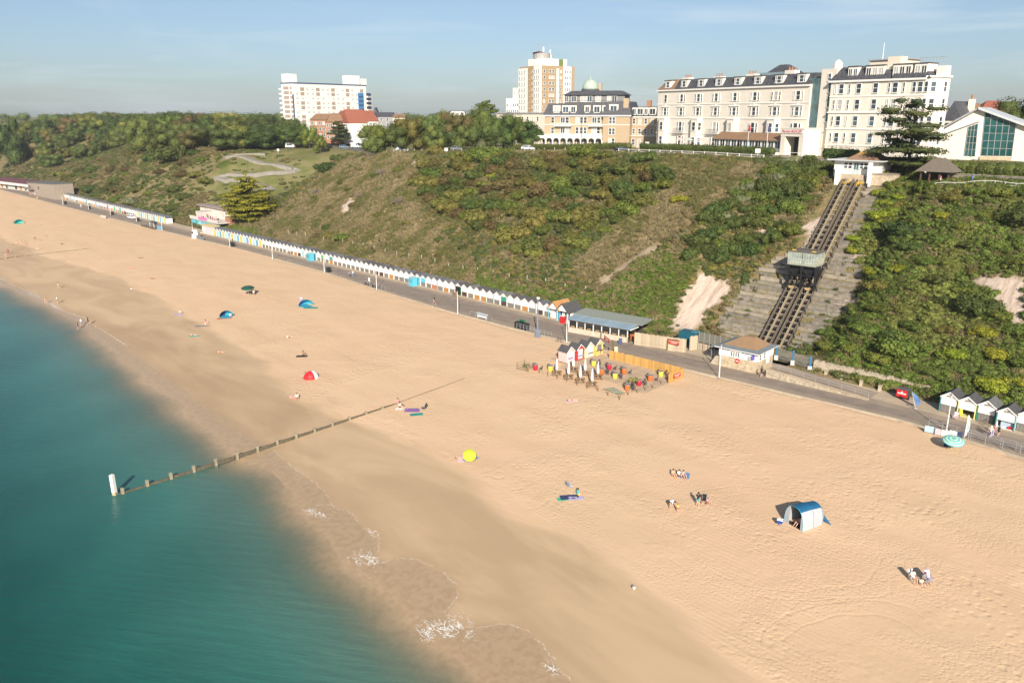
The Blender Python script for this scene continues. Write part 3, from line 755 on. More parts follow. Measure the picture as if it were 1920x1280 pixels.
LEAF = {
 'holm': leaf_mat('leaf_holm_oak',(0.047,0.071,0.016),(0.102,0.127,0.029),0.25),
 'green': leaf_mat('leaf_green',(0.066,0.097,0.015),(0.136,0.162,0.030),0.25),
 'brown': leaf_mat('leaf_brownish',(0.083,0.070,0.024),(0.140,0.109,0.039),0.22),
 'olive': leaf_mat('leaf_olive',(0.092,0.100,0.021),(0.178,0.165,0.038),0.25),
 'dark': leaf_mat('leaf_dark',(0.036,0.059,0.015),(0.083,0.109,0.024),0.22),
 'grey': leaf_mat('leaf_grey_green',(0.123,0.145,0.074),(0.217,0.232,0.126),0.15),
 'bright': leaf_mat('leaf_bright',(0.142,0.184,0.015),(0.275,0.290,0.029),0.15),
 'yellow': leaf_mat('leaf_yellow',(0.205,0.190,0.014),(0.300,0.250,0.020),0.10),
 'pine': leaf_mat('leaf_pine',(0.034,0.058,0.019),(0.080,0.104,0.030),0.15),
 'gold': leaf_mat('leaf_golden_cypress',(0.085,0.092,0.010),(0.235,0.215,0.016),0.05),
 'bare': leaf_mat('leaf_bare_twigs',(0.189,0.152,0.106),(0.297,0.237,0.168),0.2),
}
PROTO = {}
def round_tree(kind,leafk,seed,lobes=16,spread=0.38,n=5200,h=1.0):
 """unit-height tree: rounded crown of many lobes on a short trunk"""
 rs = random.Random(seed); e = [((0,0,0.56),(0.27,0.27,0.30))]
 for i in range(lobes):
  a = rs.random() * 6.283; q = spread * (0.45 + 0.6 * rs.random()); z = 0.20 + 0.62 * rs.random()
  k = 1.0 - 0.75 * max(0,z - 0.55)
  s = 0.13 + 0.11 * rs.random()
  e.append(((math.cos(a) * q * k,math.sin(a) * q * k,z),(s * 1.15,s * 1.15,s)))
 cm = leaf_cloud('crown',e,n,0.0175,seed,LEAF[leafk],jit=1.0)
 tm = trunk_mesh('trunk',0.55,0.030,[(0.55,c,0.5) for c,r in e[1:6]],seed)
 PROTO.setdefault(kind,[]).append((cm,tm))
for i in range(3): round_tree('holm','holm',100 + i)
for i in range(3): round_tree('green','green',120 + i)
for i in range(2): round_tree('brown','brown',140 + i,lobes=18)
for i in range(2): round_tree('olive','olive',160 + i,lobes=13)
for i in range(2): round_tree('dark','dark',180 + i,lobes=14)
def pine_tree(kind,leafk,seed,pads,n,lean=0.0,trunk=0.02,leaf=0.02,mt=None,jz=0.03):
 rs = random.Random(seed); e = []; limbs = []
 for z,rad,k in pads:
  for i in range(k):
   a = 6.283 * (i + rs.random() * 0.7) / k; q = rad * (0.45 + 0.6 * rs.random())
   c = (math.cos(a) * q + lean * z,math.sin(a) * q,z + rs.uniform(-jz,jz))
   s = rad * (0.42 + 0.25 * rs.random())
   e.append((c,(s,s,0.035 + 0.018 * rs.random())))
   limbs.append((min(0.95,z * 0.9),(c[0],c[1],c[2] - 0.02),0.3))
 cm = leaf_cloud('crown',e,n,leaf,seed,LEAF[leafk],jit=0.8,upb=0.5,core=0.7)
 tm = trunk_mesh('trunk',0.95,trunk,limbs,seed,mt)
 PROTO.setdefault(kind,[]).append((cm,tm))
pine_tree('cedar','pine',7,[(0.20,0.40,7),(0.34,0.50,8),(0.47,0.36,6),(0.58,0.46,7),(0.70,0.36,6),(0.82,0.34,6),(0.93,0.20,4)],7200,trunk=0.028,leaf=0.014,jz=0.045,lean=0.06)
pine_tree('pine','pine',8,[(0.34,0.24,5),(0.48,0.27,5),(0.60,0.25,5),(0.72,0.21,5),(0.83,0.16,4),(0.93,0.09,3)],2600,trunk=0.022,leaf=0.024)
pine_tree('umbrella_pine','green',9,[(0.78,0.36,8),(0.88,0.30,7),(0.95,0.16,4)],2000,trunk=0.03,leaf=0.024)
pine_tree('cypress','gold',10,[(0.10,0.34,9),(0.20,0.44,10),(0.30,0.48,11),(0.40,0.47,11),(0.50,0.44,10),(0.60,0.39,9),(0.70,0.33,8),(0.80,0.26,7),(0.90,0.17,5),(0.97,0.08,3)],9500,trunk=0.03,leaf=0.018,jz=0.06)
def bush_proto(kind,leafk,seed,lobes=9,n=2600,leaf=0.050,tall=0.9,ragged=0.0):
 rs = random.Random(seed); e = [((0,0,0.30 * tall),(0.62,0.62,0.45 * tall))]
 for i in range(lobes):
  a = rs.random() * 6.283; q = 0.72 * (0.35 + 0.65 * rs.random()); z = (0.18 + 0.5 * rs.random() * (1.15 - q)) * tall
  s = 0.24 + 0.17 * rs.random()
  e.append(((math.cos(a) * q,math.sin(a) * q,z),(s,s,s * 0.85)))
 cm = leaf_cloud('foliage',e,n,leaf,seed,LEAF[leafk],jit=1.1 + ragged)
 mb = MB()
 for i in range(5):
  a = rs.random() * 6.283; mb.tube((0,0,-0.25),(math.cos(a) * 0.4,math.sin(a) * 0.4,0.35 * tall),0.035,0.012,5)
 PROTO.setdefault('bush_' + kind,[]).append((cm,mb.mesh('stem',M_BARK,True)))
for k,lk,sd,cnt in (('holm','holm',200,3),('green','green',210,3),('olive','olive',220,3),('dark','dark',230,2),('brown','brown',240,2),('grey','grey',250,2),('bright','bright',260,2),('yellow','yellow',270,1)):
 for i in range(cnt): bush_proto(k,lk,sd + i)
def bare_proto():
 mb = MB(); rr = random.Random(77)
 for i in range(46):
  a = rr.random() * 6.283; t = rr.uniform(0.2,1.0)
  p = Vector((math.cos(a) * 0.25 * t,math.sin(a) * 0.25 * t,0.3)); q = Vector((math.cos(a) * 0.9 * t,math.sin(a) * 0.9 * t,0.55 + 0.45 * rr.random()))
  mb.tube((0,0,-0.2),p,0.03,0.02,4); mb.tube(p,q,0.02,0.006,4)
  for k in range(3):
   w = p + (q - p) * rr.uniform(0.3,1); mb.tube(w,w + Vector((rr.gauss(0,0.14),rr.gauss(0,0.14),0.12 + 0.1 * rr.random())),0.010,0.004,3)
 return mb.mesh('twigs',M_BARKP)
BARE = bare_proto()
NTREE = {}
def plant(kind,name,label,cat,x,y,h,w=None,group=None,z=None,sink=0.0,rz=None):
 v = PROTO[kind]; NTREE[kind] = NTREE.get(kind,0) + 1
 cm,tm = v[NTREE[kind] % len(v)]
 z = ground_z(x,y) if z is None else z
 r = thing(name,label,cat,(x,y,z - sink),rnd.random() * 6.283 if rz is None else rz,group)
 ww = (w if w else h)
 r.scale = (ww,ww,h)
 link('trunk' if kind in ('holm','green','brown','olive','dark','cedar','pine','umbrella_pine','cypress') else 'stem',tm,r)
 link('crown' if not kind.startswith('bush') else 'foliage',cm,r)
 return r
def tree_px(kind,name,label,px,base_y,top_y,wpx,depth=None,group=None,cat='tree',z=None):
 """a tree whose foot and top the photograph shows at these rows; depth in metres straight ahead when its foot is hidden"""
 if depth is None: p = gnd(px,base_y); d = (np.array(p) - CP) @ F0
 else: d = depth; q = atd(px,base_y,d); p = (q[0],q[1],ground_z(q[0],q[1]))
 top = atd(px,top_y,d)[2]
 h = max(2.5,top - p[2] + 0.3); w = wpx / FPX * d
 base_w = {'cedar': 1.0,'pine': 0.6,'umbrella_pine': 0.8,'cypress': 1.0}.get(kind,0.92)
 return plant(kind,name,label,cat,p[0],p[1],h,w / base_w,group,p[2] if z is None else z)
# ---- single trees that the photograph shows
tree_px('cypress','golden_cypress','broad golden green cypress tree beside the beach cafe at the cliff foot',467,412,329,86,group=None)
t = tree_px('cedar','cedar_tree','dark layered cedar tree standing in front of the large white hotel',1706,292,186,118,depth=166)
tree_px('pine','pine_tree','dark pine tree standing on the lawn before the red-roofed white house',636,276,226,36)
tree_px('umbrella_pine','umbrella_pine','flat-topped pine rising above the dark oaks left of the brick tower',911,262,190,40,depth=330)
tree_px('dark','round_tree','dense round dark tree just left of the domed brick villa',997,268,220,54,depth=300)
tree_px('dark','evergreen_tree','dark evergreen tree behind the glass-fronted white building',1908,260,178,90,depth=250)
tree_px('green','roadside_tree','small bushy tree on the far left of the brick villa roofline',836,240,200,34,depth=420)
GB = 'oaks between the car park and the brick villa'
for px,by,ty,w,k in ((700,272,232,50,'holm'),(722,272,228,52,'green'),(748,273,222,56,'holm'),(776,274,217,58,'olive'),(804,274,212,60,'holm'),(834,276,216,58,'dark'),(812,278,232,40,'holm'),
       (862,276,203,60,'brown'),(892,277,199,60,'dark'),(918,277,203,56,'holm'),(944,277,206,56,'dark'),(962,276,214,44,'green'),(874,279,226,44,'holm'),(930,279,232,48,'dark'),(846,266,208,40,'brown')):
 tree_px(k,'oak_tree',{'holm': 'deep green rounded oak in the tree belt behind the parked vans','green': 'leafy green tree in the tree belt behind the parked vans','olive': 'pale olive oak in the tree belt behind the parked vans',
    'dark': 'very dark oak in the tree belt left of the brick villa','brown': 'brownish oak in the tree belt left of the brick villa'}[k],px,by,ty,w,depth=300 + (by - 272) * -1.5 + (px - 700) * 0.03,group=GB)
# wood on the plateau behind the lawn, and the dark wood on the far hillside
WOODL = {'holm': 'deep green tree in the wood left of the slab block','green': 'leafy green tree in the wood left of the slab block','olive': 'olive green tree in the wood left of the slab block',
   'dark': 'very dark tree in the wood left of the slab block','brown': 'brownish tree in the wood left of the slab block'}
rs = random.Random(3)
def far_tree(px,base,top,w,k,depth): tree_px(k,'woodland_tree',WOODL[k],px,base,top,w,depth=depth,group='trees of the wood behind the lawn')
KS = ['holm','holm','green','holm','olive','dark','dark','brown']
for row,(dep,n,top0) in enumerate(((395,12,236),(425,12,226),(460,12,220),(510,11,216))):
 for i in range(n):
  px = 255 + (i + 0.5 + rs.uniform(-0.3,0.3)) * 300 / n
  if row == 0 and px < 330: continue
  far_tree(px,272,top0 + rs.uniform(-7,7) - (8 if 290 < px < 350 else 0),rs.uniform(46,66) * 420 / dep,rs.choice(KS),dep + rs.uniform(-8,8))
for px,by,ty,w,k,d in ((560,272,226,34,'dark',395),(580,272,232,30,'green',392),(545,272,222,40,'holm',405),(600,272,250,24,'green',380),(520,272,224,44,'holm',400),(325,262,203,60,'dark',470)):
 far_tree(px,by,ty,w,k,d)
HILLL = {k: v.replace('in the wood left of the slab block','on the wooded far hillside') for k,v in WOODL.items()}
pts = []
for _ in range(4000):
 if len(pts) >= 190: break
 x = rs.uniform(-800,-500); y = rs.uniform(146,300)
 if y < 166 and x > -585: continue
 if x > -560 and y < 205: continue
 if any((x - a) ** 2 + (y - b) ** 2 < 100 for a,b in pts): continue
 q = pj((x,y,ground_z(x,y) + 5))
 if not (-40 < q[0] < 420): continue
 pts.append((x,y))
for x,y in pts:
 k = rs.choice(['holm','dark','dark','brown','dark','green','holm','holm','holm','olive'])
 h = rs.uniform(9.5,13.5) if y > 190 else rs.uniform(7,11)
 plant(k,'hillside_tree',HILLL[k],'tree',x,y,h,h * rs.uniform(1.0,1.3),'trees on the wooded far hillside')
for px,ty,w,d,k in ((8,205,60,560,'dark'),(82,221,36,640,'dark'),(130,220,30,660,'holm'),(215,211,50,600,'dark'),(245,214,40,600,'holm'),(175,220,40,640,'holm'),(45,224,40,640,'green'),(385,214,44,560,'green'),(420,208,46,560,'olive'),(455,211,46,560,'green'),(490,213,44,560,'dark')):
 tree_px(k,'skyline_tree',{'dark': 'dark tree standing up on the skyline of the far wood','holm': 'deep green tree on the skyline of the far wood','green': 'leafy green tree on the skyline of the far wood','olive': 'olive tree on the skyline of the far wood'}[k],
   px,240,ty,w,depth=d,group='trees on the skyline of the far wood')
# far-off woods and gardens that read as one mass
def far_mass():
 rs2 = np.random.RandomState(12); e = []
 for i in range(420):
  a = rs2.uniform(-0.66,0.62); d = rs2.uniform(640,1500)
  p = CP + (F0 + RT * a) * d
  if p[1] < 230: continue
  z = float(land_z(np.array([p[0]]),np.array([p[1]]),False)[0]); s = rs2.uniform(6,10)
  e.append(((p[0],p[1],z + 4 + rs2.uniform(0,3.0)),(s,s,s * 0.65)))
 me = leaf_cloud('far_woods',e,26000,0.8,4,LEAF['holm'])
 tag(link('far_woods',me),kind='stuff')
far_mass()
# ---- bushes on the cliff face
def poisson(poly,dmin,n,seed,ylim=(123,178),avoid=()):
 rs3 = random.Random(seed); out = []
 xs_ = [p[0] for p in poly]; ys_ = [p[1] for p in poly]
 for _ in range(n * 60):
  if len(out) >= n: break
  px = rs3.uniform(min(xs_),max(xs_)); py = rs3.uniform(min(ys_),max(ys_))
  if not inpoly(np.array([px]),np.array([py]),poly)[0]: continue
  if any(inpoly(np.array([px]),np.array([py + 4]),a)[0] for a in avoid): continue
  g = gnd(px,py)
  if not (ylim[0] < g[1] < ylim[1]): continue
  if any((g[0] - a[0]) ** 2 + (g[1] - a[1]) ** 2 < dmin * dmin for a in out): continue
  out.append(g)
 return out
TRACK_CLEAR = [(1538,330),(1645,330),(1490,660),(1395,645)]
NOBUSH = [SCAR1,SCAR2,TERRACE_L,TERRACE_R,TRACK_CLEAR]
BK = {'bush_holm': 'deep green','bush_green': 'leafy green','bush_olive': 'olive','bush_dark': 'very dark','bush_brown': 'brownish','bush_grey': 'silvery grey-green','bush_bright': 'bright yellow-green','bush_yellow': 'yellow'}
def bushes(poly,dmin,n,seed,kinds,rlo,rhi,name,where,tall=(0.75,1.1),ylim=(123,178)):
 rs4 = random.Random(seed + 99)
 for g in poisson(poly,dmin,n,seed,ylim,NOBUSH):
  k = rs4.choice(kinds); r = rs4.uniform(rlo,rhi)
  plant(k,name,'%s bush %s' % (BK[k],where),'bush',g[0],g[1],r * rs4.uniform(*tall),r,'bushes ' + where,g[2],0.25)
def bush_px(kind,px,py,rpx,label,tall=0.9,name='bush',d=None,z=None):
 g = gnd(px,py) if d is None else tuple(atd(px,py,d))
 dd = (np.array(g) - CP) @ F0; r = rpx / FPX * dd
 return plant(kind,name,label,'bush',g[0],g[1],r * tall,r,None,g[2] if z is None else z,0.2)
THICK = [(1285,478),(1330,410),(1395,352),(1450,318),(1500,312),(1560,318),(1574,350),(1540,420),(1440,462),(1400,490),(1330,500)]
bushes(THICK,2.6,105,1,['bush_holm','bush_dark','bush_holm','bush_green','bush_dark'],2.2,3.5,'evergreen_bush','in the thicket left of the railway',(0.9,1.25))
bushes([(1320,412),(1400,345),(1452,322),(1460,340),(1420,370),(1350,420)],3.0,14,2,['bush_grey'],2.0,2.8,'silvery_bush','along the upper thicket edge')
bushes([(1450,308),(1530,300),(1552,312),(1540,330),(1470,330)],2.6,7,3,['bush_grey','bush_olive'],2.0,2.8,'silvery_bush','at the thicket top below the wall')
SCRUB = [(770,330),(860,280),(950,290),(1090,300),(1225,300),(1262,335),(1235,372),(1190,395),(1085,470),(985,482),(905,430),(815,392)]
bushes(SCRUB,3.2,135,4,['bush_olive','bush_holm','bush_brown','bush_brown','bush_olive','bush_dark','bush_olive','bush_green'],2.6,4.8,'scrub_bush','in the mid-cliff scrub',(0.75,1.15))
bushes([(1655,338),(1725,335),(1700,385),(1630,440),(1600,480),(1590,470),(1630,400)],2.6,22,17,['bush_bright','bush_bright','bush_green'],1.6,2.4,'verge_bush','along the right side of the upper railway',(0.6,0.9))
bushes([(900,480),(1000,500),(1120,545),(1060,600),(960,570),(800,530),(880,500)],3.6,26,5,['bush_green','bush_olive','bush_holm'],1.0,1.9,'low_bush','low on the cliff above the white huts',(0.6,0.8))
bushes([(640,300),(760,300),(800,400),(900,490),(840,520),(700,500),(560,500),(520,440)],6.0,34,6,['bush_olive','bush_green','bush_brown','bush_holm'],1.1,2.2,'slope_bush','dotted over the dry grass slope',(0.6,0.9))
RIGHT = [(1650,350),(1740,345),(1925,360),(1925,520),(1800,525),(1860,560),(1880,600),(1925,625),(1925,745),(1800,720),(1640,690),(1530,655),(1560,600),(1620,560),(1640,470),(1610,440)]
bushes(RIGHT,3.3,125,7,['bush_green','bush_holm','bush_green','bush_green','bush_olive','bush_bright'],1.8,3.2,'hillside_bush','on the overgrown slope right of the railway',(0.55,0.9))
bushes([(90,330),(200,300),(330,260),(400,300),(420,320),(340,400),(200,380),(100,350)],6.5,60,8,['bush_olive','bush_green','bush_holm','bush_brown','bush_dark'],2.6,5.0,'headland_bush','on the headland slope beyond the zigzag path',(0.6,0.9),(123,200))
for a in (('bush_holm',1822,582,54,'huge rounded dark bush beside the right-hand sand scar'),('bush_dark',1688,440,44,'big round grey-green holly bush right of the upper railway'),('bush_green',1690,660,60,'large leafy bush above the stone retaining wall'),
   ('bush_dark',1905,420,46,'dark round bush at the far right of the slope'),('bush_green',1098,292,34,'big round bush on the cliff edge in front of the villa'),('bush_olive',1132,296,24,'olive bush on the cliff edge beside the big round one'),('bush_green',905,300,42,'tall spreading pale green bush on the cliff edge below the lamp post'),
   ('bush_green',946,290,22,'small round pale green bush on the cliff edge by the fence'),('bush_olive',818,288,22,'wind-cut pale bush on the cliff edge by the parked cars'),('bush_bright',922,330,13,'narrow bright yellow-green bush under the cliff edge'),('bush_bright',1278,376,20,'lone bright green bush on the bare brown slope'),
   ('bush_bright',1232,350,17,'round yellow-green bush at the right end of the scrub'),('bush_yellow',988,398,16,'yellow flowering bush amid the scrub'),('bush_yellow',1131,413,7,'small yellow flowering bush at the foot of the dark bushes'),('bush_dark',610,320,26,'dark oval bush on the ridge above the zigzag path'),('bush_dark',632,300,16,'smaller dark bush upslope of the oval ridge bush'),
   ('bush_dark',537,366,10,'small dark round bush on the ridge beside the path'),('bush_grey',512,384,11,'pale grey bush right of the golden cypress'),('bush_dark',612,428,12,'lone dark green bush in the middle of the dry slope'),('bush_green',640,448,20,'green bush at the foot of the dry slope above the huts'),('bush_olive',620,444,14,'olive bush at the foot of the dry slope'),
   ('bush_dark',170,360,22,'dark round bush on the headland above the far huts'),('bush_dark',222,346,20,'second dark round bush on the headland slope'),('bush_grey',250,382,22,'pale grey bush at the foot of the headland'),('bush_dark',330,300,40,'spreading dark bush near the top of the headland')):
 bush_px(*a)
GL = 'leafless grey shrub on the dry upper slope'
for px,py,r in ((715,330,15),(592,366,14),(672,372,11),(692,296,13),(870,342,14),(1040,440,10),(745,385,16)):
 g = gnd(px,py); d = (np.array(g) - CP) @ F0; s = r / FPX * d
 o = link('bare_shrub',BARE,None,(g[0],g[1],g[2] - 0.1),rnd.random() * 6,s); tag(o,GL,'shrub','leafless shrubs')
# ---- ground cover nobody could count: low scrub, ivy and dry grass, as one object each
def clump_source(name,n,seed,leaf,grass=False):
 rs5 = np.random.RandomState(seed)
 mt = GC_MAT
 if grass:
  mb = MB(); rr = random.Random(seed)
  for i in range(n):
   a = rr.random() * 6.283; q = 0.5 * math.sqrt(rr.random()); x = math.cos(a) * q; y = math.sin(a) * q
   h = 0.35 + 0.5 * rr.random(); b = rr.random() * 6.283; w = 0.035 + 0.03 * rr.random(); t = 0.22
   mb.add([(x - w * math.cos(b),y - w * math.sin(b),0),(x + w * math.cos(b),y + w * math.sin(b),0),(x + rr.gauss(0,t),y + rr.gauss(0,t),h)],[(0,1,2)])
  me = bpy.data.meshes.new(name); me.from_pydata(mb.v,[],mb.f); me.materials.append(mt)
 else:
  e = [((0,0,0.18),(0.5,0.5,0.30))] + [((rs5.uniform(-0.4,0.4),rs5.uniform(-0.4,0.4),rs5.uniform(0.1,0.35)),(0.26,0.26,0.24)) for i in range(5)]
  me = leaf_cloud(name,e,n,leaf,seed,mt,core=0.7)
 return bpy.data.objects.new(name,me)
GC_MAT = leaf_mat('ground_cover_leaf',None,None,inst=True)
GCOL = bpy.data.collections.new('cover_sources')
for i in range(3): GCOL.objects.link(clump_source('a_clump_%d' % i,260,300 + i,0.062))
for i in range(2): GCOL.objects.link(clump_source('b_grass_%d' % i,60,310 + i,0,True))
def cover_group():
 ng = bpy.data.node_groups.new('ground_cover','GeometryNodeTree')
 ng.interface.new_socket('Geometry',in_out='INPUT',socket_type='NodeSocketGeometry'); ng.interface.new_socket('Geometry',in_out='OUTPUT',socket_type='NodeSocketGeometry')
 N = ng.nodes.new; L = ng.links.new
 gi = N('NodeGroupInput'); go = N('NodeGroupOutput'); ci = N('GeometryNodeCollectionInfo'); ip = N('GeometryNodeInstanceOnPoints')
 ci.inputs['Collection'].default_value = GCOL; ci.inputs['Separate Children'].default_value = True; ci.inputs['Reset Children'].default_value = True
 ip.inputs['Pick Instance'].default_value = True
 def attr(nm,ty):
  n = N('GeometryNodeInputNamedAttribute'); n.data_type = ty; n.inputs['Name'].default_value = nm; return n.outputs['Attribute']
 L(gi.outputs[0],ip.inputs['Points']); L(ci.outputs[0],ip.inputs['Instance'])
 L(attr('idx','INT'),ip.inputs['Instance Index']); L(attr('scl','FLOAT_VECTOR'),ip.inputs['Scale'])
 try: L(attr('rot','FLOAT_VECTOR'),ip.inputs['Rotation'])
 except Exception: pass
 L(ip.outputs[0],go.inputs[0])
 return ng
CG = cover_group()
def cover(name,pts,idx,scl,tint):
 n = len(pts)
 me = bpy.data.meshes.new(name); me.vertices.add(n); me.vertices.foreach_set('co',np.asarray(pts,np.float32).ravel()); me.update()
 set_attr(me,'idx',idx,'INT'); set_attr(me,'scl',scl,'FLOAT_VECTOR'); set_attr(me,'tint',tint,'FLOAT_VECTOR')
 rot = np.zeros((n,3)); rot[:,2] = R.rand(n) * 6.283; rot[:,:2] = R.normal(0,0.15,(n,2)); set_attr(me,'rot',rot,'FLOAT_VECTOR')
 o = link(name,me); md = o.modifiers.new('cover','NODES'); md.node_group = CG
 return tag(o,kind='stuff')
PAL = np.array([(0.087,0.099,0.024),(0.058,0.080,0.020),(0.104,0.127,0.022),(0.160,0.113,0.048),(0.123,0.124,0.060),(0.174,0.152,0.034),(0.072,0.097,0.026)])
def scatter(n,x0,x1,y0,y1,seed):
 rs6 = np.random.RandomState(seed)
 X = rs6.uniform(x0,x1,n); Y = rs6.uniform(y0,y1,n); Z = land_z(X,Y)
 px,py = pjv(X,Y,Z)
 return X,Y,Z,px,py,rs6
def build_cover():
 X,Y,Z,px,py,rs6 = scatter(46000,-300,45,122.5,177,1)
 ok = (px > -60) & (px < 2000) & (py < 860)
 scar = smooth_in(px,py,SCARS,X,Y); grn = smooth_in(px,py,GREENS,X,Y,14); dry = smooth_in(px,py,DRYS,X,Y,16); ter = smooth_in(px,py,[TERRACE_L,TERRACE_R],X,Y,7)
 site = (np.abs(X + 71) < 5.5) & (Y < 180) & (Y > 126)                     # railway corridor
 site |= (X < -56) & (X > -87) & (Y < 131)                                         # station yard
 ramp = (Y < 122.6) & (X > -60)
 ok &= ~scar & ~ter & ~site & ~ramp
 toe = (Y < 128) & (X < -95)
 patch = fbm(X / 9.0,Y / 9.0,41,3); patch2 = fbm(X / 4.0,Y / 4.0,47,3)
 dens = np.where(dry,0.12 + 0.5 * (patch2 > 0.58),np.where(grn | toe,0.95,0.42 + 0.5 * (patch > 0.48)))
 right = (px > 1600) & (X > -64)
 dens = np.where(right,0.92,dens)
 k = ok & (rs6.rand(len(X)) < dens)
 ci = np.clip((patch * 2.6 - 0.4) * 6 + rs6.normal(0,1.3,len(X)),0,6).astype(int)
 tint = PAL[ci]
 tint = np.where((grn | toe)[:,None],np.array([(0.105,0.150,0.024)]) * (0.75 + 0.6 * patch2[:,None]),tint)
 tint = np.where((right & ~grn)[:,None],np.array([(0.100,0.136,0.026)]) * (0.6 + 0.9 * patch2[:,None]) + np.where(patch[:,None] > 0.60,np.array([(0.04,0.022,0.01)]),0),tint)
 tint = np.where(dry[:,None],np.where(patch2[:,None] > 0.6,np.array([(0.100,0.106,0.030)]),np.array([(0.165,0.140,0.070)])),tint)
 tint = tint * (0.8 + 0.4 * rs6.rand(len(X),1))
 s = np.where(grn | toe,rs6.uniform(0.9,1.6,len(X)),rs6.uniform(0.8,1.9,len(X))) * np.where(dry,0.7,1.0)
 s = np.where(right,rs6.uniform(1.0,2.2,len(X)),s)
 scl = np.stack([s,s,s * rs6.uniform(0.6,1.05,len(X)) * np.where(grn,0.75,1)],-1)
 cover('low_scrub',np.stack([X,Y,Z - 0.05],-1)[k],rs6.randint(0,3,len(X))[k],scl[k],tint[k])
 X,Y,Z,px,py,rs6 = scatter(52000,-300,45,122.5,178,2)
 scar = smooth_in(px,py,SCARS,X,Y,12); dry = smooth_in(px,py,DRYS,X,Y,16); ter = smooth_in(px,py,[TERRACE_L,TERRACE_R],X,Y,7)
 site = ((np.abs(X + 71) < 5.0) & (Y > 126)) | ((X < -56) & (X > -87) & (Y < 131)) | ((Y < 122.6) & (X > -60))
 k = (px > -60) & (px < 2000) & ~scar & ~site & (rs6.rand(len(X)) < np.where(ter,0.04,np.where(dry,0.95,0.55)))
 patch = fbm(X / 6.0,Y / 6.0,51,3)
 tint = np.where(patch[:,None] > 0.52,np.array([(0.228,0.186,0.096)]),np.where(patch[:,None] > 0.42,np.array([(0.205,0.165,0.080)]),np.array([(0.135,0.130,0.045)])))
 tint = np.where(ter[:,None],np.array([(0.075,0.085,0.022)]),tint) * (0.75 + 0.5 * rs6.rand(len(X),1))
 s = rs6.uniform(0.7,1.5,len(X)); scl = np.stack([s,s,s * 0.75],-1)
 cover('dry_grass',np.stack([X,Y,Z - 0.03],-1)[k],3 + rs6.randint(0,2,len(X))[k],scl[k],tint[k])
 # headland and side valley, farther off: larger clumps
 X,Y,Z,px,py,rs6 = scatter(15000,-640,-296,123,185,3)
 val = (X > -365) & (Y > 145)
 patch = fbm(X / 14.0,Y / 14.0,61,3)
 zig = np.zeros(len(X),bool)
 for a,b in zip(ZIG[:-1],ZIG[1:]):
  d = np.array(b) - np.array(a); t = np.clip(((X - a[0]) * d[0] + (Y - a[1]) * d[1]) / (d @ d + 1e-9),0,1)
  zig |= (X - a[0] - t * d[0]) ** 2 + (Y - a[1] - t * d[1]) ** 2 < 3.6 ** 2
 k = (px > -40) & ~zig & (rs6.rand(len(X)) < np.where(val,0.10,0.35 + 0.5 * (patch > 0.5)))
 tint = np.where(patch[:,None] > 0.56,np.array([(0.165,0.135,0.060)]),np.where(patch[:,None] > 0.44,np.array([(0.100,0.108,0.032)]),np.array([(0.082,0.106,0.026)]))) * (0.75 + 0.5 * rs6.rand(len(X),1))
 s = rs6.uniform(1.2,2.8,len(X)); scl = np.stack([s,s,s * 0.7],-1)
 cover('headland_scrub',np.stack([X,Y,Z - 0.1],-1)[k],rs6.randint(0,3,len(X))[k],scl[k],tint[k])
build_cover()
# ================================================================== BUILDINGS ON THE CLIFF TOP
M_WHITE = mat('white_render',(0.72,0.66,0.575),rough=0.85,var=0.06,scale=0.4)
M_CREAM = mat('cream_render',(0.66,0.585,0.485),rough=0.85,var=0.06,scale=0.4)
M_TRIM = mat('white_paint',(0.78,0.76,0.72),rough=0.6,var=0.04,scale=2)
M_SLATE = mat('slate_roof',(0.070,0.072,0.082),rough=0.55,var=0.35,scale=1.6,bump=0.2,bscale=5)
M_GLASS = mat('window_glass',(0.045,0.065,0.085),rough=0.06,var=0.5,scale=0.35,spec=0.8,perobj=0.6)
M_BLIND = mat('window_blind',(0.42,0.41,0.385),rough=0.35,var=0.2,scale=1.5,spec=0.6)
M_TEAL = mat('tinted_glass',(0.020,0.085,0.085),rough=0.07,var=0.5,scale=0.25,spec=0.8)
M_BUFF = mat('buff_brick',(0.40,0.305,0.205),rough=0.9,var=0.14,scale=3.0)
M_BRICK = mat('orange_brick',(0.34,0.175,0.105),rough=0.9,var=0.16,scale=3.0)
M_TBRICK = mat('tower_brick',(0.37,0.265,0.165),rough=0.9,var=0.10,scale=2.0)
M_REDT = mat('red_tile',(0.275,0.095,0.062),rough=0.85,var=0.2,scale=1.5)
M_BROWNT = mat('brown_tile',(0.175,0.115,0.085),rough=0.85,var=0.3,scale=1.5,col2=(0.30,0.175,0.09))
M_COPPER = mat('verdigris_copper',(0.36,0.44,0.37),rough=0.6,var=0.14,scale=1.2)
M_GREY = mat('grey_metal',(0.30,0.30,0.31),rough=0.5,var=0.1)
M_IRON = mat('dark_iron',(0.035,0.035,0.038),rough=0.5,var=0.1)
M_BLUEP = mat('blue_panel',(0.06,0.20,0.42),rough=0.5,var=0.1)
M_NAVY = mat('navy_panel',(0.05,0.07,0.16),rough=0.5,var=0.1)
M_TAUPE = mat('taupe_panel',(0.36,0.285,0.235),rough=0.6,var=0.1)
M_RED = mat('red_paint',(0.50,0.025,0.03),rough=0.5,var=0.08)
M_STONE = mat('pale_stone',(0.47,0.385,0.28),rough=0.9,var=0.2,scale=1.5,bump=0.3,bscale=6)
M_LICHEN = mat('lichen_tile',(0.36,0.205,0.06),rough=0.9,var=0.2,scale=1.5,col2=(0.42,0.265,0.06)); M_OLDT = mat('old_tile',(0.235,0.150,0.105),rough=0.9,var=0.2,scale=1.5,col2=(0.30,0.18,0.11))
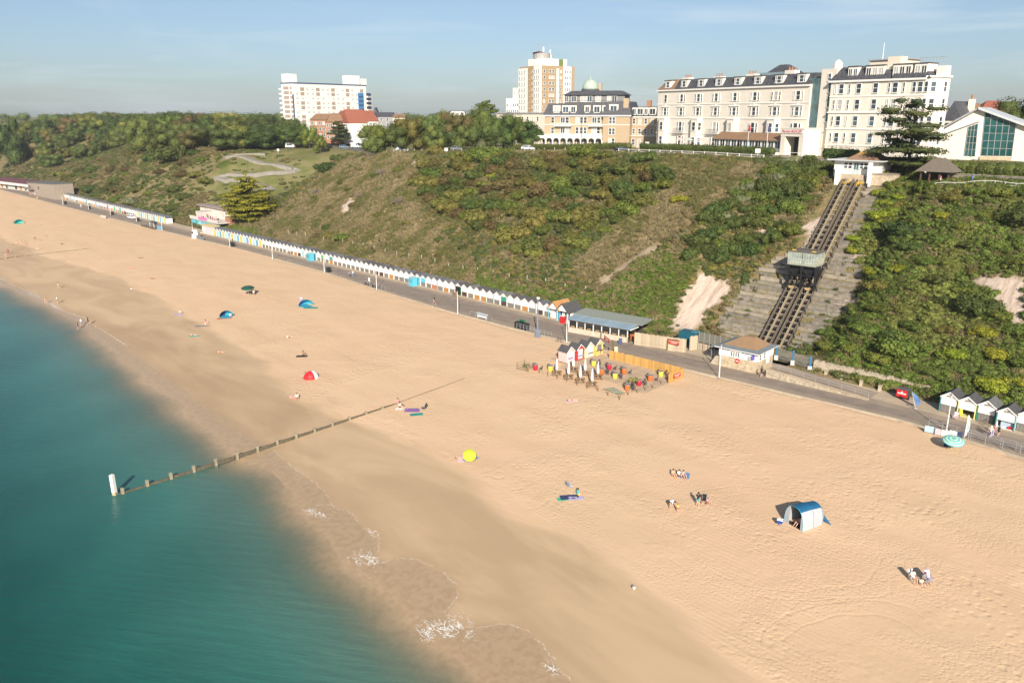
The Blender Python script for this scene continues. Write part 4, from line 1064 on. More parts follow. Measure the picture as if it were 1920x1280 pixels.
class Facade:
 def __init__(s,pa,da,pb,db,z0):
  a = atd(pa,250,da); b = atd(pb,250,db)
  s.a = a[:2]; s.d = b[:2] - a[:2]; s.L = float(np.linalg.norm(s.d)); s.d = s.d / s.L
  s.z0 = z0; s.rz = math.atan2(s.d[1],s.d[0])
 def loc(s,x=0,y=0,z=0):
  n = np.array([-s.d[1],s.d[0]]); q = s.a + s.d * x + n * y
  return (float(q[0]),float(q[1]),s.z0 + z)
 def xz(s,px,py,y=0.0):
  """local x, z of the point of the wall plane (set back by y) that the photograph shows at a pixel"""
  r = ray(px,py); n = np.array([-s.d[1],s.d[0]]); o = s.a + n * y
  A = np.array([[r[0],-s.d[0]],[r[1],-s.d[1]]]); t,x = np.linalg.solve(A,o)
  return float(x),float(CAM_H + t * r[2] - s.z0)
 def x(s,px,y=0.0): return s.xz(px,250,y)[0]
def absorb(main,sub):
 """make every part of sub a part of main, where it stands"""
 def mtx(o): return Matrix.LocRotScale(o.location,o.rotation_euler,o.scale)
 rel = mtx(main).inverted() @ mtx(sub)
 for c in [c for c in COL.objects if c.parent == sub]:
  m4 = rel @ mtx(c); c.parent = main
  l,r,sc = m4.decompose(); c.location = l; c.rotation_euler = r.to_euler(); c.scale = sc
 bpy.data.objects.remove(sub)
_WM = {}
def win_mesh(w,h,style):
 k = (round(w,2),round(h,2),style)
 if k in _WM: return _WM[k]
 f = MB(); t = 0.11 if w > 0.7 else 0.08; d = 0.10
 f.box(-w / 2 - t,-w / 2,-d,0.05,-h / 2 - t,h / 2 + t); f.box(w / 2,w / 2 + t,-d,0.05,-h / 2 - t,h / 2 + t)
 f.box(-w / 2,w / 2,-d,0.05,h / 2,h / 2 + t); f.box(-w / 2 - t,w / 2 + t,-d - 0.08,0.05,-h / 2 - t - 0.06,-h / 2)
 if 'm' in style: f.box(-0.05,0.05,-0.07,0.03,-h / 2,h / 2)
 if 't' in style: f.box(-w / 2,w / 2,-0.065,0.03,-0.05,0.05)
 if '3' in style:
  for q in (-w / 6,w / 6): f.box(q - 0.05,q + 0.05,-0.07,0.03,-h / 2,h / 2)
 g = MB().box(-w / 2,w / 2,-0.03,0.02,-h / 2,h / 2)
 _WM[k] = (f.mesh('window',M_TRIM),{m.name: g.mesh('pane',m) for m in (M_GLASS,M_BLIND,M_TEAL)})
 return _WM[k]
def window(parent,x,z,w,h,y=0.0,style='t',glass=None,rz=0.0,name='window'):
 f,g = win_mesh(w,h,style)
 if glass is None: glass = M_BLIND if rnd.random() < 0.22 else M_GLASS
 o = link(name,f,parent,(x,y - 0.03,z),rz)
 link('pane',g[glass.name],o)
 return o
def railing(parent,x0,x1,y,z,h=1.0,name='balcony_rail',n=None,mt=None,post=1.2):
 mb = MB(); mb.box(x0,x1,y - 0.03,y + 0.03,z + h - 0.06,z + h); mb.box(x0,x1,y - 0.02,y + 0.02,z + 0.1,z + 0.15)
 n = n or max(2,int((x1 - x0) / 0.35))
 for i in range(n + 1):
  q = x0 + (x1 - x0) * i / n; mb.box(q - 0.02,q + 0.02,y - 0.02,y + 0.02,z,z + h)
 return part(name,mb,mt or M_IRON,parent)
def lettering(parent,text,size,loc,rot,mt,name='lettering',width=None,depth=0.02):
 cu = bpy.data.curves.new(name,'FONT'); cu.body = text; cu.size = size; cu.extrude = depth; cu.align_x = 'CENTER'; cu.align_y = 'CENTER'
 cu.materials.append(mt)
 o = link(name,cu,parent,loc,rot)
 bpy.context.view_layer.update()
 me = bpy.data.meshes.new_from_object(o.evaluated_get(bpy.context.evaluated_depsgraph_get())); bpy.data.objects.remove(o)
 o = link(name,me,parent,loc,rot)
 if width:
  bpy.context.view_layer.update(); wd = o.dimensions.x
  if wd > 0: o.scale = (width / wd,1,1)
 return o
# ---- the long white seaside hotel: stepped left wing, glazed link, taller right wing
HZ = 30.0
HA = Facade(1231,262,1512,210,HZ)
hotel = thing('hotel','long white four-storey seaside hotel with slate mansard roof above the cliff','hotel',HA.loc(),HA.rz)
L = HA.L
mb = MB().box(0,L,0,14,-1,18.2); part('wall',mb,M_WHITE,hotel)
mb = MB()
for z,d,t in ((5.3,0.18,0.25),(9.7,0.14,0.22),(13.7,0.14,0.22),(17.75,0.45,0.42)): mb.box(-d,L,-d,0,z,z + t); mb.box(-d,0,0,14,z,z + t)
part('cornice',mb,M_TRIM,hotel)
nb = 8; bw = L / nb
mb = MB().frustum(bw,L - 0.1,-0.1,14,18.2,bw + 0.2,L - 0.1,1.7,12.5,21.0); rf = part('roof',mb,M_SLATE,hotel)
mb = MB().frustum(-0.3,bw - 0.02,-0.3,14,18.2,1.6,bw - 1.2,2.4,11,21.2); part('roof',mb,M_BROWNT,hotel)
for i in range(nb):
 xc = bw * (i + 0.5)
 for z in (15.6,11.7):
  window(hotel,xc,z,1.15,2.05)
  if not (i == 0 and z > 15):
   for q in (-1.35,1.35): window(hotel,xc + q,z,0.5,1.95)
 mb = MB().prism([(-1.9,0),(1.9,0),(1.9,0.16),(0.5,0.2),(0,0.62),(-0.5,0.2),(-1.9,0.16)],'y',-0.28,0.0); part('pediment',mb,M_TRIM,hotel,(xc,0,13.05))
 if i % 2 == 0:     # canted bay,ground and first floor
  pl = [(-2.2,0),(-1.35,-1.25),(1.35,-1.25),(2.2,0)]
  mb = MB().prism(pl,'z',0.5,9.6); b = part('bay_window',mb,M_WHITE,hotel,(xc,0,0))
  mb = MB().prism([(-2.35,0),(-1.45,-1.42),(1.45,-1.42),(2.35,0)],'z',9.6,9.9); part('bay_roof',mb,M_TRIM,hotel,(xc,0,0))
  for z in (7.5,3.2):
   window(hotel,xc,z,1.3,2.2,-1.26); window(hotel,xc + 1.78,z,0.8,2.1,-0.63,rz=math.radians(55.8)); window(hotel,xc - 1.78,z,0.8,2.1,-0.63,rz=math.radians(-55.8))
 else:
  for z in (7.4,3.2):
   window(hotel,xc,z,1.2,2.6)
   for q in (-1.35,1.35): window(hotel,xc + q,z,0.55,2.4)
  part('balcony',MB().box(xc - 2.2,xc + 2.2,-1.0,-0.02,5.55,5.75),M_TRIM,hotel); railing(hotel,xc - 2.2,xc + 2.2,-0.95,5.75)
 # dormer
 mb = MB().box(-1.5,1.5,0.0,4.0,0,2.2); dm = part('dormer',mb,M_WHITE,hotel,(xc + 0.3,0.35,18.6))
 part('dormer_roof',MB().box(-1.7,1.7,-0.2,4.2,2.2,2.38),M_SLATE,dm)
 window(hotel,xc + 0.3,19.65,1.25,1.55,0.33)
 for q in (-0.95,0.95): window(hotel,xc + 0.3 + q * 1.08,19.65,0.38,1.55,0.33)
for px,h in ((1283,3.2),(1341,3.0),(1402,3.2),(1474,3.6)):
 x = HA.x(px,5); mb = MB().box(x - 1.6,x + 1.6,4.2,6.2,18.5,18.5 + h); c = part('chimney',mb,M_WHITE,hotel)
 mb = MB()
 for q in (-1,0,1): mb.lathe([(0.22,0),(0.2,0.8),(0.24,0.85)],8,(x + q,5.2,18.5 + h))
 part('chimney_pot',mb,M_BRICK,c)
x = HA.x(1452,9); mb = MB().frustum(x - 7,x + 7,8,13.5,20.6,x - 1.2,x + 1.2,10,11.5,24.0); part('roof_pavilion',mb,M_SLATE,hotel)
part('roof_glazing',MB().box(x - 7,x + 8,7.6,7.8,20.5,22.0),mat('pale_glass',(0.22,0.30,0.33),rough=0.1,spec=0.8),hotel)
# ground floor terrace, conservatory and porch
part('terrace',MB().box(-0.5,HA.x(1495),-7.5,-0.01,-1.5,1.55),M_WHITE,hotel)
railing(hotel,0.5,HA.x(1340),-7.3,1.55,0.95,'terrace_rail')
x0,x1 = HA.x(1343,-4),HA.x(1469,-4)
cons = part('conservatory',MB().box(x0,x1,-4.6,-1.3,1.56,2.3),M_TRIM,hotel)
n = 11
for i in range(n):
 q = x0 + (x1 - x0) * (i + 0.5) / n; window(hotel,q,3.3,(x1 - x0) / n - 0.5,1.8,-4.55,'m',M_GLASS)
mb = MB().prism([(-5.2,4.35),(-1.3,4.35),(-1.3,6.2),(-1.6,6.2)],'x',x0 - 0.5,x1); part('conservatory_roof',mb,M_BROWNT,hotel)
x0,x1 = HA.x(1470,-5),HA.x(1513,-5); xm = (x0 + x1) / 2
mb = MB(); mb.box(x0,x0 + 1.4,-6,-0.01,0.2,5.6); mb.box(x1 - 1.4,x1,-6,-0.01,0.2,5.6); mb.box(x0,x1,-6.05,-0.01,5.6,7.4); mb.box(x0 - 0.2,x1 + 0.2,-6.3,-0.01,7.4,7.65)
porch = part('porch',mb,M_WHITE,hotel)
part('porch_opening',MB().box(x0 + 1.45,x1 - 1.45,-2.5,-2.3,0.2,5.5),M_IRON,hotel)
part('sign_board',MB().box(x0 + 0.2,x1 - 0.2,-6.22,-6.06,6.35,7.3),M_TRIM,hotel)
lettering(hotel,'Marriott HIGHCLIFF',0.95,(xm,-6.25,6.82),(math.pi / 2,0,0),M_RED,'sign_lettering',width=(x1 - x0) * 0.86)
# glazed link and white stair tower
HB = Facade(1549,204,1745,183,HZ)
part('glazed_link',MB().box(L - 1.2,HA.x(1528),0.5,9,7.5,19.6),mat('link_glass',(0.10,0.17,0.175),rough=0.08,var=0.4,scale=0.3,spec=0.8),hotel)
part('link_wall',MB().box(L + 0.02,HA.x(1549),0.6,10,-1,7.45),M_WHITE,hotel)
t0 = HA.x(1528); t1 = HA.x(1556)
part('stair_tower',MB().box(t0,t1,0.3,5,0,21.6),M_WHITE,hotel); window(hotel,(t0 + t1) / 2 + 0.3,19.6,0.9,1.6,0.28)
for z in (17.5,14,10.5): window(hotel,t1 - 1.4,z,1.2,2.6,0.28,'t',M_TEAL)
part('roof_dome',MB().lathe([(1.1,0),(1.1,0.8),(0.95,1.5),(0.5,2.0),(0.05,2.2)],12,(t0 + 2.4,3,21.6)),M_WHITE,hotel)
RW = thing('hotel_wing','tall white five-storey right wing of the seaside hotel behind the cedar','hotel',HB.loc(),HB.rz)
L2 = HB.L
part('wall',MB().box(0,L2 - 2.4,0,9,-1,18.7),M_WHITE,RW)
mb = MB()
for z,d,t in ((3.6,0.12,0.2),(7.4,0.16,0.22),(11.2,0.25,0.35),(14.9,0.12,0.2),(18.3,0.5,0.42)): mb.box(-d,L2 - 2.4,-d,0,z,z + t)
part('cornice',mb,M_TRIM,RW)
ROWS = [16.8,13.2,9.4,5.5]
for px,w in ((1569,1.1),(1601,1.1),(1632,1.1),(1668,1.15),(1703,0.7),(1714,1.05),(1725,0.7)):
 for z in ROWS: window(RW,HB.x(px),z,w,2.1)
 window(RW,HB.x(px),2.3,w,1.2)
for px in (1558,1584,1657,1684):
 for z in ROWS: window(RW,HB.x(px),z,0.42,2.0)
for pa,pb in ((1556,1588),(1655,1689)):   # shallow canted projections carrying the window pairs
 pass
mb = MB().prism([(0,0),(2.4,1.6),(2.9,4.4),(1.2,7),(-0.8,7)],'z',-1,18.7); tr = part('corner_turret',mb,M_WHITE,RW,(L2 - 2.4,0.0,0))
mb = MB().prism([(-0.1,-0.45),(2.75,1.45),(3.3,4.5),(1.4,7.4),(-0.8,7.4)],'z',18.7,19.1); part('turret_cornice',mb,M_TRIM,RW,(L2 - 2.4,0,0))
for z in ROWS: window(RW,L2 - 1.2,z,0.9,2.0,0.78,rz=math.radians(33.7))
for z in ROWS: window(RW,L2 + 0.25,z,0.8,2.0,3.0,rz=math.radians(80))
mb = MB().frustum(-0.4,HB.x(1655),-0.4,10,18.7,1.4,HB.x(1653),1.9,8.5,21.8); part('roof',mb,M_SLATE,RW)
mb = MB().frustum(HB.x(1660),L2 - 1.6,-0.4,8,18.7,HB.x(1662),L2 - 4.6,1.9,7.0,22.0); part('roof',mb,M_SLATE,RW)
for px,w in ((1587,2.6),(1627,4.6),(1677,4.4),(1711,3.0)):
 x = HB.x(px,0.5); dm = part('dormer',MB().box(-w / 2,w / 2,0,4,0,2.8),M_WHITE,RW,(x,0.5,18.95)); part('dormer_roof',MB().box(-w / 2 - 0.15,w / 2 + 0.15,-0.2,4.2,2.8,3.0),M_SLATE,dm)
 k = max(1,round(w / 1.5))
 for i in range(k): window(RW,x + (i - (k - 1) / 2) * (w / k),20.3,w / k - 0.45,1.9,0.48,'m')
x0,x1 = HB.x(1616,6),HB.x(1682,6)
part('roof_block',MB().box(x0,x1,6,12,20,23.2),M_CREAM,RW); part('roof_block_cap',MB().box(x0 - 0.4,x1 + 0.4,5.6,12.4,23.2,23.45),M_GREY,RW)
x = HB.x(1661,1.5); part('chimney',MB().box(x - 1.5,x + 1.5,1.2,4.2,18.9,23.6),M_CREAM,RW)
x = HB.x(1751,3); part('chimney',MB().box(x - 1.0,x + 1.0,2.4,4.6,19,21.2),M_WHITE,RW)
x = HB.x(1634,8); part('mast',MB().tube((x,9,23.4),(x,9,27.4),0.09,0.05,6),M_TRIM,RW)
mb = MB()
for q in np.linspace(HB.x(1690),HB.x(1738),9): mb.box(q - 0.03,q + 0.03,4,4.06,22.0,23.2)
mb.box(HB.x(1690),HB.x(1738),4,4.05,23.1,23.18); part('roof_rail',mb,M_GREY,RW)
for px,py0,py1 in ((1401,240,283),(1437,242,281)):
 x,z = HA.xz(px,py1,-9); o = thing('flagpole','white flagpole with furled %s flag on the hotel terrace' % ('red' if px < 1420 else 'blue'),'flagpole',HA.loc(x,-9,0))
 part('pole',MB().tube((0,0,-0.6),(0,0,8.6),0.07,0.05,6),M_TRIM,o); part('flag',MB().lathe([(0.05,0),(0.3,0.4),(0.22,1.4),(0.06,1.8)],6,(0.2,0,6.6)),M_RED if px < 1420 else M_NAVY,o)
M_PINKP = mat('dusty_pink_canvas',(0.55,0.42,0.40),rough=0.8); M_SAGE = mat('sage_canvas',(0.40,0.48,0.43),rough=0.8)
for px,mt,nm in ((1275,M_PINKP,'dusty pink'),(1291,M_SAGE,'sage green'),(1314,M_PINKP,'rose coloured')):
 x,z = HA.xz(px,258,-4); o = thing('terrace_parasol','%s open parasol on the hotel terrace' % nm,'parasol',HA.loc(x,-4,1.55))
 part('pole',MB().tube((0,0,0),(0,0,2.5),0.04,None,6),M_TRIM,o); part('canopy',MB().lathe([(1.7,2.1),(1.2,2.35),(0.05,2.75)],8),mt,o)
absorb(hotel,RW)
# ---- buff brick villa with slate mansard and green dome
VZ = 30.0
VA = Facade(1021,297,1182,287,VZ); Lv = VA.L
villa = thing('brick_villa','buff brick villa with slate mansard attic and pale green copper dome','villa',VA.loc(),VA.rz)
x1 = VA.x(1132)
part('wall',MB().box(0,x1,0,16,-1,10.4).box(x1,Lv,-1.6,16,-1,10.4),M_BUFF,villa)
part('cornice',MB().box(-0.5,x1,-0.5,0,10.2,10.6).box(x1 - 0.3,Lv + 0.4,-2.1,-1.6,10.2,10.6).box(0,x1,-0.1,0,7.3,7.5).box(x1,Lv,-1.7,-1.6,7.3,7.5).box(0,x1,-0.1,0,3.8,4.0),M_TRIM,villa)
part('roof',MB().frustum(-0.5,x1 + 0.5,-0.5,16,10.6,1.0,x1,1.2,15,14.6).frustum(x1 - 0.3,Lv + 0.5,-2.1,16,10.61,x1 + 1.0,Lv - 1.0,-0.6,15,15.2),M_SLATE,villa)
xa,xb = VA.x(1053),VA.x(1165)
part('attic',MB().box(xa,xb,3.5,13,14.6,17.4),mat('attic_grey',(0.20,0.195,0.20)),villa); part('attic_roof',MB().frustum(xa - 0.8,xb + 0.8,2.7,14,17.4,xa + 2,xb - 2,5,11,18.9),M_SLATE,villa)
railing(villa,xa - 2,xb + 1,2.2,14.6,1.0,'attic_rail')
for px,w in ((1061,1.3),(1075,1.6),(1093,2.2),(1104,1.6),(1120,1.8),(1140,1.2),(1150,1.6)): window(villa,VA.x(px,3.5),16.1,w,1.8,3.48,'m')
for px,w in ((1043,2.2),(1060,2.3),(1074,1.8),(1100,1.6),(1118,2.2),(1134,1.8)):
 x = VA.x(px); d = part('dormer',MB().box(-w / 2 - 0.25,w / 2 + 0.25,0,2.5,0,2.9),M_WHITE,villa,(x,0.05,11.0)); window(villa,x,12.5,w - 0.3,2.0,0.03,'m')
x = VA.x(1149,-1.6); part('dormer',MB().box(-1.6,1.6,0,2.5,0,3.2),M_WHITE,villa,(x,-1.5,11.0)); window(villa,x,12.6,2.2,2.2,-1.52,'m')
for z,h in ((8.9,1.9),(5.4,2.1)):
 for px,w in ((1036,1.0),(1055,1.5),(1063,1.2),(1082,1.0),(1090,1.0),(1097,1.0),(1114,1.5),(1122,1.0)): window(villa,VA.x(px),z,w,h,0,'m' if w > 1.2 else 't')
for z in (8.9,5.2,1.8):
 for px in (1144,1150): window(villa,VA.x(px,-1.6),z,0.9,2.0,-1.6)
for pa,pb in ((1041,1072),(1105,1132)):
 for z in (7.0,3.5): part('balcony',MB().box(VA.x(pa),VA.x(pb),-1.6,-0.02,z - 0.2,z),M_TRIM,villa); railing(villa,VA.x(pa),VA.x(pb),-1.55,z,0.95,mt=M_TRIM)
# arcade along the ground floor
x0 = VA.x(1011,-2.2); mb = MB(); n = 9; w = (x1 - x0) / n
for i in range(n + 1): mb.box(x0 + i * w - 0.22,x0 + i * w + 0.22,-2.6,-2.2,-1,2.0)
for i in range(n):
 c = x0 + (i + 0.5) * w; r = w / 2 - 0.22
 out = [(c - r,2.0)] + [(c - r * math.cos(a),2.0 + 0.8 * r * math.sin(a)) for a in np.linspace(0,math.pi,9)] + [(c + r,2.0)]
 for (p,q) in zip(out[:-1],out[1:]): mb.add([(p[0],-2.6,p[1]),(q[0],-2.6,q[1]),(q[0],-2.6,3.4),(p[0],-2.6,3.4),(p[0],-2.2,p[1]),(q[0],-2.2,q[1])],[(0,1,2,3),(0,4,5,1)])
 mb.box(c - w / 2,c - r,-2.6,-2.2,2.0,3.4); mb.box(c + r,c + w / 2,-2.6,-2.2,2.0,3.4)
mb.box(x0 - 0.4,x1,-2.8,-0.01,3.4,3.65); part('arcade',mb,M_TRIM,villa)
for i in range(n): window(villa,x0 + (i + 0.5) * w,1.4,1.2,2.2,0,'m',M_GLASS)
xd = VA.x(1105,8); part('drum',MB().lathe([(3.3,0),(3.3,1.0)],16,(xd,8,18.4)),M_SLATE,villa)
mb = MB().lathe([(3.0 * math.cos(a),3.5 * math.sin(a)) for a in np.linspace(0,1.5,9)],16,(xd,8,19.4)); part('dome',mb,M_COPPER,villa,smooth=True)
part('finial',MB().lathe([(0.25,0),(0.2,0.4),(0.05,1.1)],8,(xd,8,22.85)),M_COPPER,villa)
part('chimney',MB().box(xd + 3.0,xd + 4.0,8,9,18,21.5),M_BUFF,villa)
xc_ = VA.x(1172,-1); part('chimney',MB().box(xc_ - 0.9,xc_ + 0.9,-1.3,0.6,10.6,16.2),M_BUFF,villa)
VB = Facade(1183,290,1233,285,VZ)
v2 = thing('brick_villa_wing','lower right wing of the buff brick villa with four white dormers','villa',VB.loc(),VB.rz)
part('wall',MB().box(0,VB.L,0,14,-1,10.0),M_BUFF,v2); part('cornice',MB().box(-0.2,VB.L,-0.4,0,9.8,10.15).box(0,VB.L,-0.1,0,7.2,7.35),M_TRIM,v2)
part('roof',MB().frustum(0,VB.L,-0.4,14,10.15,0,VB.L,1.0,13,13.4),M_SLATE,v2)
for i,px in enumerate((1188,1199,1210,1222)):
 x = VB.x(px); w = 2.4 if i in (1,3) else 1.6; part('dormer',MB().box(-w / 2,w / 2,0,2.5,0,2.8),M_WHITE,v2,(x,-0.05,10.3)); window(v2,x,11.8,w - 0.5,1.9,-0.07,'m')
 for z in (8.6,5.2): window(v2,x,z,0.9,1.7)
part('ground_floor_bay',MB().box(1,VB.L,-2.5,-0.01,-1,3.6),M_BUFF,v2); part('bay_cap',MB().box(0.8,VB.L,-2.7,-0.01,3.6,3.8),M_TRIM,v2)
for px in (1188,1199): window(v2,VB.x(px,-2.5),1.6,1.1,1.9,-2.5)
part('chimney',MB().box(VB.L * 0.35,VB.L * 0.35 + 1.4,5,6.4,12,15.6).box(VB.L * 0.78,VB.L * 0.78 + 1.6,5,6.4,12,15.4),M_BRICK,v2)
absorb(villa,v2)
# ---- white slab block of flats far behind
BZ = 28.0
BA = Facade(556,570,690,622,BZ); Lb = BA.L
blk = thing('tower_block','long white slab block of flats with two roof towers on the skyline','tower block',BA.loc(),BA.rz)
part('wall',MB().box(0,Lb,0,13,0,33),M_TRIM,blk)
part('roof_strip',MB().box(-0.3,Lb + 0.3,-0.3,13.3,33,33.7),M_NAVY,blk)
for k in range(9):
 z = 5.0 + k * 3.05
 for i in range(14):
  x = Lb * (i + 0.6) / 14.6
  if i % 3 == 1 and k in (1,2,4,5,7,8): part('window',MB().box(x - 1.6,x + 1.6,-0.14,0.02,z - 1.1,z + 1.1),M_TAUPE,blk)
  elif (i * 7 + k * 3) % 4: part('window',MB().box(x - 1.0,x + 1.0,-0.1,0.02,z - 0.5,z + 0.5),mat('pale_window',(0.48,0.46,0.47),rough=0.3),blk)
for k in range(10): part('balcony_band',MB().box(0.5,Lb - 9,-0.2,-0.15,3.1 + k * 3.05,3.25 + k * 3.05),M_TRIM,blk)
part('stair_panel',MB().box(Lb - 8.2,Lb - 3.0,-0.4,-0.02,2,28),M_BLUEP,blk)
for k in range(8): part('stair_landing',MB().box(Lb - 7.8,Lb - 3.4,-0.6,-0.41,3.5 + k * 3.05,4.5 + k * 3.05),M_NAVY,blk)
for px,w,h in ((553,6.4,5.6),(667,9.5,6.4),(684,4.6,4.4)):
 x = BA.x(px,5); part('roof_tower',MB().box(x - w / 2,x + w / 2,3,11,33.7,33.7 + h),M_TRIM,blk)
# end face with its balconies, left
for k in range(9):
 z = 4.5 + k * 3.1
 part('balcony',MB().box(-0.35,0.02,5.0,10.6,z,z + 1.9),M_TAUPE,blk)
 part('end_window',MB().box(-0.2,0.02,1.6,3.8,z,z + 1.7),M_TAUPE,blk)
 part('side_balcony',MB().box(-0.8,1.5,13.02,15.2,z - 0.3,z + 0.7),M_TRIM,blk)
part('navy_panel',MB().box(-0.3,0.02,0.1,1.3,3,26),M_NAVY,blk)
BR = Facade(690.5,623,700,632,BZ)
br = thing('tower_block_balconies','stack of curved white balconies at the right end of the slab block','tower block',BR.loc(),BR.rz)
part('wall',MB().box(0,BR.L,0.5,10,0,28),M_NAVY,br)
for k in range(8): part('balcony',MB().box(0,BR.L,-0.8,0.52,3 + k * 3.1,4.2 + k * 3.1),M_TRIM,br)
absorb(blk,br)
# ---- brick and white tower of flats
TZ = 28.0
TL = Facade(974,418,1013,402,TZ); TR = Facade(1013,402,1075,414,TZ)
tw = thing('brick_tower','tall tower of flats in golden brick with white window bays','tower block',TL.loc(),TL.rz)
H = 35.3
part('wall',MB().box(0,TL.L - 0.1,0,0.8,0,H),M_TBRICK,tw)
part('white_bay',MB().box(-0.4,TL.L * 0.40,-0.5,5,0,H - 0.8),M_TRIM,tw); part('white_bay',MB().box(TL.L * 0.70,TL.L + 0.1,-0.45,0.4,0,H + 0.7),M_TRIM,tw)
for k in range(12):
 z = H - 2.6 - k * 2.75
 for f in (0.06,0.17,0.28): window(tw,TL.L * f,z,0.9,1.3,-0.52,'t',M_GLASS)
 for f in (0.49,0.61): window(tw,TL.L * f,z,0.8,1.3,0.0)
 for f in (0.76,0.85,0.94): window(tw,TL.L * f,z,0.75,1.5,-0.47,'t',M_GLASS)
t2 = thing('brick_tower_side','right-hand face of the golden brick tower with a white balcony bay','tower block',TR.loc(),TR.rz)
part('wall',MB().box(0.4,TR.L,0.05,12,0,H),M_TBRICK,t2)
part('white_bay',MB().box(TR.L * 0.66,TR.L * 0.885,-0.5,3,0,H - 0.2),M_TRIM,t2); part('white_strip',MB().box(TR.L * 0.46,TR.L * 0.53,-0.12,1,0,H - 1.2),M_TRIM,t2)
for k in range(12):
 z = H - 2.6 - k * 2.75
 for f,w in ((0.10,1.0),(0.27,1.2),(0.36,1.2),(0.59,0.8)): window(t2,TR.L * f,z,w,1.3,0.03)
 for f in (0.70,0.77,0.84): window(t2,TR.L * f,z,0.8,1.1,-0.52,'t',M_GLASS)
rb = TL
part('roof_storey',MB().box(0.6,11.5,0.8,11,H,H + 3.2),M_TRIM,t2)
part('water_tank',MB().lathe([(4.2,0),(4.2,2.6)],16,(4.6,5.5,H + 3.2)),mat('grey_panel',(0.34,0.33,0.33),rough=0.7),t2)
part('roof_hat',MB().lathe([(3.0,0),(3.2,0.2),(0.2,0.9)],12,(2.8,5.5,H + 5.8)),mat('maroon_metal',(0.10,0.03,0.04)),t2)
part('mast',MB().tube((2.8,5.5,H + 6.6),(2.8,5.5,H + 10.4),0.12,0.06,6).box(1.6,4.0,5.45,5.55,H + 9.8,H + 10.0),M_GREY,t2)
x = TR.L * 0.35; part('plant_room',MB().box(x - 3,x + 3,5,10,H,H + 5.4),M_CREAM,t2); part('aerial',MB().box(x - 2.2,x - 1.6,5,5.5,H + 5.4,H + 8.8).box(x + 2.0,x + 2.5,5,5.5,H + 5.4,H + 7.6),M_TRIM,t2)
x = TR.L * 0.62; part('green_screen',MB().box(x - 2.6,x + 2.2,2,6,H,H + 3.2),mat('green_screen',(0.14,0.20,0.05)),t2); part('white_box',MB().box(x + 2.4,x + 4.6,2,6,H,H + 3.2),M_TRIM,t2)
absorb(tw,t2)
TA = Facade(949,425,974,420,TZ)
ta = thing('flats_annex','stepped white annex of flats at the foot of the brick tower','flats',TA.loc(),TA.rz)
part('wall',MB().box(0,TA.L,0,12,0,20.6).box(TA.L * 0.42,TA.L,1,12,20.6,25.6),M_TRIM,ta)
for k in range(3):
 for i in range(6): window(ta,TA.L * (i + 0.6) / 6.4,11 + k * 3.2,0.8,1.3)
for i in range(2): window(ta,TA.L * (0.55 + 0.3 * i),23.2,1.0,1.6,0.98)
LF = Facade(931,352,1013,335,29.5)
lf = thing('low_flats','long low cream building half hidden behind the oaks below the tower','flats',LF.loc(),LF.rz)
part('wall',MB().box(0,LF.L,0,10,-1,11.6),M_CREAM,lf); part('roof',MB().box(-0.4,LF.L + 0.4,-0.4,10.4,11.6,12.1),M_GREY,lf)
for k in range(3):
 for i in range(9): window(lf,LF.L * (i + 0.5) / 9,3.0 + k * 3.3,1.0,1.6)
# ---- houses between the slab block and the oaks
def house(name,label,F,h,ridge,depth,wm,rm,wins,gable=False,zrow=2.8,cat='house',hip=0.0):
 o = thing(name,label,cat,F.loc(),F.rz)
 part('wall',MB().box(0,F.L,0,depth,-1,h),wm,o)
 if gable: mb = MB().prism([(-0.4,h - 0.2),(F.L / 2,h + ridge),(F.L + 0.4,h - 0.2)],'y',-0.3,depth)
 else: mb = MB().add([(-0.4,-0.4,h),(F.L + 0.4,-0.4,h),(F.L + 0.4,depth + 0.4,h),(-0.4,depth + 0.4,h),(hip,depth / 2,h + ridge),(F.L - hip,depth / 2,h + ridge)],[(0,1,5,4),(1,2,5),(2,3,4,5),(3,0,4)])
 part('roof',mb,rm,o)
 nf = max(1,int(h / zrow))
 for k in range(nf):
  for i in range(wins): window(o,F.L * (i + 0.5) / wins,h - 1.6 - k * zrow,min(1.2,F.L / wins * 0.5),1.5)
 return o
rh = house('red_roof_house','white upper-storeyed house with steep red tiled roof beside the pine',Facade(650,405,710,415,28),9.5,5.2,12,M_TRIM,M_REDT,6)
part('brick_storey',MB().box(0.02,Facade(650,405,710,415,28).L - 0.02,-0.6,0.0,-1,5.0),M_BRICK,rh)
house('red_roof_gable','white gable end of the red-roofed house rising by the pine',Facade(641,408,655,402,28),9.0,6.2,10,M_TRIM,M_REDT,2,True)
house('orange_brick_house','orange brick house with pink and white bays left of the pine',Facade(583,412,612,408,28),10.2,3.0,10,M_BRICK,M_BROWNT,4)
house('orange_brick_house','second orange brick house with mottled tiled roof directly left of the pine',Facade(612,408,640,405,28),9.2,4.2,10,M_BRICK,M_BROWNT,4,False)
house('slate_roof_house','dark pointed slate roof peeping out right of the slab block',Facade(698,520,712,520,28),11,6,8,M_BRICK,M_SLATE,2,True)
house('slate_roof_house','long dark slate roofed building right of the red-roofed house',Facade(710,480,745,485,28),11.5,2.5,10,M_GREY,M_SLATE,3)
house('far_cottage','pale low house at the left edge of the tree belt',Facade(738,470,760,470,28),11,2,9,M_CREAM,M_BROWNT,3)
house('far_flats','white flat-roofed building peeping over the trees left of the pine top',Facade(845,430,872,430,28),14.5,0.4,9,M_TRIM,M_GREY,3)
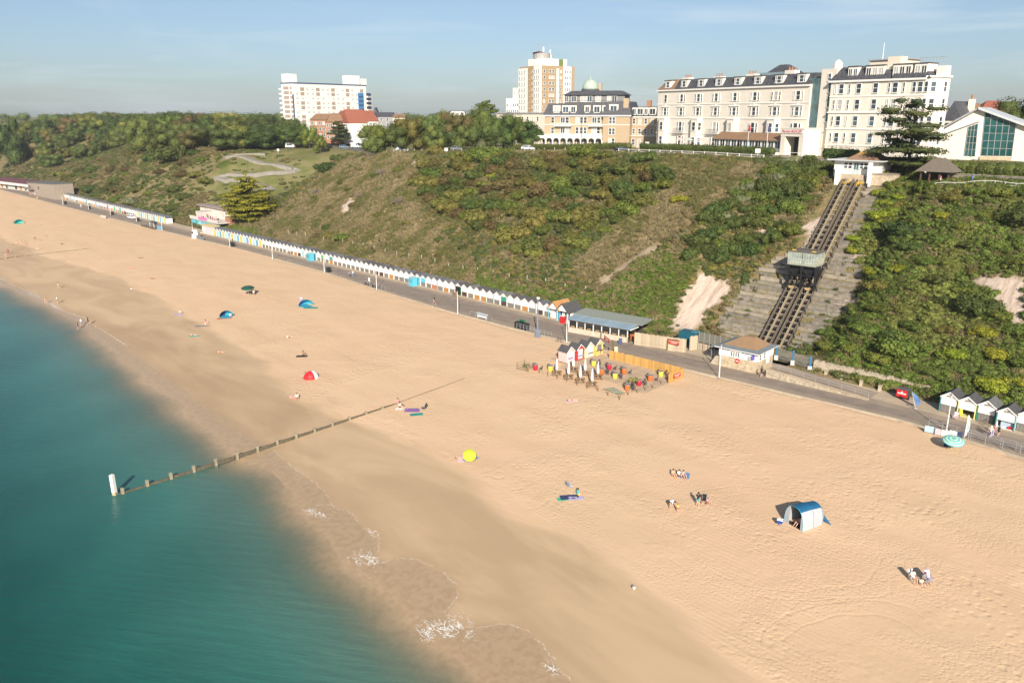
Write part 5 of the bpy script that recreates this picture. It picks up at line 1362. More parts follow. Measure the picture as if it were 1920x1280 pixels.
# houses right of the hotel
house('gabled_house','cream house with steep gable just right of the hotel',Facade(1766,235,1797,232,30.5),9.0,5.0,12,M_CREAM,M_SLATE,2,True)
g2 = house('gabled_house','cream house with tall red-potted chimney behind the glass-fronted building',Facade(1797,240,1832,238,30.5),10.0,3.5,10,M_CREAM,M_BROWNT,2)
part('chimney',MB().box(1.4,3.2,0.5,2,8,14.6),M_CREAM,g2); part('chimney_pot',MB().lathe([(0.35,0),(0.28,1.3)],8,(2.3,1.2,14.6)),M_BRICK,g2)
house('tiled_house','house with long reddish tiled roof behind the glass-fronted building',Facade(1832,250,1895,248,30.5),11.0,3.4,11,M_CREAM,M_REDT,4,False,hip=3)
# ---- modern white building with tall teal glazing
GZ = 29.8
GA = Facade(1715,207,1930,192,GZ)
gb = thing('glass_fronted_building','modern white building with sloping roofs and tall teal glazing','building',GA.loc(),GA.rz)
Q = lambda px,py,y=0: GA.xz(px,py,y)
x0 = 0; xr = Q(1960,250)[0]
pl = Q(1716,268); pa = Q(1836,201); pr = Q(1960,246)
mb = MB().prism([(0.3,-1),(pl[0] + 0.3,pl[1] - 0.5),(pa[0],pa[1] - 0.6),(pr[0],pr[1] - 0.6),(pr[0],-1)],'y',0,16); part('wall',mb,M_WHITE,gb)
def slab(a,b,y0,y1,t,mt,nm):
 mb = MB().prism([(a[0],a[1] - t),(b[0],b[1] - t),(b[0],b[1]),(a[0],a[1])],'y',y0,y1); part(nm,mb,mt,gb)
slab((pl[0] - 0.8,pl[1] - 0.3),pa,-1.0,17,0.5,M_GREY,'roof'); slab(pa,pr,-1.3,17,0.5,mat('pale_roof',(0.50,0.52,0.54),rough=0.4),'roof')
a = Q(1718,268,-3); b = Q(1834,226,-3); slab(a,b,-3.6,-0.02,0.35,MATS['pale_roof'],'lower_roof')
mb = MB().prism([(a[0] + 0.6,-1),(a[0] + 0.6,a[1] - 0.5),(b[0] - 0.4,b[1] - 0.5),(b[0] - 0.4,-1)],'y',-2.9,-0.02); part('lower_wall',mb,M_WHITE,gb)
def glazing(pts,y,nx,nz,nm='glazing'):
 P = [Q(px,py,y) for px,py in pts]     # bottom-left,bottom-right,top-right,top-left
 part(nm,MB().prism(P,'y',y - 0.08,y + 0.02),M_TEAL,gb)
 mb = MB()
 for i in range(nx + 1):
  t = i / nx; p = [P[0][k] + (P[1][k] - P[0][k]) * t for k in (0,1)]; q = [P[3][k] + (P[2][k] - P[3][k]) * t for k in (0,1)]
  mb.beam((p[0],y - 0.12,p[1]),(q[0],y - 0.12,q[1]),0.09,0.12)
 zt = max(P[2][1],P[3][1])
 for j in range(1,nz):
  z = P[0][1] + (zt - P[0][1]) * j / nz
  xa = P[0][0]; xb = P[1][0]
  if z > min(P[2][1],P[3][1]):
   f = (zt - z) / abs(P[3][1] - P[2][1])
   if P[3][1] > P[2][1]: xb = xa + (xb - xa) * f
   else: xa = xb - (xb - xa) * f
  mb.box(xa,xb,y - 0.17,y - 0.07,z - 0.05,z + 0.05)
 part('mullion',mb,M_GREY,gb)
glazing([(1839,292),(1897,293),(1906,226),(1848,207)],0.0,5,6)
glazing([(1808,292),(1828,294),(1834,232),(1816,238)],-2.92,3,5)
glazing([(1726,288),(1740,289),(1743,263),(1728,268)],-2.92,3,2)
part('base_course',MB().box(Q(1838,292)[0],Q(1898,292)[0],-0.5,-0.02,-0.6,Q(1840,293)[1]),M_STONE,gb)
# ================================================================== CLIFF RAILWAY, ITS STATIONS AND WALLS
M_TIMB = mat('weathered_timber',(0.125,0.100,0.075),rough=0.9,var=0.3,scale=3)
M_RAIL = mat('tan_baulk',(0.300,0.240,0.155),rough=0.8,var=0.15,scale=3)
M_SLEEP = mat('grey_sleeper',(0.235,0.205,0.165),rough=0.9,var=0.25,scale=3)
M_BLACK = mat('black_steel',(0.016,0.017,0.019),rough=0.5,var=0.2)
M_TERR = mat('terrace_stone',(0.225,0.200,0.165),rough=0.95,var=0.28,scale=0.9,bump=0.5,bscale=5,perobj=0.12)
M_TERR2 = mat('terrace_stone_light',(0.300,0.262,0.208),rough=0.95,var=0.25,scale=0.9,bump=0.5,bscale=5,perobj=0.12)
M_YEL = mat('yellow_paint',(0.60,0.38,0.05),rough=0.5,var=0.1)
M_WALLST = mat('rubble_stone',(0.44,0.375,0.285),rough=0.95,var=0.3,scale=2.2,bump=0.5,bscale=6)
TR0 = Vector((-68.15,130.6,0.5)); TR1 = Vector((-72.1,167.4,28.0))
TD = (TR1 - TR0); TLEN = TD.length; TD = TD.normalized()
TS = Vector((TD.y,-TD.x,0)).normalized(); TN = TS.cross(TD).normalized()
if TN.z < 0: TN = -TN
def trk(s,x,h): return TR0 + TD * s + TS * x + TN * h
rail = thing('railway_track','steep double cliff railway track of tan rails on dark timber sleepers','railway track',tuple(TR0),0.0)
def tb(nm,s0,s1,x0,x1,h0,h1,mt):
 mb = MB(); P = [trk(s,x,h) - TR0 for s,x,h in ((s0,x0,h0),(s0,x1,h0),(s1,x1,h0),(s1,x0,h0),(s0,x0,h1),(s0,x1,h1),(s1,x1,h1),(s1,x0,h1))]
 mb.add(P,[(0,3,2,1),(4,5,6,7),(0,1,5,4),(1,2,6,5),(2,3,7,6),(3,0,4,7)]); return part(nm,mb,mt,rail)
tb('void_shade_bed',0,TLEN,-2.6,2.6,-1.4,-0.62,M_BLACK)  # black slab stands in for the shaded void under the sleepers
for x,w,mt,h,nm in ((-2.62,0.26,M_TIMB,0.12,'edge_beam'),(2.62,0.26,M_TIMB,0.12,'edge_beam'),(-0.38,0.34,M_TIMB,0.16,'centre_beam'),(0.38,0.34,M_TIMB,0.16,'centre_beam'),(-1.55,0.22,M_RAIL,0.26,'running_rail'),(1.55,0.22,M_RAIL,0.26,'running_rail'),(-2.15,0.10,M_BLACK,0.10,'side_rail'),(0.95,0.10,M_BLACK,0.10,'side_rail')):
 tb(nm,-0.3,TLEN,x - w / 2,x + w / 2,-0.25,h,mt)
n = int(TLEN / 1.45)
for i in range(n + 1):
 s = 0.4 + i * 1.45
 for x0,x1 in ((-2.45,-0.6),(0.6,2.45)): tb('sleeper',s,s + 0.24,x0,x1,-0.55,-0.05,M_SLEEP)
 if i % 2 == 0: tb('rail_post',s,s + 0.12,2.80,2.92,-1.2,0.9,M_BLACK)
# the car: two glazed bays on a triangular black steel carriage
cs = 14.8
cb = trk(cs,0,0.35); CZ = cb.z
car = thing('funicular_car','glazed cliff railway car on black steel undercarriage halfway up the track','funicular car',(cb.x - 0.1,cb.y,CZ),math.atan2(TS.y,TS.x))
fz = 4.3
part('floor',MB().box(-2.75,2.75,-0.3,3.6,fz - 0.28,fz),mat('car_floor_edge',(0.30,0.31,0.24),rough=0.6),car)
mb = MB()
for x in (-2.65,0.0,2.65):
 mb.beam((x,-0.15,-0.5),(x,-0.15,fz),0.30,0.26); mb.beam((x,-0.15,0.0),(x,3.4,3.1),0.26,0.26); mb.beam((x,3.4,3.0),(x,3.4,fz),0.2,0.2); mb.beam((x,-0.15,fz - 0.4),(x,2.2,2.0),0.12,0.12); mb.beam((x,1.2,1.2),(x,1.2,fz),0.12,0.12)
for z in (0.4,2.2,fz - 0.4): mb.beam((-2.65,-0.15,z),(2.65,-0.15,z),0.2,0.2)
for x in (-2.65,0.0): mb.beam((x,-0.1,0.4),(x + 2.65,-0.1,fz - 0.4),0.12,0.12); mb.beam((x + 2.65,-0.1,0.4),(x,-0.1,fz - 0.4),0.12,0.12)
part('undercarriage',mb,M_BLACK,car)
part('dark_panel',MB().box(-2.6,2.6,0.6,2.6,2.3,fz - 0.3),M_BLACK,car)
for x in (-1.55,1.55): part('wheel_set',MB().lathe([(0.32,0),(0.32,0.2)],10,(x,-0.3,-0.3)).box(x - 0.4,x + 0.4,-0.75,-0.3,-0.35,0.05),mat('brass_buffer',(0.42,0.30,0.16),rough=0.5),car)
M_FRAME = mat('sage_frame',(0.36,0.41,0.35),rough=0.5,var=0.06)
M_CGL = bpy.data.materials.new('clear_glass'); M_CGL.use_nodes = True
b = M_CGL.node_tree.nodes['Principled BSDF']; b.inputs['Base Color'].default_value = (0.55,0.66,0.64,1); b.inputs['Roughness'].default_value = 0.05; b.inputs['Alpha'].default_value = 0.22
mb = MB()
for x in np.concatenate([np.linspace(-2.7,-0.15,6),np.linspace(0.15,2.7,6)]): mb.box(x - 0.045,x + 0.045,-0.3,-0.21,fz,fz + 2.15); mb.box(x - 0.045,x + 0.045,3.5,3.59,fz,fz + 2.15)
for y in np.linspace(0.5,2.8,4):
 for x in (-2.7,2.7): mb.box(x - 0.045,x + 0.045,y - 0.045,y + 0.045,fz,fz + 2.15)
mb.box(-2.75,2.75,-0.31,-0.2,fz + 0.85,fz + 0.93); mb.box(-2.75,2.75,-0.31,-0.2,fz + 2.1,fz + 2.2)
part('window_frame',mb,M_FRAME,car)
part('glazing',MB().box(-2.66,-0.1,-0.26,-0.24,fz,fz + 2.1).box(0.1,2.66,-0.26,-0.24,fz,fz + 2.1).box(2.68,2.70,-0.2,3.5,fz,fz + 2.1).box(-2.70,-2.68,-0.2,3.5,fz,fz + 2.1),M_CGL,car)
mb = MB()
for x0,x1 in ((-2.5,-0.3),(0.3,2.5)): mb.box(x0,x1,0.3,0.75,fz,fz + 0.85); mb.box(x0,x1,2.9,3.3,fz,fz + 1.0)
part('bench',mb,mat('cream_panel',(0.62,0.58,0.48)),car)
part('yellow_rail',MB().box(2.3,2.6,-0.1,3.3,fz + 0.02,fz + 0.95),M_YEL,car)
part('roof',MB().frustum(-2.85,2.85,-0.4,3.7,fz + 2.2,-2.2,2.2,0.5,2.9,fz + 2.5),mat('car_roof',(0.11,0.10,0.085),rough=0.8,var=0.2),car)
for x in (-1.9,1.9): part('roof_lamp',MB().box(x - 0.35,x + 0.35,0.1,0.4,fz + 2.4,fz + 2.56),M_YEL,car)
# ---- terraced stone walls that hold the slope on both sides of the track
def terraces(name,label,poly,seed,light):
 o = thing(name,label,'terrace wall',(-72,131,0.3)); rr = random.Random(seed)
 Y = 131.2; i = 0
 while Y < 166.5:
  z = float(land_z(np.array([-71.5]),np.array([Y]),False)[0]); zn = float(land_z(np.array([-71.5]),np.array([Y + 0.9]),False)[0])
  X = np.arange(-104,-44,0.25); px,py = pjv(X,X * 0 + Y,X * 0 + zn)
  tc = -68.15 - (Y - 130.6) * 0.1073
  ok = inpoly(px,py,poly) & (np.abs(X - tc) > 2.75)
  if ok.any():
   x0,x1 = X[ok].min() - rr.random() * 0.8,X[ok].max() + rr.random() * 0.8
   mb = MB(); x = x0
   while x < x1:
    w = rr.uniform(0.8,2.4); e = min(x + w,x1 + 0.2); dy = rr.uniform(-0.12,0.12); dz = rr.uniform(-0.14,0.06)
    if rr.random() > 0.04: mb.box(x + 0.02,e - 0.02,Y + dy,Y + 1.9,z - 0.5,zn + dz - 0.05)
    x = e
   p = part('stone_course',mb,M_TERR2 if rr.random() < light else M_TERR,o); p.location = (72,-131,-0.3)
  Y += 0.9 * rr.uniform(0.85,1.15); i += 1
terraces('terraced_wall','wide stepped stone terraces left of the lower cliff railway track',TERRACE_L,5,0.6)
terraces('terraced_wall','stepped grey stone terraces right of the cliff railway track',TERRACE_R,6,0.25)
# ---- upper station
UY = 168.2
uz = lambda py,px=1600,y=UY: float(aty(px,py,y)[2]); ux = lambda px,y=UY: float(aty(px,320,y)[0])
us = thing('upper_station','white upper station of the cliff railway under a lichened hipped roof','station',(ux(1600),UY,uz(330)))
o_x,o_z = ux(1600),uz(330)
X_ = lambda px,y=UY: ux(px,y) - o_x
Zl = lambda py,y=UY: uz(py,1600,y) - o_z
part('wall',MB().box(X_(1561),X_(1644),0.6,7,-3.0,Zl(302)),M_TRIM,us)
part('pier',MB().box(X_(1566,UY - 1.5),X_(1574,UY - 1.5),-1.5,-0.4,-3.4,Zl(313,UY - 1.5)),M_TRIM,us); part('pier',MB().box(X_(1627,UY - 1.5),X_(1633.5,UY - 1.5),-1.5,-0.9,-3.6,Zl(303)),M_TRIM,us)
part('roof_slab',MB().box(X_(1551),X_(1656),-0.6,8.2,Zl(302),Zl(302) + 0.22),mat('pale_lead',(0.50,0.52,0.53),rough=0.6),us)
za = Zl(302) + 0.23; zb = Zl(282,UY + 3.5)
lp = lambda a,b: a + (b - a) * 0.6
part('roof',MB().frustum(X_(1580),X_(1645),0.4,7.4,za,lp(X_(1580),X_(1602)),lp(X_(1645),X_(1617)),lp(0.4,3.4),lp(7.4,4.4),lp(za,zb)),M_OLDT,us)
part('lichened_ridge',MB().frustum(lp(X_(1580),X_(1602)),lp(X_(1645),X_(1617)),lp(0.4,3.4),lp(7.4,4.4),lp(za,zb) + 0.002,X_(1602),X_(1617),3.4,4.4,zb),M_LICHEN,us)
part('platform_front',MB().box(X_(1576),X_(1622),-0.9,0.55,-3.2,Zl(327)),M_STONE,us)
for px,w in ((1583,0.75),(1591,0.75),(1613,0.75),(1620,0.75)):
 window(us,X_(px),(Zl(306) + Zl(316)) / 2,w,1.15,0.6,'t',M_GLASS)
part('door',MB().box(X_(1597),X_(1608),0.5,0.58,Zl(328),Zl(304.5)),mat('pale_door',(0.45,0.55,0.53),rough=0.5),us); part('door_pane',MB().box(X_(1599),X_(1602),0.46,0.5,Zl(318),Zl(306)).box(X_(1603.5),X_(1606.5),0.46,0.5,Zl(318),Zl(306)),M_GLASS,us)
for px in (1585,1612): xq = X_(px,UY - 1.4); part('buffer',MB().tube((xq,-1.9,-1.55),(xq,-1.0,-1.1),0.36,0.24,10).box(xq - 0.22,xq + 0.22,-2.0,-1.5,-2.8,-1.5).box(xq + 0.3,xq + 1.0,-1.6,-1.2,-1.35,-0.95),M_YEL,us)
sw = thing('station_terrace','buff stone terrace wall on the right of the upper station','wall',(ux(1634),UY,o_z))
part('wall_face',MB().box(0,4.2,-0.8,5,-2.2,0.6),M_STONE,sw); part('coping',MB().box(-0.1,4.35,-0.95,5,0.6,0.75),M_TERR2,sw)
# ---- lower station
S0 = np.array(atz(1347,685,0)); S1 = np.array(atz(1417,700.5,0)); sd_ = (S1 - S0)[:2]; SL = float(np.linalg.norm(sd_)); srz = math.atan2(sd_[1],sd_[0])
ls = thing('lower_station','lower cliff railway station with tan hipped roof over white upper walls and stone base','station',(S0[0],S0[1],0),srz)
D = 6.2
part('stone_base',MB().box(0,SL,0,D,-0.3,1.95),mat('station_stone',(0.46,0.375,0.26),rough=0.95,var=0.28,scale=1.6,bump=0.5,bscale=4),ls)
part('wall',MB().box(-0.05,SL + 0.05,-0.05,D,1.95,3.35),M_TRIM,ls)
mb = MB()
for i in range(15):
 if 4 <= i <= 8: continue
 x = SL * (i + 0.5) / 15; mb.box(x - 0.16,x + 0.16,-0.09,-0.05,2.98,3.22)
part('blue_fretwork',mb,mat('station_blue',(0.05,0.20,0.42),rough=0.5),ls)
for i in range(4): window(ls,SL * 0.365 + i * 0.40 - 0.15,2.55,0.24,0.85,-0.05,'x',M_GLASS)
for y in (1.0,2.6): window(ls,SL + 0.06,2.6,0.7,1.0,y,'t',M_GLASS,rz=math.pi / 2)
part('eaves',MB().box(-0.7,SL + 0.6,-0.6,D + 0.7,3.35,3.50),M_TRIM,ls)
part('gutter_roof',MB().frustum(-0.75,SL + 0.65,-0.65,D + 0.75,3.505,0.3,SL - 0.3,0.4,D - 0.3,3.75),mat('lead_roof',(0.17,0.20,0.22),rough=0.6,var=0.15),ls)
part('roof',MB().frustum(0.35,SL - 0.35,0.45,D - 0.35,3.76,SL * 0.38,SL * 0.66,D * 0.55,D * 0.68,5.0),mat('tan_tile',(0.255,0.165,0.105),rough=0.9,var=0.15,scale=1.2,col2=(0.32,0.20,0.10)),ls)
xs_ = SL * 0.50; part('round_sign',MB().prism([(xs_ + 0.42 * math.cos(a),1.5 + 0.42 * math.sin(a)) for a in np.linspace(0.39,0.39 + 2 * math.pi,9)[:-1]],'y',-0.12,-0.02),M_RED,ls)
part('sign_mark',MB().box(xs_ - 0.24,xs_ + 0.24,-0.15,-0.125,1.42,1.58),M_TRIM,ls)
part('hanging_sign',MB().box(SL * 0.885,SL * 0.945,-0.5,-0.1,2.35,3.0),mat('violet_sign',(0.13,0.10,0.42)),ls); part('sign_panel',MB().box(SL * 0.80,SL * 0.88,-0.35,-0.1,2.2,2.75),mat('grey_sign',(0.40,0.40,0.42)),ls)
part('side_door',MB().box(SL + 0.02,SL + 0.1,3.6,4.6,0.9,2.9),M_TRIM,ls)
part('canopy',MB().box(-2.4,-0.75,1.2,3.4,2.6,2.75).tube((-2.2,1.4,0),(-2.2,1.4,2.6),0.07,None,6),mat('shade_slab_grey',(0.22,0.23,0.24)),ls)  # added grey slab on a post, standing in for the station's shadow on the steps
part('flank_wall',MB().prism([(-1.7,0),(-0.1,0),(-0.1,1.6),(-0.8,1.5)],'y',0.2,0.6),M_WALLST,ls)
for i in range(5): part('stair',MB().box(-1.5,-0.1,0.7 + i * 0.4,3.2,0.0 + i * 0.2,0.2 + i * 0.2),M_PAVE,ls)
# ---- ramp from the promenade up to the station door, with its front wall and railing
RP = [(*atz(1436,706,0)[:2],),(*atz(1627,750,0)[:2],)]
rd = np.array(RP[1]) - np.array(RP[0]); RLn = float(np.linalg.norm(rd)); rrz = math.atan2(rd[1],rd[0])
rp = thing('ramp_wall','low rubble stone wall carrying the railed ramp beside the lower station','wall',(*RP[0],0),rrz)
hw = lambda t: 1.15 * (1 - t) + 0.16
rr = random.Random(8); mb = MB(); x = 0.0
while x < RLn:
 w = rr.uniform(0.3,0.75); e = min(RLn,x + w); h = hw(x / RLn); z = 0.0
 while z < h:
  k = min(h,z + rr.uniform(0.18,0.32)); mb.box(x + 0.01,e - 0.01,-0.12 + rr.uniform(-0.05,0.05),0.35,z + 0.01,k - 0.01); z = k
 x = e
part('stones',mb,M_WALLST,rp)['kind'] = 'stuff'
part('coping',MB().add([(0,-0.2,hw(0)),(RLn,-0.2,hw(1)),(RLn,0.4,hw(1)),(0,0.4,hw(0)),(0,-0.2,hw(0) + 0.1),(RLn,-0.2,hw(1) + 0.1),(RLn,0.4,hw(1) + 0.1),(0,0.4,hw(0) + 0.1)],[(0,3,2,1),(4,5,6,7),(0,1,5,4),(2,3,7,6),(1,2,6,5),(3,0,4,7)]),M_PAVE,rp)
part('ramp_surface',MB().add([(0,0.36,hw(0) - 0.15),(RLn,0.36,0.02),(RLn,4.4,0.02),(0,4.4,hw(0) - 0.15),(0,0.36,-0.2),(RLn,0.36,-0.2),(RLn,4.4,-0.2),(0,4.4,-0.2)],[(0,1,2,3),(4,7,6,5),(0,4,5,1),(2,6,7,3),(1,5,6,2),(3,7,4,0)]),M_PROM,rp)
mb = MB()
for i in range(9):
 t = i / 8.0; mb.tube((t * RLn,0.1,hw(t)),(t * RLn,0.1,hw(t) + 1.05),0.03,None,6)
mb.beam((0,0.1,hw(0) + 1.05),(RLn,0.1,hw(1) + 1.05),0.06,0.06); mb.beam((0,0.1,hw(0) + 0.6),(RLn,0.1,hw(1) + 0.6),0.04,0.04)
part('handrail',mb,M_GREY,rp)
# gate screen with blue posts between station and wall
GPX = [(1455,674),(1486,684),(1518,695)]; GP = [atz(x,y,0.0) for x,y in GPX]
gs = thing('yard_gate','grey mesh gates hung on three blue posts right of the lower station','gate',(GP[0][0],GP[0][1],0))
for g in GP:
 q = (g[0] - GP[0][0],g[1] - GP[0][1]); part('post',MB().box(q[0] - 0.14,q[0] + 0.14,q[1] - 0.14,q[1] + 0.14,0.8,2.5),mat('post_blue',(0.06,0.20,0.36),rough=0.5),gs); part('post_base',MB().box(q[0] - 0.26,q[0] + 0.26,q[1] - 0.26,q[1] + 0.26,0,0.8),M_TRIM,gs)
for a,c in zip(GP[:-1],GP[1:]):
 a = np.array(a) - GP[0]; c = np.array(c) - GP[0]; mb = MB()
 for t in np.linspace(0.06,0.94,16): p = a + (c - a) * t; mb.tube((p[0],p[1],0.4),(p[0],p[1],2.2),0.025,None,4)
 for z in (0.45,1.3,2.15): mb.beam((a[0],a[1],z),(c[0],c[1],z),0.06,0.06)
 part('gate_leaf',mb,M_GREY,gs)
# rubble retaining wall under the bushes
RW0 = np.array(atz(1522,697,0.0)[:2]); RW1 = np.array(atz(1760,748,0.0)[:2]); wd = RW1 - RW0; WL = float(np.linalg.norm(wd)); wrz = math.atan2(wd[1],wd[0])
rw = thing('retaining_wall','pale rubble stone retaining wall along the foot of the overgrown slope','wall',(*RW0,0),wrz)
mb = MB(); x = 0.0
while x < WL:
 w = rr.uniform(0.35,0.9); e = min(WL,x + w); h = 1.75 - 0.35 * x / WL + rr.uniform(-0.12,0.18); z = 0.0
 while z < h:
  k = min(h,z + rr.uniform(0.2,0.4)); d = rr.uniform(0,0.12) + z * 0.28; mb.box(x + 0.012,e - 0.012,d,d + 0.9,z + 0.012,k - 0.012); z = k
 x = e
part('stones',mb,M_WALLST,rw)['kind'] = 'stuff'
part('backing',MB().box(0,WL,0.55,2.2,-0.2,1.3),M_TERR,rw)
for i,(px,py) in enumerate(((1549,704),(1580,712),(1615,722),(1650,732))):
 p = atz(px,py,0); o = thing('buttress','small concrete buttress block, %s from the gates, at the foot of the rubble wall' % ORD(i + 1),'buttress',(p[0],p[1] - 0.2,0),wrz,'buttress blocks along the rubble wall')
 part('block',MB().frustum(-0.22,0.22,-0.3,0.5,0,-0.2,0.2,-0.1,0.5,0.75),M_PAVE,o); part('cap',MB().box(-0.27,0.27,-0.16,0.55,0.75,0.85),M_KERB,o)
cl = thing('chain_link_fence','grey mesh fence on the bank behind the timber yard left of the station','fence',tuple(atz(1310,640,1.6)))
mb = MB(); L_ = 5.5
for i in range(6): mb.tube((i * L_ / 5,0,-1.5),(i * L_ / 5,0,1.9),0.05,None,6)
part('post',mb,M_GREY,cl)
part('mesh_panel',MB().box(0,L_,-0.02,0.02,0.0,1.8),mat('mesh_grey',(0.16,0.155,0.13),rough=0.9,var=0.3,scale=8),cl)
# ================================================================== CLIFF TOP: fences, hedges, walls, shelter, vehicles, lamps
M_HEDGE = LEAF['dark']
def hedge(name,label,pts,h,w,mt='dark',seed=1,leafsize=0.16):
 e = []; P = []
 for a,c in zip(pts[:-1],pts[1:]):
  n = max(1,int(math.hypot(c[0] - a[0],c[1] - a[1]) / (w * 0.38)))
  for i in range(n + 1): t = i / n; P.append((a[0] + (c[0] - a[0]) * t,a[1] + (c[1] - a[1]) * t))
 o0 = P[0]; z0 = ground_z(*o0)
 for x,y in P: e.append(((x - o0[0],y - o0[1],ground_z(x,y) - z0 + h * 0.5),(w * 0.62,w * 0.62,h * 0.55)))
 o = thing(name,label,'hedge',(o0[0],o0[1],z0))
 L_ = sum(math.hypot(c[0] - a[0],c[1] - a[1]) for a,c in zip(pts[:-1],pts[1:]))
 link('foliage',leaf_cloud('hedge_foliage',e,int(L_ * h * 60 / (leafsize / 0.16) ** 2),leafsize,seed,LEAF[mt],jit=0.6,core=0.92),o)
 return o
def atg(px,z): p = atz(px[0],px[1],z); return (float(p[0]),float(p[1]))
hy = lambda px,y: (float(aty(px,285,y)[0]),y)
hedge('clipped_hedge','long clipped hedge along the road in front of the hotel terrace',[hy(1205,190.5),hy(1320,189.5),hy(1447,189)],2.2,2.0,'holm',3)
hedge('clipped_hedge','clipped hedge beside the road in front of the domed villa',[hy(965,196),hy(1060,195),hy(1178,193)],2.0,2.0,'holm',4)
hedge('clipped_hedge','short rounded hedge between the hotel porch and the upper station',[hy(1555,184),hy(1600,183.5)],3.4,3.0,'dark',5)
hedge('rough_hedge','broad rough hedge below the cedar between station and glass-fronted building',[hy(1640,178),hy(1690,178),hy(1745,177.5)],3.2,3.6,'olive',6)
hedge('rough_hedge','long dark hedge bank below the glass-fronted building',[hy(1770,176),hy(1850,175.5),hy(1960,175)],3.0,3.8,'holm',7)
for i,(px,y,k,r,lab) in enumerate(((1655,172,'bush_olive',3.0,'brownish bush right behind the upper station terrace'),(1668,170,'bush_brown',2.4,'dry brown bush right of the upper station'),(1745,186,'bush_green',3.4,'big green bush at the foot of the hotel behind the cedar'),(1620,183,'bush_dark',2.6,'dark bush behind the upper station roof'),(1690,176,'bush_green',3.0,'green bush under the cedar'),
          (1722,174,'bush_holm',2.8,'deep green bush under the right of the cedar'),(1790,172.5,'bush_green',2.2,'bush just right of the thatched shelter'),(1548,174,'bush_bright',2.0,'bright yellow-green bush against the left pier of the upper station'),(1520,183,'bush_dark',2.0,'dark garden bush below the hotel porch'),(1300,191,'bush_green',1.2,'small round bush before the hotel terrace'),(1225,200,'bush_bright',1.9,'yellow-green shrub at the left end of the hotel terrace'),(1825,174,'bush_yellow',1.0,'small yellow bush below the tall glazing'))):
 x,yy = hy(px,y); plant(k,'garden_bush',lab,'bush',x,yy,r * 1.0,r,None,None,0.2)
def post_fence(name,label,pts,step,h,mt,rails=(),group=None,pw=0.1,cat='fence',alt=None):
 P = []
 for a,c in zip(pts[:-1],pts[1:]):
  n = max(1,int(round(math.hypot(c[0] - a[0],c[1] - a[1]) / step)))
  P += [(a[0] + (c[0] - a[0]) * i / n,a[1] + (c[1] - a[1]) * i / n) for i in range(n)]
 P.append(pts[-1]); o0 = (P[0][0],P[0][1],ground_z(*P[0])); o = thing(name,label,cat,o0)
 pm = MB().box(-pw / 2,pw / 2,-pw / 2,pw / 2,-0.4,h).mesh('post',mt)
 Q = []
 for x,y in P:
  q = (x - o0[0],y - o0[1],ground_z(x,y) - o0[2]); Q.append(q); link('post',pm,o,q)
 for z in rails:
  mb = MB()
  for a,c in zip(Q[:-1],Q[1:]): mb.beam((a[0],a[1],a[2] + z),(c[0],c[1],c[2] + z),0.07,0.09)
  part('rail',mb,alt or mt,o)
 return o
M_PALEW = mat('pale_post',(0.50,0.45,0.37),rough=0.8,var=0.15)
ftop = lambda px,py,y: (float(aty(px,py,y)[0]),y)
post_fence('post_and_rail_fence','white post and rail fence along the cliff edge below the hotel hedge',[ftop(1160,285,175.5),ftop(1300,290,175),ftop(1432,297,174.5)],3.3,1.25,M_TRIM,(1.1,0.6),pw=0.13)
post_fence('post_and_wire_fence','pale post and wire fence along the cliff edge by the car park',[ftop(700,288,174),ftop(850,286,174),ftop(1080,282,175)],4.2,1.35,M_PALEW,(),pw=0.14)
post_fence('toe_fence','thin pale posts of a wire fence low on the slope above the white huts',[(-240,128.5),(-180,128.5),(-135,128.5),(-112,129.5)],5.5,1.3,M_PALEW,(),pw=0.12)
post_fence('steel_railing','white steel railing along the path in front of the thatched shelter',[(float(aty(1738,338,164.5)[0]),164.5),(float(aty(1925,350,162.5)[0]),162.5)],1.8,1.05,M_TRIM,(1.0,0.55),pw=0.07)
post_fence('terrace_fence','short white railing on the lawn below the hotel porch',[hy(1482,187),hy(1535,186.5)],2.4,1.2,M_TRIM,(1.1,),pw=0.10)
cw = thing('garden_wall','grey stone wall between the cliff-top fence and the upper station','wall',(*hy(1450,183),29.2)); x1_ = hy(1555,181)[0] - hy(1450,183)[0]
part('wall_face',MB().box(0,x1_,0,0.5,-1,1.9),M_TERR,cw); part('coping',MB().box(-0.1,x1_,-0.1,0.6,1.9,2.05),M_TERR2,cw)
tw_ = thing('bank_wall','low stone wall along the foot of the hedge bank right of the shelter','wall',(*hy(1785,170),29.0)); x1_ = hy(1950,169)[0] - hy(1785,170)[0]
part('wall_face',MB().box(0,x1_,0,0.5,-1,0.9),M_TERR,tw_); part('coping',MB().box(-0.1,x1_,-0.1,0.6,0.9,1.0),M_TERR2,tw_)
# thatched shelter
sx,sy = float(aty(1758,335,169)[0]),169.0; sz = ground_z(sx,sy)
sh = thing('thatched_shelter','open shelter with grey thatched hipped roof by the cliff-top railing','shelter',(sx,sy,sz))
hwid = 29 / FPX * 181
part('roof',MB().frustum(-hwid,hwid,-2.6,2.6,2.1,-hwid * 0.28,hwid * 0.28,-0.3,0.3,4.6),mat('thatch',(0.155,0.130,0.105),rough=1.0,var=0.25,scale=5,bump=0.6,bscale=14),sh)
for x in (-2.5,-0.9,0.9,2.5): part('post',MB().box(x - 0.13,x + 0.13,-2.0,-1.75,0,2.1),mat('dark_post',(0.11,0.055,0.04)),sh)
part('back_panel',MB().box(-2.6,2.6,1.2,1.5,0,2.1),mat('dark_timber',(0.04,0.032,0.026)),sh); part('bench',MB().box(-2.2,2.2,0.6,1.1,0.35,0.45),M_TIMB,sh)
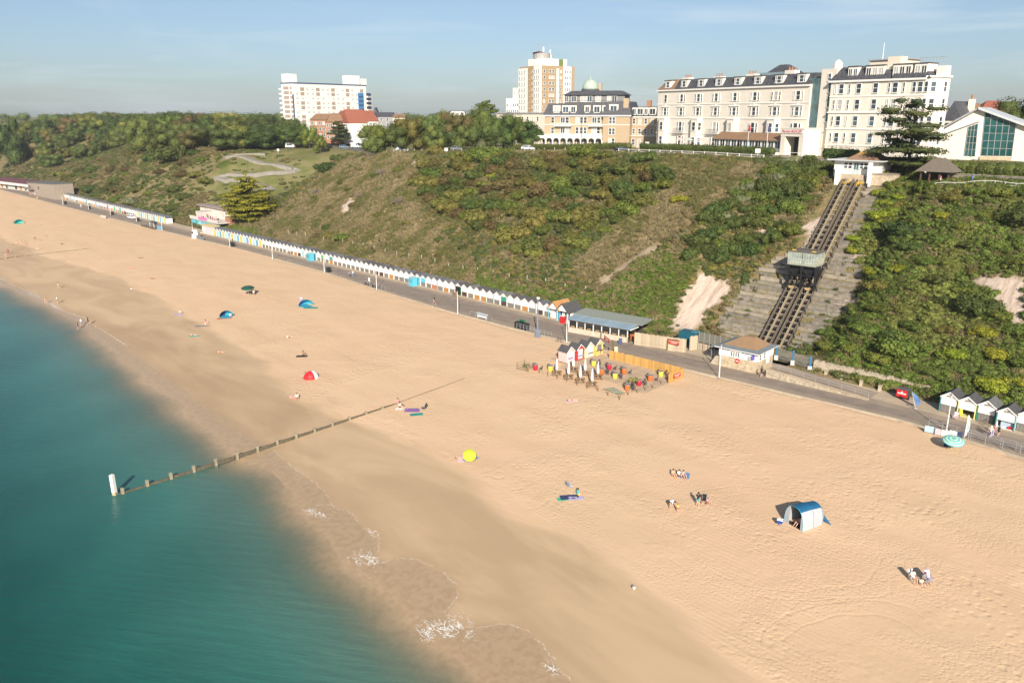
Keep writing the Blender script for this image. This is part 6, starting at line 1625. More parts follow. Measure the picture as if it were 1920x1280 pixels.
# cliff-top lamp posts (green)
M_GREEN = mat('lamp_green',(0.035,0.075,0.060),rough=0.5)
for i,(px,by,ty,d) in enumerate(((913,272,232,300),(954,270,234,296),(807,276,235,292),(1090,262,220,270),(1713,330,285,178),(540,285,250,330),(466,330,300,335))):
 q = atd(px,by,d) if i < 5 else gnd(px,by); z = ground_z(q[0],q[1]); top = atd(px,ty,(np.array(q) - CP) @ F0)[2] - z
 o = thing('cliff_top_lamp','slim green lamp post %s' % ('before the oaks by the cliff edge','behind the pale cliff-edge bushes','between the parked vans and the oaks','in front of the domed villa','in the hedge left of the thatched shelter','beside the top of the zigzag path','on the bend of the zigzag path')[i],'lamp post',(float(q[0]),float(q[1]),z),0,'lamp posts on the cliff top')
 part('pole',MB().tube((0,0,0),(0,0,top),0.10,0.06,6),M_GREEN,o); part('lamp_head',MB().box(-0.7,0.15,-0.12,0.12,top,top + 0.16),M_GREY,o)
# vehicles by the road
M_TYRE = mat('tyre',(0.015,0.015,0.015),rough=0.9)
def vehicle(name,label,cat,x,y,z,rz,mt,L=4.4,W=1.8,H=1.5,van=False):
 o = thing(name,label,cat,(x,y,z),rz)
 r = 0.32; h0 = 0.28
 hood = 0.95 if not van else 1.15
 if van: prof = [(-L / 2,h0),(L / 2,h0),(L / 2,0.95),(L / 2 - 0.75,1.15),(L / 2 - 1.35,H),(-L / 2 + 0.1,H),(-L / 2,H - 0.2)]
 else: prof = [(-L / 2,h0),(L / 2,h0),(L / 2,0.70),(L / 2 - 1.1,hood),(L / 2 - 1.8,H),(-L / 2 + 0.9,H),(-L / 2 + 0.1,hood),(-L / 2,0.7)]
 mb = MB()
 n = len(prof)
 inner = [(p[0],p[1]) for p in prof]
 vs = [(p[0],-W / 2 * (1.0 if p[1] < hood + 0.05 else 0.84),p[1]) for p in prof] + [(p[0],W / 2 * (1.0 if p[1] < hood + 0.05 else 0.84),p[1]) for p in prof]
 mb.add(vs,[tuple(range(n)),tuple(range(2 * n - 1,n - 1,-1))] + [(i,n + i,n + (i + 1) % n,(i + 1) % n) for i in range(n)])
 part('body',mb,mt,o)
 zt,zb = H - 0.1,hood + 0.04
 for s in (-1,1):
  yb = s * (W / 2 * 0.985 + 0.01); yt = s * (W / 2 * 0.86 + 0.02)
  if van: P = [(L / 2 - 0.95,yb,zb),(L / 2 - 2.0,yb,zb),(L / 2 - 2.0,yt,zt),(L / 2 - 1.4,yt,zt)]
  else: P = [(L / 2 - 1.15,yb,zb),(-L / 2 + 0.3,yb,zb),(-L / 2 + 0.95,yt,zt),(L / 2 - 1.8,yt,zt)]
  part('side_window',MB().quad(*P),M_GLASS,o)
 a = L / 2 - (0.72 if van else 1.1); c = L / 2 - (1.34 if van else 1.8)
 part('windscreen',MB().quad((a + 0.03,-W * 0.44,zb + 0.02),(a + 0.03,W * 0.44,zb + 0.02),(c + 0.05,W * 0.37,zt + 0.03),(c + 0.05,-W * 0.37,zt + 0.03)),M_GLASS,o)
 for sx_ in (-1,1):
  for s in (-1,1):
   w = part('wheel',MB().tube((sx_ * L * 0.31,s * (W / 2 - 0.2),r),(sx_ * L * 0.31,s * (W / 2 + 0.02),r),r,None,12),M_TYRE,o)
   part('hub',MB().tube((sx_ * L * 0.31,s * (W / 2 + 0.02),r),(sx_ * L * 0.31,s * (W / 2 + 0.04),r),r * 0.55,None,8),M_GREY,w)
 return o
M_CARW = mat('car_white',(0.75,0.75,0.76),rough=0.25,spec=0.6,var=0.02); M_CARB = mat('car_black',(0.02,0.022,0.026),rough=0.2,spec=0.7,var=0.05); M_CARS = mat('car_silver',(0.36,0.38,0.40),rough=0.3,metal=0.5,var=0.03); M_CARM = mat('car_maroon',(0.14,0.03,0.05),rough=0.25,spec=0.6)
def veh_px(name,label,cat,px,py,d,rz,mt,**k):
 q = atd(px,py,d) if px > 700 else gnd(px,py); vehicle(name,label,cat,float(q[0]),float(q[1]),ground_z(q[0],q[1]),rz,mt,**k)
veh_px('parked_van','white panel van parked on the cliff top, leftmost by the tree belt','van',752,279,300,0.15,M_CARW,L=5.6,W=2.0,H=2.3,van=True)
veh_px('parked_van','white and maroon van parked right of the plain white van','van',791,279,300,0.15,M_CARM,L=5.2,W=2.0,H=2.1,van=True)
veh_px('parked_van','white van parked below the reddish house by the pine','van',668,277,318,0.2,M_CARW,L=5.4,W=2.0,H=2.4,van=True)
veh_px('parked_car','black car parked left of the lawn pine','car',617,277,322,2.9,M_CARB,L=4.4,H=1.5)
veh_px('parked_car','silver car parked before the black one on the lawn','car',599,278,322,0.2,M_CARS)
veh_px('parked_car','silver car on the cliff-top road beside the pale cliff-edge bushes','car',856,278,292,0.1,M_CARS)
veh_px('parked_car','white car roof showing above the fence left of the villa','car',990,276,268,0.1,M_CARW)
veh_px('parked_car','dark car on the road below the right end of the villa hedge','car',1168,281,226,0.1,M_CARB)
veh_px('parked_car','pale blue car beside the white van on the lawn','car',645,278,320,0.2,mat('car_blue',(0.20,0.30,0.42),rough=0.3,spec=0.6))
for px,d,mt,lab in ((489,276,M_GREY,'grey kiosk van with slatted sides on the far lawn'),(545,278,M_TRIM,'cream caravan with brown stripe on the far lawn')):
 o = thing('camper_trailer',lab,'trailer',gnd(px,d),0.7)
 part('body',MB().box(-2.2,2.2,-1.1,1.1,0.5,2.6),mt,o); part('roof',MB().box(-2.3,2.3,-1.2,1.2,2.6,2.75),M_SLATE,o); part('window',MB().box(-1.4,1.2,-1.14,-1.09,1.4,2.1),M_GLASS,o)
 for x in (-1.2,1.2): part('wheel',MB().tube((x,-1.0,0.35),(x,-0.8,0.35),0.35,None,10),M_TYRE,o)
for px,py,d,lab in ((522,288,338,'white information board on the lawn by the zigzag path'),(1213,280,204,'white notice sign on a post by the cliff-top fence'),(1420,296,192,'white roadside sign on a post near the end of the hotel hedge'),(837,290,285,'small white notice board at the cliff edge')):
 o = thing('notice_board',lab,'sign',gnd(px,py),0.4,'notice boards on the cliff top')
 part('post',MB().tube((0,0,0),(0,0,1.9),0.05,None,6),M_TRIM,o); part('panel',MB().box(-0.6,0.6,-0.06,-0.02,1.1,2.1),M_TRIM,o)
# ================================================================== BEACH HUTS, RESTAURANT, DECK AND PROMENADE FURNITURE
def paint(name,c,**k): return mat(name,c,rough=k.pop('rough',0.65),var=k.pop('var',0.10),scale=k.pop('scale',2.0),perobj=0.06,**k)
P_WHITE = paint('hut_white',(0.74,0.72,0.69)); P_GREY = paint('hut_grey_board',(0.19,0.175,0.16),var=0.25,scale=6); P_ORANGE = paint('hut_orange_board',(0.40,0.20,0.06),var=0.2,scale=6); P_BROWN = paint('hut_brown_board',(0.075,0.045,0.04),var=0.2)
P_YELLOW = paint('hut_yellow',(0.66,0.46,0.13)); P_PALEBLUE = paint('hut_pale_blue',(0.36,0.54,0.58)); P_BLUE = paint('hut_blue',(0.16,0.36,0.52)); P_AQUA = paint('hut_aqua',(0.10,0.44,0.58)); P_GREEN = paint('hut_green',(0.04,0.25,0.17)); P_TEAL = paint('hut_teal',(0.09,0.27,0.29)); P_PURPLE = paint('hut_purple',(0.40,0.10,0.42)); P_BLACK = paint('hut_shadow_black',(0.02,0.02,0.022)); P_MAG = paint('hut_magenta',(0.45,0.03,0.22)); P_GRN2 = paint('hut_leaf_green',(0.08,0.34,0.12))
P_ROOF = [mat('felt_roof_%s' % n,c,rough=0.9,var=0.22,scale=2.5) for n,c in (('charcoal',(0.075,0.075,0.08)),('grey',(0.13,0.13,0.13)),('slate_blue',(0.10,0.105,0.125)))]
HW,HD,HE,HR = 1.98,2.5,2.05,2.78
_hm = {}
def hmesh(kind,mt):
 k = (kind,mt.name)
 if k in _hm: return _hm[k]
 w = HW / 2; mb = MB()
 if kind == 'wall': mb.prism([(-w,0),(w,0),(w,HE),(0,HR - 0.05),(-w,HE)],'y',0.0,HD)
 elif kind == 'roof':
  for s in (-1,1): mb.prism([(s * (w + 0.12),HE - 0.06),(0,HR),(0,HR + 0.07),(s * (w + 0.12),HE + 0.02)],'y',-0.16,HD + 0.1)
 elif kind == 'flap': mb.box(-w + 0.1,w - 0.1,-0.07,-0.005,1.0,HE - 0.04)
 elif kind == 'lower_panel':
  for i in range(6): x0 = -w + 0.1 + i * (HW - 0.2) / 6; mb.box(x0 + 0.01,x0 + (HW - 0.2) / 6 - 0.01,-0.06 - 0.01 * (i % 2),-0.005,0.04,0.98)
 elif kind == 'bargeboard':
  for s in (-1,1): mb.prism([(s * (w + 0.10),HE - 0.12),(0,HR - 0.08),(0,HR + 0.06),(s * (w + 0.10),HE + 0.03)],'y',-0.21,-0.165)
 elif kind == 'corner_post':
  for s in (-1,1): mb.box(s * w - 0.06,s * w + 0.06,-0.09,0.02,0,HE - 0.02)
 elif kind == 'front_panel': mb.box(-w + 0.1,w - 0.1,-0.07,-0.005,0.05,HE - 0.04)
 elif kind == 'lintel': mb.box(-w + 0.1,w - 0.1,-0.10,-0.071,HE - 0.12,HE - 0.02)
 _hm[k] = mb.mesh(kind,mt); return _hm[k]
def beach_hut(label,x,y,rz=0.0,up=P_WHITE,low=P_GREY,post=P_WHITE,roof=0,full=None,group=None,lintel=None,scale=1.0,wall=P_WHITE,z=0.0,name='beach_hut'):
 o = thing(name,label,'beach hut',(x,y,z),rz,group); o.scale = (scale,) * 3
 link('wall',hmesh('wall',wall),o); link('roof',hmesh('roof',P_ROOF[roof]),o); link('bargeboard',hmesh('bargeboard',P_WHITE),o); link('corner_post',hmesh('corner_post',post),o)
 if full: link('front_panel',hmesh('front_panel',full),o)
 else: link('flap',hmesh('flap',up),o); link('lower_panel',hmesh('lower_panel',low),o)
 if lintel: link('lintel',hmesh('lintel',lintel),o)
 return o
HUTY = 118.7; rr = random.Random(21)
N1 = 73; X1a,X1b = -274.2,-113.0
HX = [X1a + (X1b - X1a) * i / (N1 - 1) for i in range(N1)]
HPX = [float(pj((x,HUTY,1.0))[0]) for x in HX]
def near(px): return min(range(N1),key=lambda i: abs(HPX[i] - px))
SPEC = {}
def sp(px,**k): SPEC.setdefault(near(px),{}).update(k)
for px in (556,732,817,840,894,905,988,620): sp(px,low=P_ORANGE)
for px in (563,705,711,871,1016): sp(px,low=P_BROWN)
sp(568,full=P_PALEBLUE); sp(591,full=P_AQUA); sp(606,up=P_GRN2); sp(619,up=P_TEAL); sp(753,post=P_BLUE); sp(783,full=P_AQUA); sp(795,up=P_AQUA); sp(812,post=P_PURPLE); sp(829,post=P_PALEBLUE); sp(940,up=P_GREEN,low=P_BROWN); sp(855,up=P_BLACK,low=P_BLACK,post=P_GRN2); sp(919,post=P_GREEN); sp(965,lintel=P_BLUE); sp(930,lintel=P_BLUE); sp(1000,post=P_AQUA); sp(953,post=P_BLUE)
for i,x in enumerate(HX):
 k = dict(SPEC.get(i,{})); left = i + 1; right = N1 - i
 if i < 16:
  c,nm = ((P_YELLOW,'yellow'),(P_PALEBLUE,'pale blue'),(P_BLUE,'mid blue'))[i % 3]
  beach_hut('%s-fronted beach hut with white gable, %s from the cafe end of the long row' % (nm,ORD(left)),x,HUTY,0,full=c,roof=2,group='beach huts in the long row below the cliff')
  continue
 desc = 'white beach hut with %s lower boards' % {'hut_orange_board': 'orange','hut_brown_board': 'dark brown'}.get(k.get('low',P_GREY).name,'grey')
 if 'full' in k: desc = 'beach hut with all %s front' % {'hut_aqua': 'turquoise','hut_pale_blue': 'pale blue'}[k['full'].name]
 elif k.get('up',P_WHITE) is not P_WHITE: desc = 'beach hut with %s upper front' % {'hut_leaf_green': 'bright green','hut_teal': 'teal','hut_aqua': 'turquoise','hut_green': 'dark green','hut_shadow_black': 'open dark'}[k['up'].name]
 beach_hut('%s, %s left of the gabled orange-roofed hut' % (desc,ORD(right)),x,HUTY,rr.uniform(-0.01,0.01),roof=k.pop('roof',rr.choice([0,0,1,2])),group='beach huts in the long row below the cliff',z=rr.uniform(-0.02,0.03),**k)
# small turquoise booths pushed out in front of two huts
for px,lab in ((783,'turquoise booth standing out in front of the white huts'),(591,'pale turquoise booth in front of the huts near the tall blue hut')):
 x = HX[near(px)]; o = thing('booth',lab,'booth',(x,HUTY - 1.5,0))
 part('wall',MB().box(-0.9,0.9,-0.7,0.7,0,2.1),P_AQUA,o); part('roof',MB().box(-1.0,1.0,-0.8,0.8,2.1,2.18),P_PALEBLUE,o); part('window',MB().box(-0.55,-0.15,-0.74,-0.70,0.9,1.8).box(0.1,0.5,-0.74,-0.70,0.9,1.8),P_TEAL,o)
# far row
N2 = 84; FX = [-506.0 + (506.0 - 319.0) * i / (N2 - 1) for i in range(N2)]
FC = {30: P_BLUE,33: P_PALEBLUE,41: P_TEAL,24: P_GREY,47: P_BLUE,54: P_MAG,58: P_GRN2,61: P_GREEN,20: P_AQUA}
for i,x in enumerate(FX):
 right = N2 - i
 if right <= 14:
  c,nm = ((P_YELLOW,'yellow'),(P_PALEBLUE,'pale blue'),(P_BLUE,'mid blue'))[right % 3 - 1]
  beach_hut('%s-fronted beach hut, %s left of the beach cafe' % (nm,ORD(right)),x,HUTY,0,full=c,roof=2,group='beach huts in the far row'); continue
 f = FC.get(i)
 beach_hut(('%s beach hut, %s left of the beach cafe' % ('white' if f is None else {'hut_blue': 'blue-fronted','hut_pale_blue': 'pale blue','hut_teal': 'teal-fronted','hut_grey_board': 'grey-fronted','hut_magenta': 'magenta-fronted','hut_leaf_green': 'green-fronted','hut_green': 'dark green','hut_aqua': 'turquoise'}[f.name],ORD(right))),
    x,HUTY,0,full=f,low=rr.choice([P_GREY,P_BROWN,P_GREY,P_ORANGE]),roof=rr.choice([0,1,2]),group='beach huts in the far row')
# two larger gabled huts beside the restaurant
for px,roofm,nm,doorm,lab in ((1041,mat('orange_tile',(0.42,0.22,0.09),rough=0.9,var=0.2),'gabled_hut',P_BLUE,'gabled hut with orange roof and blue doors at the end of the hut row'),(1058,P_ROOF[0],'gabled_hut',P_BROWN,'gabled hut with dark grey roof beside the open-fronted restaurant')):
 x = float(aty(px,590,118.2)[0]); o = thing(nm,lab,'beach hut',(x,117.6,0))
 part('wall',MB().prism([(-1.6,2.2),(1.6,2.2),(0,3.7)],'y',0.02,4.2).box(-1.55,1.55,1.0,4.2,0,2.2),P_WHITE,o)
 mb = MB()
 for s in (-1,1): mb.prism([(s * 1.85,2.05),(0,3.78),(0,3.86),(s * 1.85,2.14)],'y',-0.3,4.4)
 part('roof',mb,roofm,o); part('door',MB().box(-0.1,1.2,0.9,0.99,0.1,2.1),doorm,o); part('window',MB().box(0.2,0.5,0.86,0.9,1.2,1.9).box(0.7,1.0,0.86,0.9,1.2,1.9),P_TEAL,o)
 for s in (-1.5,1.5): part('post',MB().box(s - 0.06,s + 0.06,0.02,0.14,0,2.2),P_AQUA if doorm is P_BLUE else P_WHITE,o)
x = float(aty(1055,596,116.8)[0]); o = thing('red_cabinet','red cabinet standing in front of the dark-roofed gabled hut','cabinet',(x,116.8,0)); part('body',MB().box(-0.5,0.5,-0.3,0.3,0,1.5),M_RED,o); part('top',MB().box(-0.55,0.55,-0.35,0.35,1.5,1.56),P_WHITE,o)
# right-hand huts, near the camera, shown open
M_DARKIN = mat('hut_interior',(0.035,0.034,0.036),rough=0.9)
def near_hut(label,px,py,wallm,roof,postm,state,i):
 p = atz(px,py,0); S = 1.12
 o = thing('beach_hut',label,'beach hut',(p[0] + HW / 2 * S,p[1],0),0,'beach huts at the right end of the promenade'); o.scale = (S,) * 3
 w = HW / 2; mb = MB()
 mb.box(-w,-w + 0.06,0,HD,0,HE).box(w - 0.06,w,0,HD,0,HE).box(-w + 0.06,w - 0.06,HD - 0.06,HD,0,HE).box(-w + 0.06,w - 0.06,0,HD - 0.06,-0.02,0.06)
 part('wall',mb,wallm,o); mb = MB().prism([(-w,HE),(w,HE),(0,HR - 0.05)],'y',0.0,HD); part('gable',mb,P_WHITE,o)
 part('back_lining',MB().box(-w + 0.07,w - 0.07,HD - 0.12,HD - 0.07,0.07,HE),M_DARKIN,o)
 link('roof',hmesh('roof',P_ROOF[roof]),o); link('bargeboard',hmesh('bargeboard',P_WHITE),o); link('corner_post',hmesh('corner_post',postm),o)
 part('roof_batten',MB().beam((0.45,-0.1,2.47),(0.45,HD,2.47),0.05,0.05).beam((0.8,-0.1,2.2),(0.8,HD,2.2),0.05,0.05),P_WHITE,o)
 part('flap',MB().box(-w + 0.08,w - 0.08,-0.09,-0.03,1.05,HE - 0.02),P_WHITE,o); part('name_board',MB().box(-0.3,0.3,-0.10,-0.02,HE + 0.14,HE + 0.26),P_GREY,o)
 if state == 'shut':
  for k in range(5): x0 = -w + 0.12 + k * (HW - 0.24) / 5; part('lower_board',MB().box(x0,x0 + 0.33,-0.06,-0.02,0.05,0.98),P_GREY,o)
  part('glass_strip',MB().box(-w + 0.1,w - 0.1,-0.05,-0.025,0.98,1.04),M_GLASS,o)
 if state == 'curtain': part('curtain',MB().box(-0.55,0.75,0.3,0.36,0.1,1.1),mat('pale_blue_cloth',(0.40,0.50,0.60),rough=0.9),o); part('red_box',MB().box(0.35,0.6,0.05,0.3,0.06,0.4),M_RED,o)
 if state == 'yellow': part('yellow_bag',MB().lathe([(0.05,0),(0.24,0.25),(0.22,0.8),(0.08,1.0)],8,(-0.62,-0.02,0.06)),mat('yellow_green_cloth',(0.62,0.62,0.06)),o)
 return o
near_hut('beach hut with blue-green posts and grey lower boards, first right of the blue flag',1761,770,P_TEAL,0,P_TEAL,'shut',0)
near_hut('open beach hut with pale yellow side wall and yellow bag in its doorway',1794,779,mat('pale_yellow',(0.66,0.62,0.30)),0,mat('pale_yellow',(0.66,0.62,0.30)),'yellow',1)
near_hut('beach hut with dark green posts and a bicycle parked against its front',1830,787,P_GREEN,1,P_GREEN,'shut',2)
near_hut('open beach hut with pale blue curtain and red box inside',1866,800,P_WHITE,0,P_TEAL,'curtain',3)
near_hut('beach hut cut by the right edge of the view, grey lower boards',1903,806,P_TEAL,1,P_TEAL,'shut',4)
# red kiosk box, blue feather flag
p = atz(1682,747,0); o = thing('sign_trailer','dark wheeled box with bright red front panel by the rubble wall','trailer',(p[0] + 0.6,p[1],0),0.0)
part('body',MB().box(-0.8,0.8,0,1.1,0.35,1.55),mat('charcoal_box',(0.05,0.055,0.06)),o); part('lid',MB().frustum(-0.85,0.85,-0.05,1.15,1.55,-0.7,0.7,0.3,0.9,1.75),P_ROOF[0],o); part('front_panel',MB().box(-0.78,0.78,-0.06,-0.005,0.4,1.5),M_RED,o); part('panel_mark',MB().box(-0.6,0.6,-0.08,-0.062,0.88,1.06).box(-0.1,0.1,-0.08,-0.062,1.1,1.3),P_WHITE,o)
for s in (-0.82,0.82): part('wheel',MB().tube((s - 0.05,0.5,0.25),(s + 0.05,0.5,0.25),0.25,None,10),M_TYRE,o)
def feather_flag(label,px,py,h,mt,lean=0.0,w=0.75):
 p = atz(px,py,0); o = thing('feather_flag',label,'flag',(p[0],p[1],0.004),0.2)
 part('base',MB().lathe([(0.3,0),(0.28,0.12),(0.05,0.14)],8),M_GREY,o); part('pole',MB().tube((0,0,0.1),(lean,0,h),0.025,0.015,6),M_TRIM,o)
 pts = [(lean * t + 0.02,0,0.5 + (h - 0.5) * t) for t in np.linspace(0,1,8)]; mb = MB()
 for i in range(7):
  a,c = pts[i],pts[i + 1]; wa = w * math.sin(math.pi * min(1,0.15 + 0.8 * i / 7)); wc = w * math.sin(math.pi * min(1,0.15 + 0.8 * (i + 1) / 7))
  mb.add([a,(a[0] + wa,0.10 * math.sin(i * 1.3),a[2]),(c[0] + wc,0.10 * math.sin((i + 1) * 1.3),c[2]),c],[(0,1,2,3)])
 part('flag_cloth',mb,mt,o)
 return o
feather_flag('blue feather flag leaning beside the red-fronted box',1716,765,2.3,mat('flag_blue',(0.10,0.20,0.42),rough=0.7),-0.7,0.8)
feather_flag('tall pale blue feather flag at the promenade edge by the striped umbrella',1807,823,3.4,mat('flag_pale',(0.34,0.47,0.56),rough=0.7,col2=(0.55,0.62,0.66)),0.1,0.42)
# ---- lamp posts
LAMPS = [(1774,809,741,'pole just left of the striped beach umbrella'),(1348,707,649,'pole in front of the lower railway station'),(1062,642,590,'pole at the left corner of the open-fronted restaurant'),(858,589,548,'pole beside the blue and white board'),(706,543,502,'pole at the bench enclosure'),
   (608,511,477,'pole beside the dark bin below the green-fronted hut'),(511,486,459,'pole where the coloured huts turn white'),(431,463,441,'pole beside the dark bins by the coloured huts'),(304,432,412,'pole by the seat shelter near the beach cafe'),(256,415,398,'pole by the parked white car on the promenade'),
   (207,402,386,'pole between the pale windbreak and the far huts'),(166,392,377,'pole before the far huts, second beyond the white car'),(118,384,369,'pole beside the yellow board near the timber-clad building'),(362,441,420,'pale pole by the railed kiosk opposite the cafe')]
for i,(px,py,ty,lab) in enumerate(LAMPS):
 p = atz(px,py,0.1); d = (p - CP) @ F0; h = float(atd(px,ty,d)[2])
 o = thing('lamp_post','white lamp post, the ' + lab,'lamp post',(p[0],p[1] + 0.05,0),0.0,'white lamp posts along the promenade')
 part('pole',MB().tube((0,0,0),(0,0,1.2),0.10,0.09,8).tube((0,0,1.2),(0,0,h),0.075,0.05,8),M_TRIM,o); part('lamp_head',MB().lathe([(0.06,0),(0.16,0.08),(0.14,0.22),(0.03,0.28)],8,(0,0,h)),M_GREY,o); part('base_plate',MB().box(-0.17,0.17,-0.17,0.17,0.0,0.06),M_GREY,o)
p = atz(1008,630,0.1); o = thing('camera_mast','blue-grey steel mast with stout cabinet base and camera head','mast',(p[0],p[1],0))
part('cabinet_base',MB().box(-0.32,0.32,-0.3,0.3,0,1.5).box(-0.5,0.5,-0.45,0.45,0,0.3),mat('mast_blue_grey',(0.19,0.23,0.30),rough=0.5),o); part('pole',MB().tube((0,0,1.5),(0,0,7.4),0.13,0.09,8),MATS['mast_blue_grey'],o); part('camera_head',MB().box(-0.18,0.35,-0.14,0.14,7.4,7.75),M_TRIM,o)
# ---- bins, benches, boards, railings
def bin_pair(label,px,py,k=2,cover=False):
 p = atz(px,py,0.0); y = max(p[1],prom_edge(p[0]) + 0.9); o = thing('litter_bins',label,'bins',(p[0],y,0.004),0.05)
 for i in range(k):
  b = part('bin',MB().frustum(-0.42,0.42,-0.42,0.42,0.05,-0.5,0.5,-0.5,0.5,1.15),mat('bin_black',(0.025,0.028,0.03),rough=0.6),o,((i - (k - 1) / 2) * 1.12,0,0)); part('lid',MB().frustum(-0.52,0.52,-0.54,0.52,1.15,-0.46,0.46,-0.3,0.46,1.35),MATS['bin_black'],b)
 if cover: part('green_screen',MB().box(-1.1,0.5,0.55,0.62,0,1.75).box(-1.1,0.3,0.0,0.6,1.68,1.75),mat('bin_green',(0.03,0.20,0.09),rough=0.6),o)
 return o
bin_pair('pair of black wheeled bins with green screen at the sand edge',974,618,3,True)
bin_pair('dark wheeled bin beside the lamp post below the green-fronted hut',613,511,1)
bin_pair('dark bins beside the lamp post by the coloured huts',435,462,2)
bin_pair('dark bin beside the lamp post by the white car',259,415,1)
bin_pair('dark bin on the far promenade right of the magenta hut',211,403,1)
bin_pair('dark bin on the far promenade, leftmost of the three there',168,392,1)
bin_pair('grey bin at the far promenade edge near the timber-clad building',123,383,1)
def sidebar(label,cat,px,py,n,L_,h=1.1,name='edge_railing',mt=None):
 p = atz(px,py,0.1); o = thing(name,label,cat,(p[0],prom_edge(p[0]) + 0.15,0.1),0)
 for i in range(n + 1): part('post',MB().tube((i * L_ / n,0,-0.1),(i * L_ / n,0,h),0.035,None,6),mt or M_GREY,o)
 part('rail',MB().tube((0,0,h),(L_,0,h),0.03,None,6).tube((0,0,h * 0.55),(L_,0,h * 0.55),0.025,None,6),mt or M_GREY,o)
 return o
for px,py,n,L_,lab in ((1742,800,8,14.0,'grey railing at the sand edge under the windbreak panels'),(1815,824,7,14.0,'grey railing at the sand edge right of the striped umbrella'),(878,594,4,7.0,'short grey railing around the blue and white board'),(672,536,6,9.0,'grey railing around the bench enclosure'),(965,617,10,9.5,'grey railing from the bins to the blue-grey mast'),(268,424,5,10.0,'grey railing by the seat shelter near the cafe'),(366,445,6,7.0,'grey railing beside the railed kiosk opposite the cafe')): sidebar(lab,'railing',px,py,n,L_)
p = atz(906,597,0.1); o = thing('board_stand','long low blue and white board on legs at the sand edge','board',(p[0],prom_edge(p[0]) + 0.7,0))
part('panel',MB().box(-1.5,1.5,-0.05,0.05,0.35,1.15),P_WHITE,o); part('blue_band',MB().box(-1.5,1.5,-0.075,-0.052,0.85,1.15),P_BLUE,o); part('top',MB().box(-1.55,1.55,-0.3,0.3,1.15,1.2),mat('pale_top',(0.55,0.58,0.62)),o)
for s in (-1.3,1.3): part('leg',MB().box(s - 0.05,s + 0.05,-0.25,0.25,0.0,0.35),M_GREY,o)
def bench(label,px,py,rz=0.0):
 p = atz(px,py,0); o = thing('bench',label,'bench',(p[0],max(p[1],prom_edge(p[0]) + 0.8),0.004),rz)
 for k in range(3): part('seat_slat',MB().box(-0.9,0.9,-0.25 + k * 0.17,-0.11 + k * 0.17,0.42,0.46),M_TIMB,o)
 for k in range(2): part('back_slat',MB().box(-0.9,0.9,0.27,0.31,0.55 + k * 0.18,0.68 + k * 0.18),M_TIMB,o)
 for s in (-0.75,0.75): part('leg',MB().box(s - 0.04,s + 0.04,-0.22,0.3,0,0.42),M_IRON,o)
bench('brown slatted bench beside the lamp post in its railed enclosure',699,540,math.pi); bench('bench at the sand edge left of the round sign board',683,535,math.pi)
p = atz(687,538,0); o = thing('sign_post','white sign board on a post in the bench enclosure','sign',(p[0],prom_edge(p[0]) + 0.5,0)); part('post',MB().tube((0,0,0),(0,0,2.2),0.05,None,6),M_GREY,o); part('panel',MB().box(-0.35,0.35,-0.06,-0.02,1.3,2.2),P_WHITE,o)
# seat shelter and railed kiosk near the cafe
p = atz(292,427,0); o = thing('seat_shelter','low timber seat shelter at the sand edge left of the beach cafe','shelter',(p[0],110.4,0.0))
part('platform',MB().box(-9,5,-1.2,0.8,0.0,0.4),M_TIMB,o); part('roof',MB().box(-1,3.4,-0.9,0.7,2.3,2.45),M_SLATE,o); part('blue_panel',MB().box(5.2,7.2,-0.4,0.4,0,1.4),P_BLUE,o); part('wall',MB().box(-0.8,3.2,0.55,0.65,0.4,2.3),P_GREY,o)
for s in (-0.8,3.2): part('post',MB().box(s - 0.06,s + 0.06,-0.8,-0.7,0.4,2.3),M_TRIM,o)
p = atz(364,447,0); o = thing('lookout_kiosk','pale narrow lookout kiosk on the sand edge opposite the beach cafe','kiosk',(p[0],111.0,0))
part('body',MB().frustum(-0.9,0.9,-0.8,0.8,0,-0.7,0.7,-0.6,0.6,2.9),P_WHITE,o); part('window',MB().box(-0.5,0.5,-0.83,-0.72,1.7,2.4),M_GLASS,o); part('railing_screen',MB().box(1.2,6.8,-0.06,0.06,0.0,1.2),mat('screen_grey',(0.16,0.19,0.20)),o)
# ---- beach cafe: turquoise ground floor, pink balcony, long white arcade above
cx,cy = float(aty(402,408,121)[0]),121.0
Q0 = atz(362,418,0); Q1 = atz(421,424,0)
cafe = thing('beach_cafe','turquoise and white two-level beach cafe with pink balcony below the golden cypress','cafe',(float(aty(358,404,124)[0]),124.0,0))
C0 = float(aty(358,404,124)[0]); cX = lambda px,py,y: float(aty(px,py,y)[0]) - C0
P_CYAN = paint('cafe_turquoise',(0.14,0.50,0.55)); P_PINK = paint('cafe_pink',(0.62,0.16,0.38)); P_CWHITE = paint('cafe_white',(0.58,0.52,0.48))
w1 = cX(404,420,124)
part('lower_wall',MB().box(0,w1,0,4.0,0,2.7),P_CYAN,cafe); part('terrace_floor',MB().box(-0.3,w1 + 3,-0.4,9.0,2.7,3.0),P_CWHITE,cafe)
for i in range(7): x = w1 * (i + 0.5) / 7; part('shutter',MB().box(x - 0.7,x + 0.7,-0.08,-0.01,0.5,2.2),(P_BLUE,P_TEAL,P_PALEBLUE)[i % 3],cafe)
part('balcony_panel',MB().box(-0.3,w1 * 0.35,-0.45,-0.35,3.0,4.0).box(w1 * 0.72,w1 + 3,-0.45,-0.35,3.0,4.0),P_CWHITE,cafe); part('pink_panel',MB().box(w1 * 0.36,w1 * 0.71,-0.47,-0.35,3.0,4.05),P_PINK,cafe)
xa,xb = cX(376,400,131),cX(436,405,131)
part('arcade_wall',MB().box(xa,xb,7.0,9.5,2.9,6.6),P_CWHITE,cafe); part('arcade_roof',MB().box(xa - 0.8,xb + 0.4,5.9,10,6.6,6.95),mat('cafe_roof',(0.30,0.25,0.23),rough=0.9),cafe)
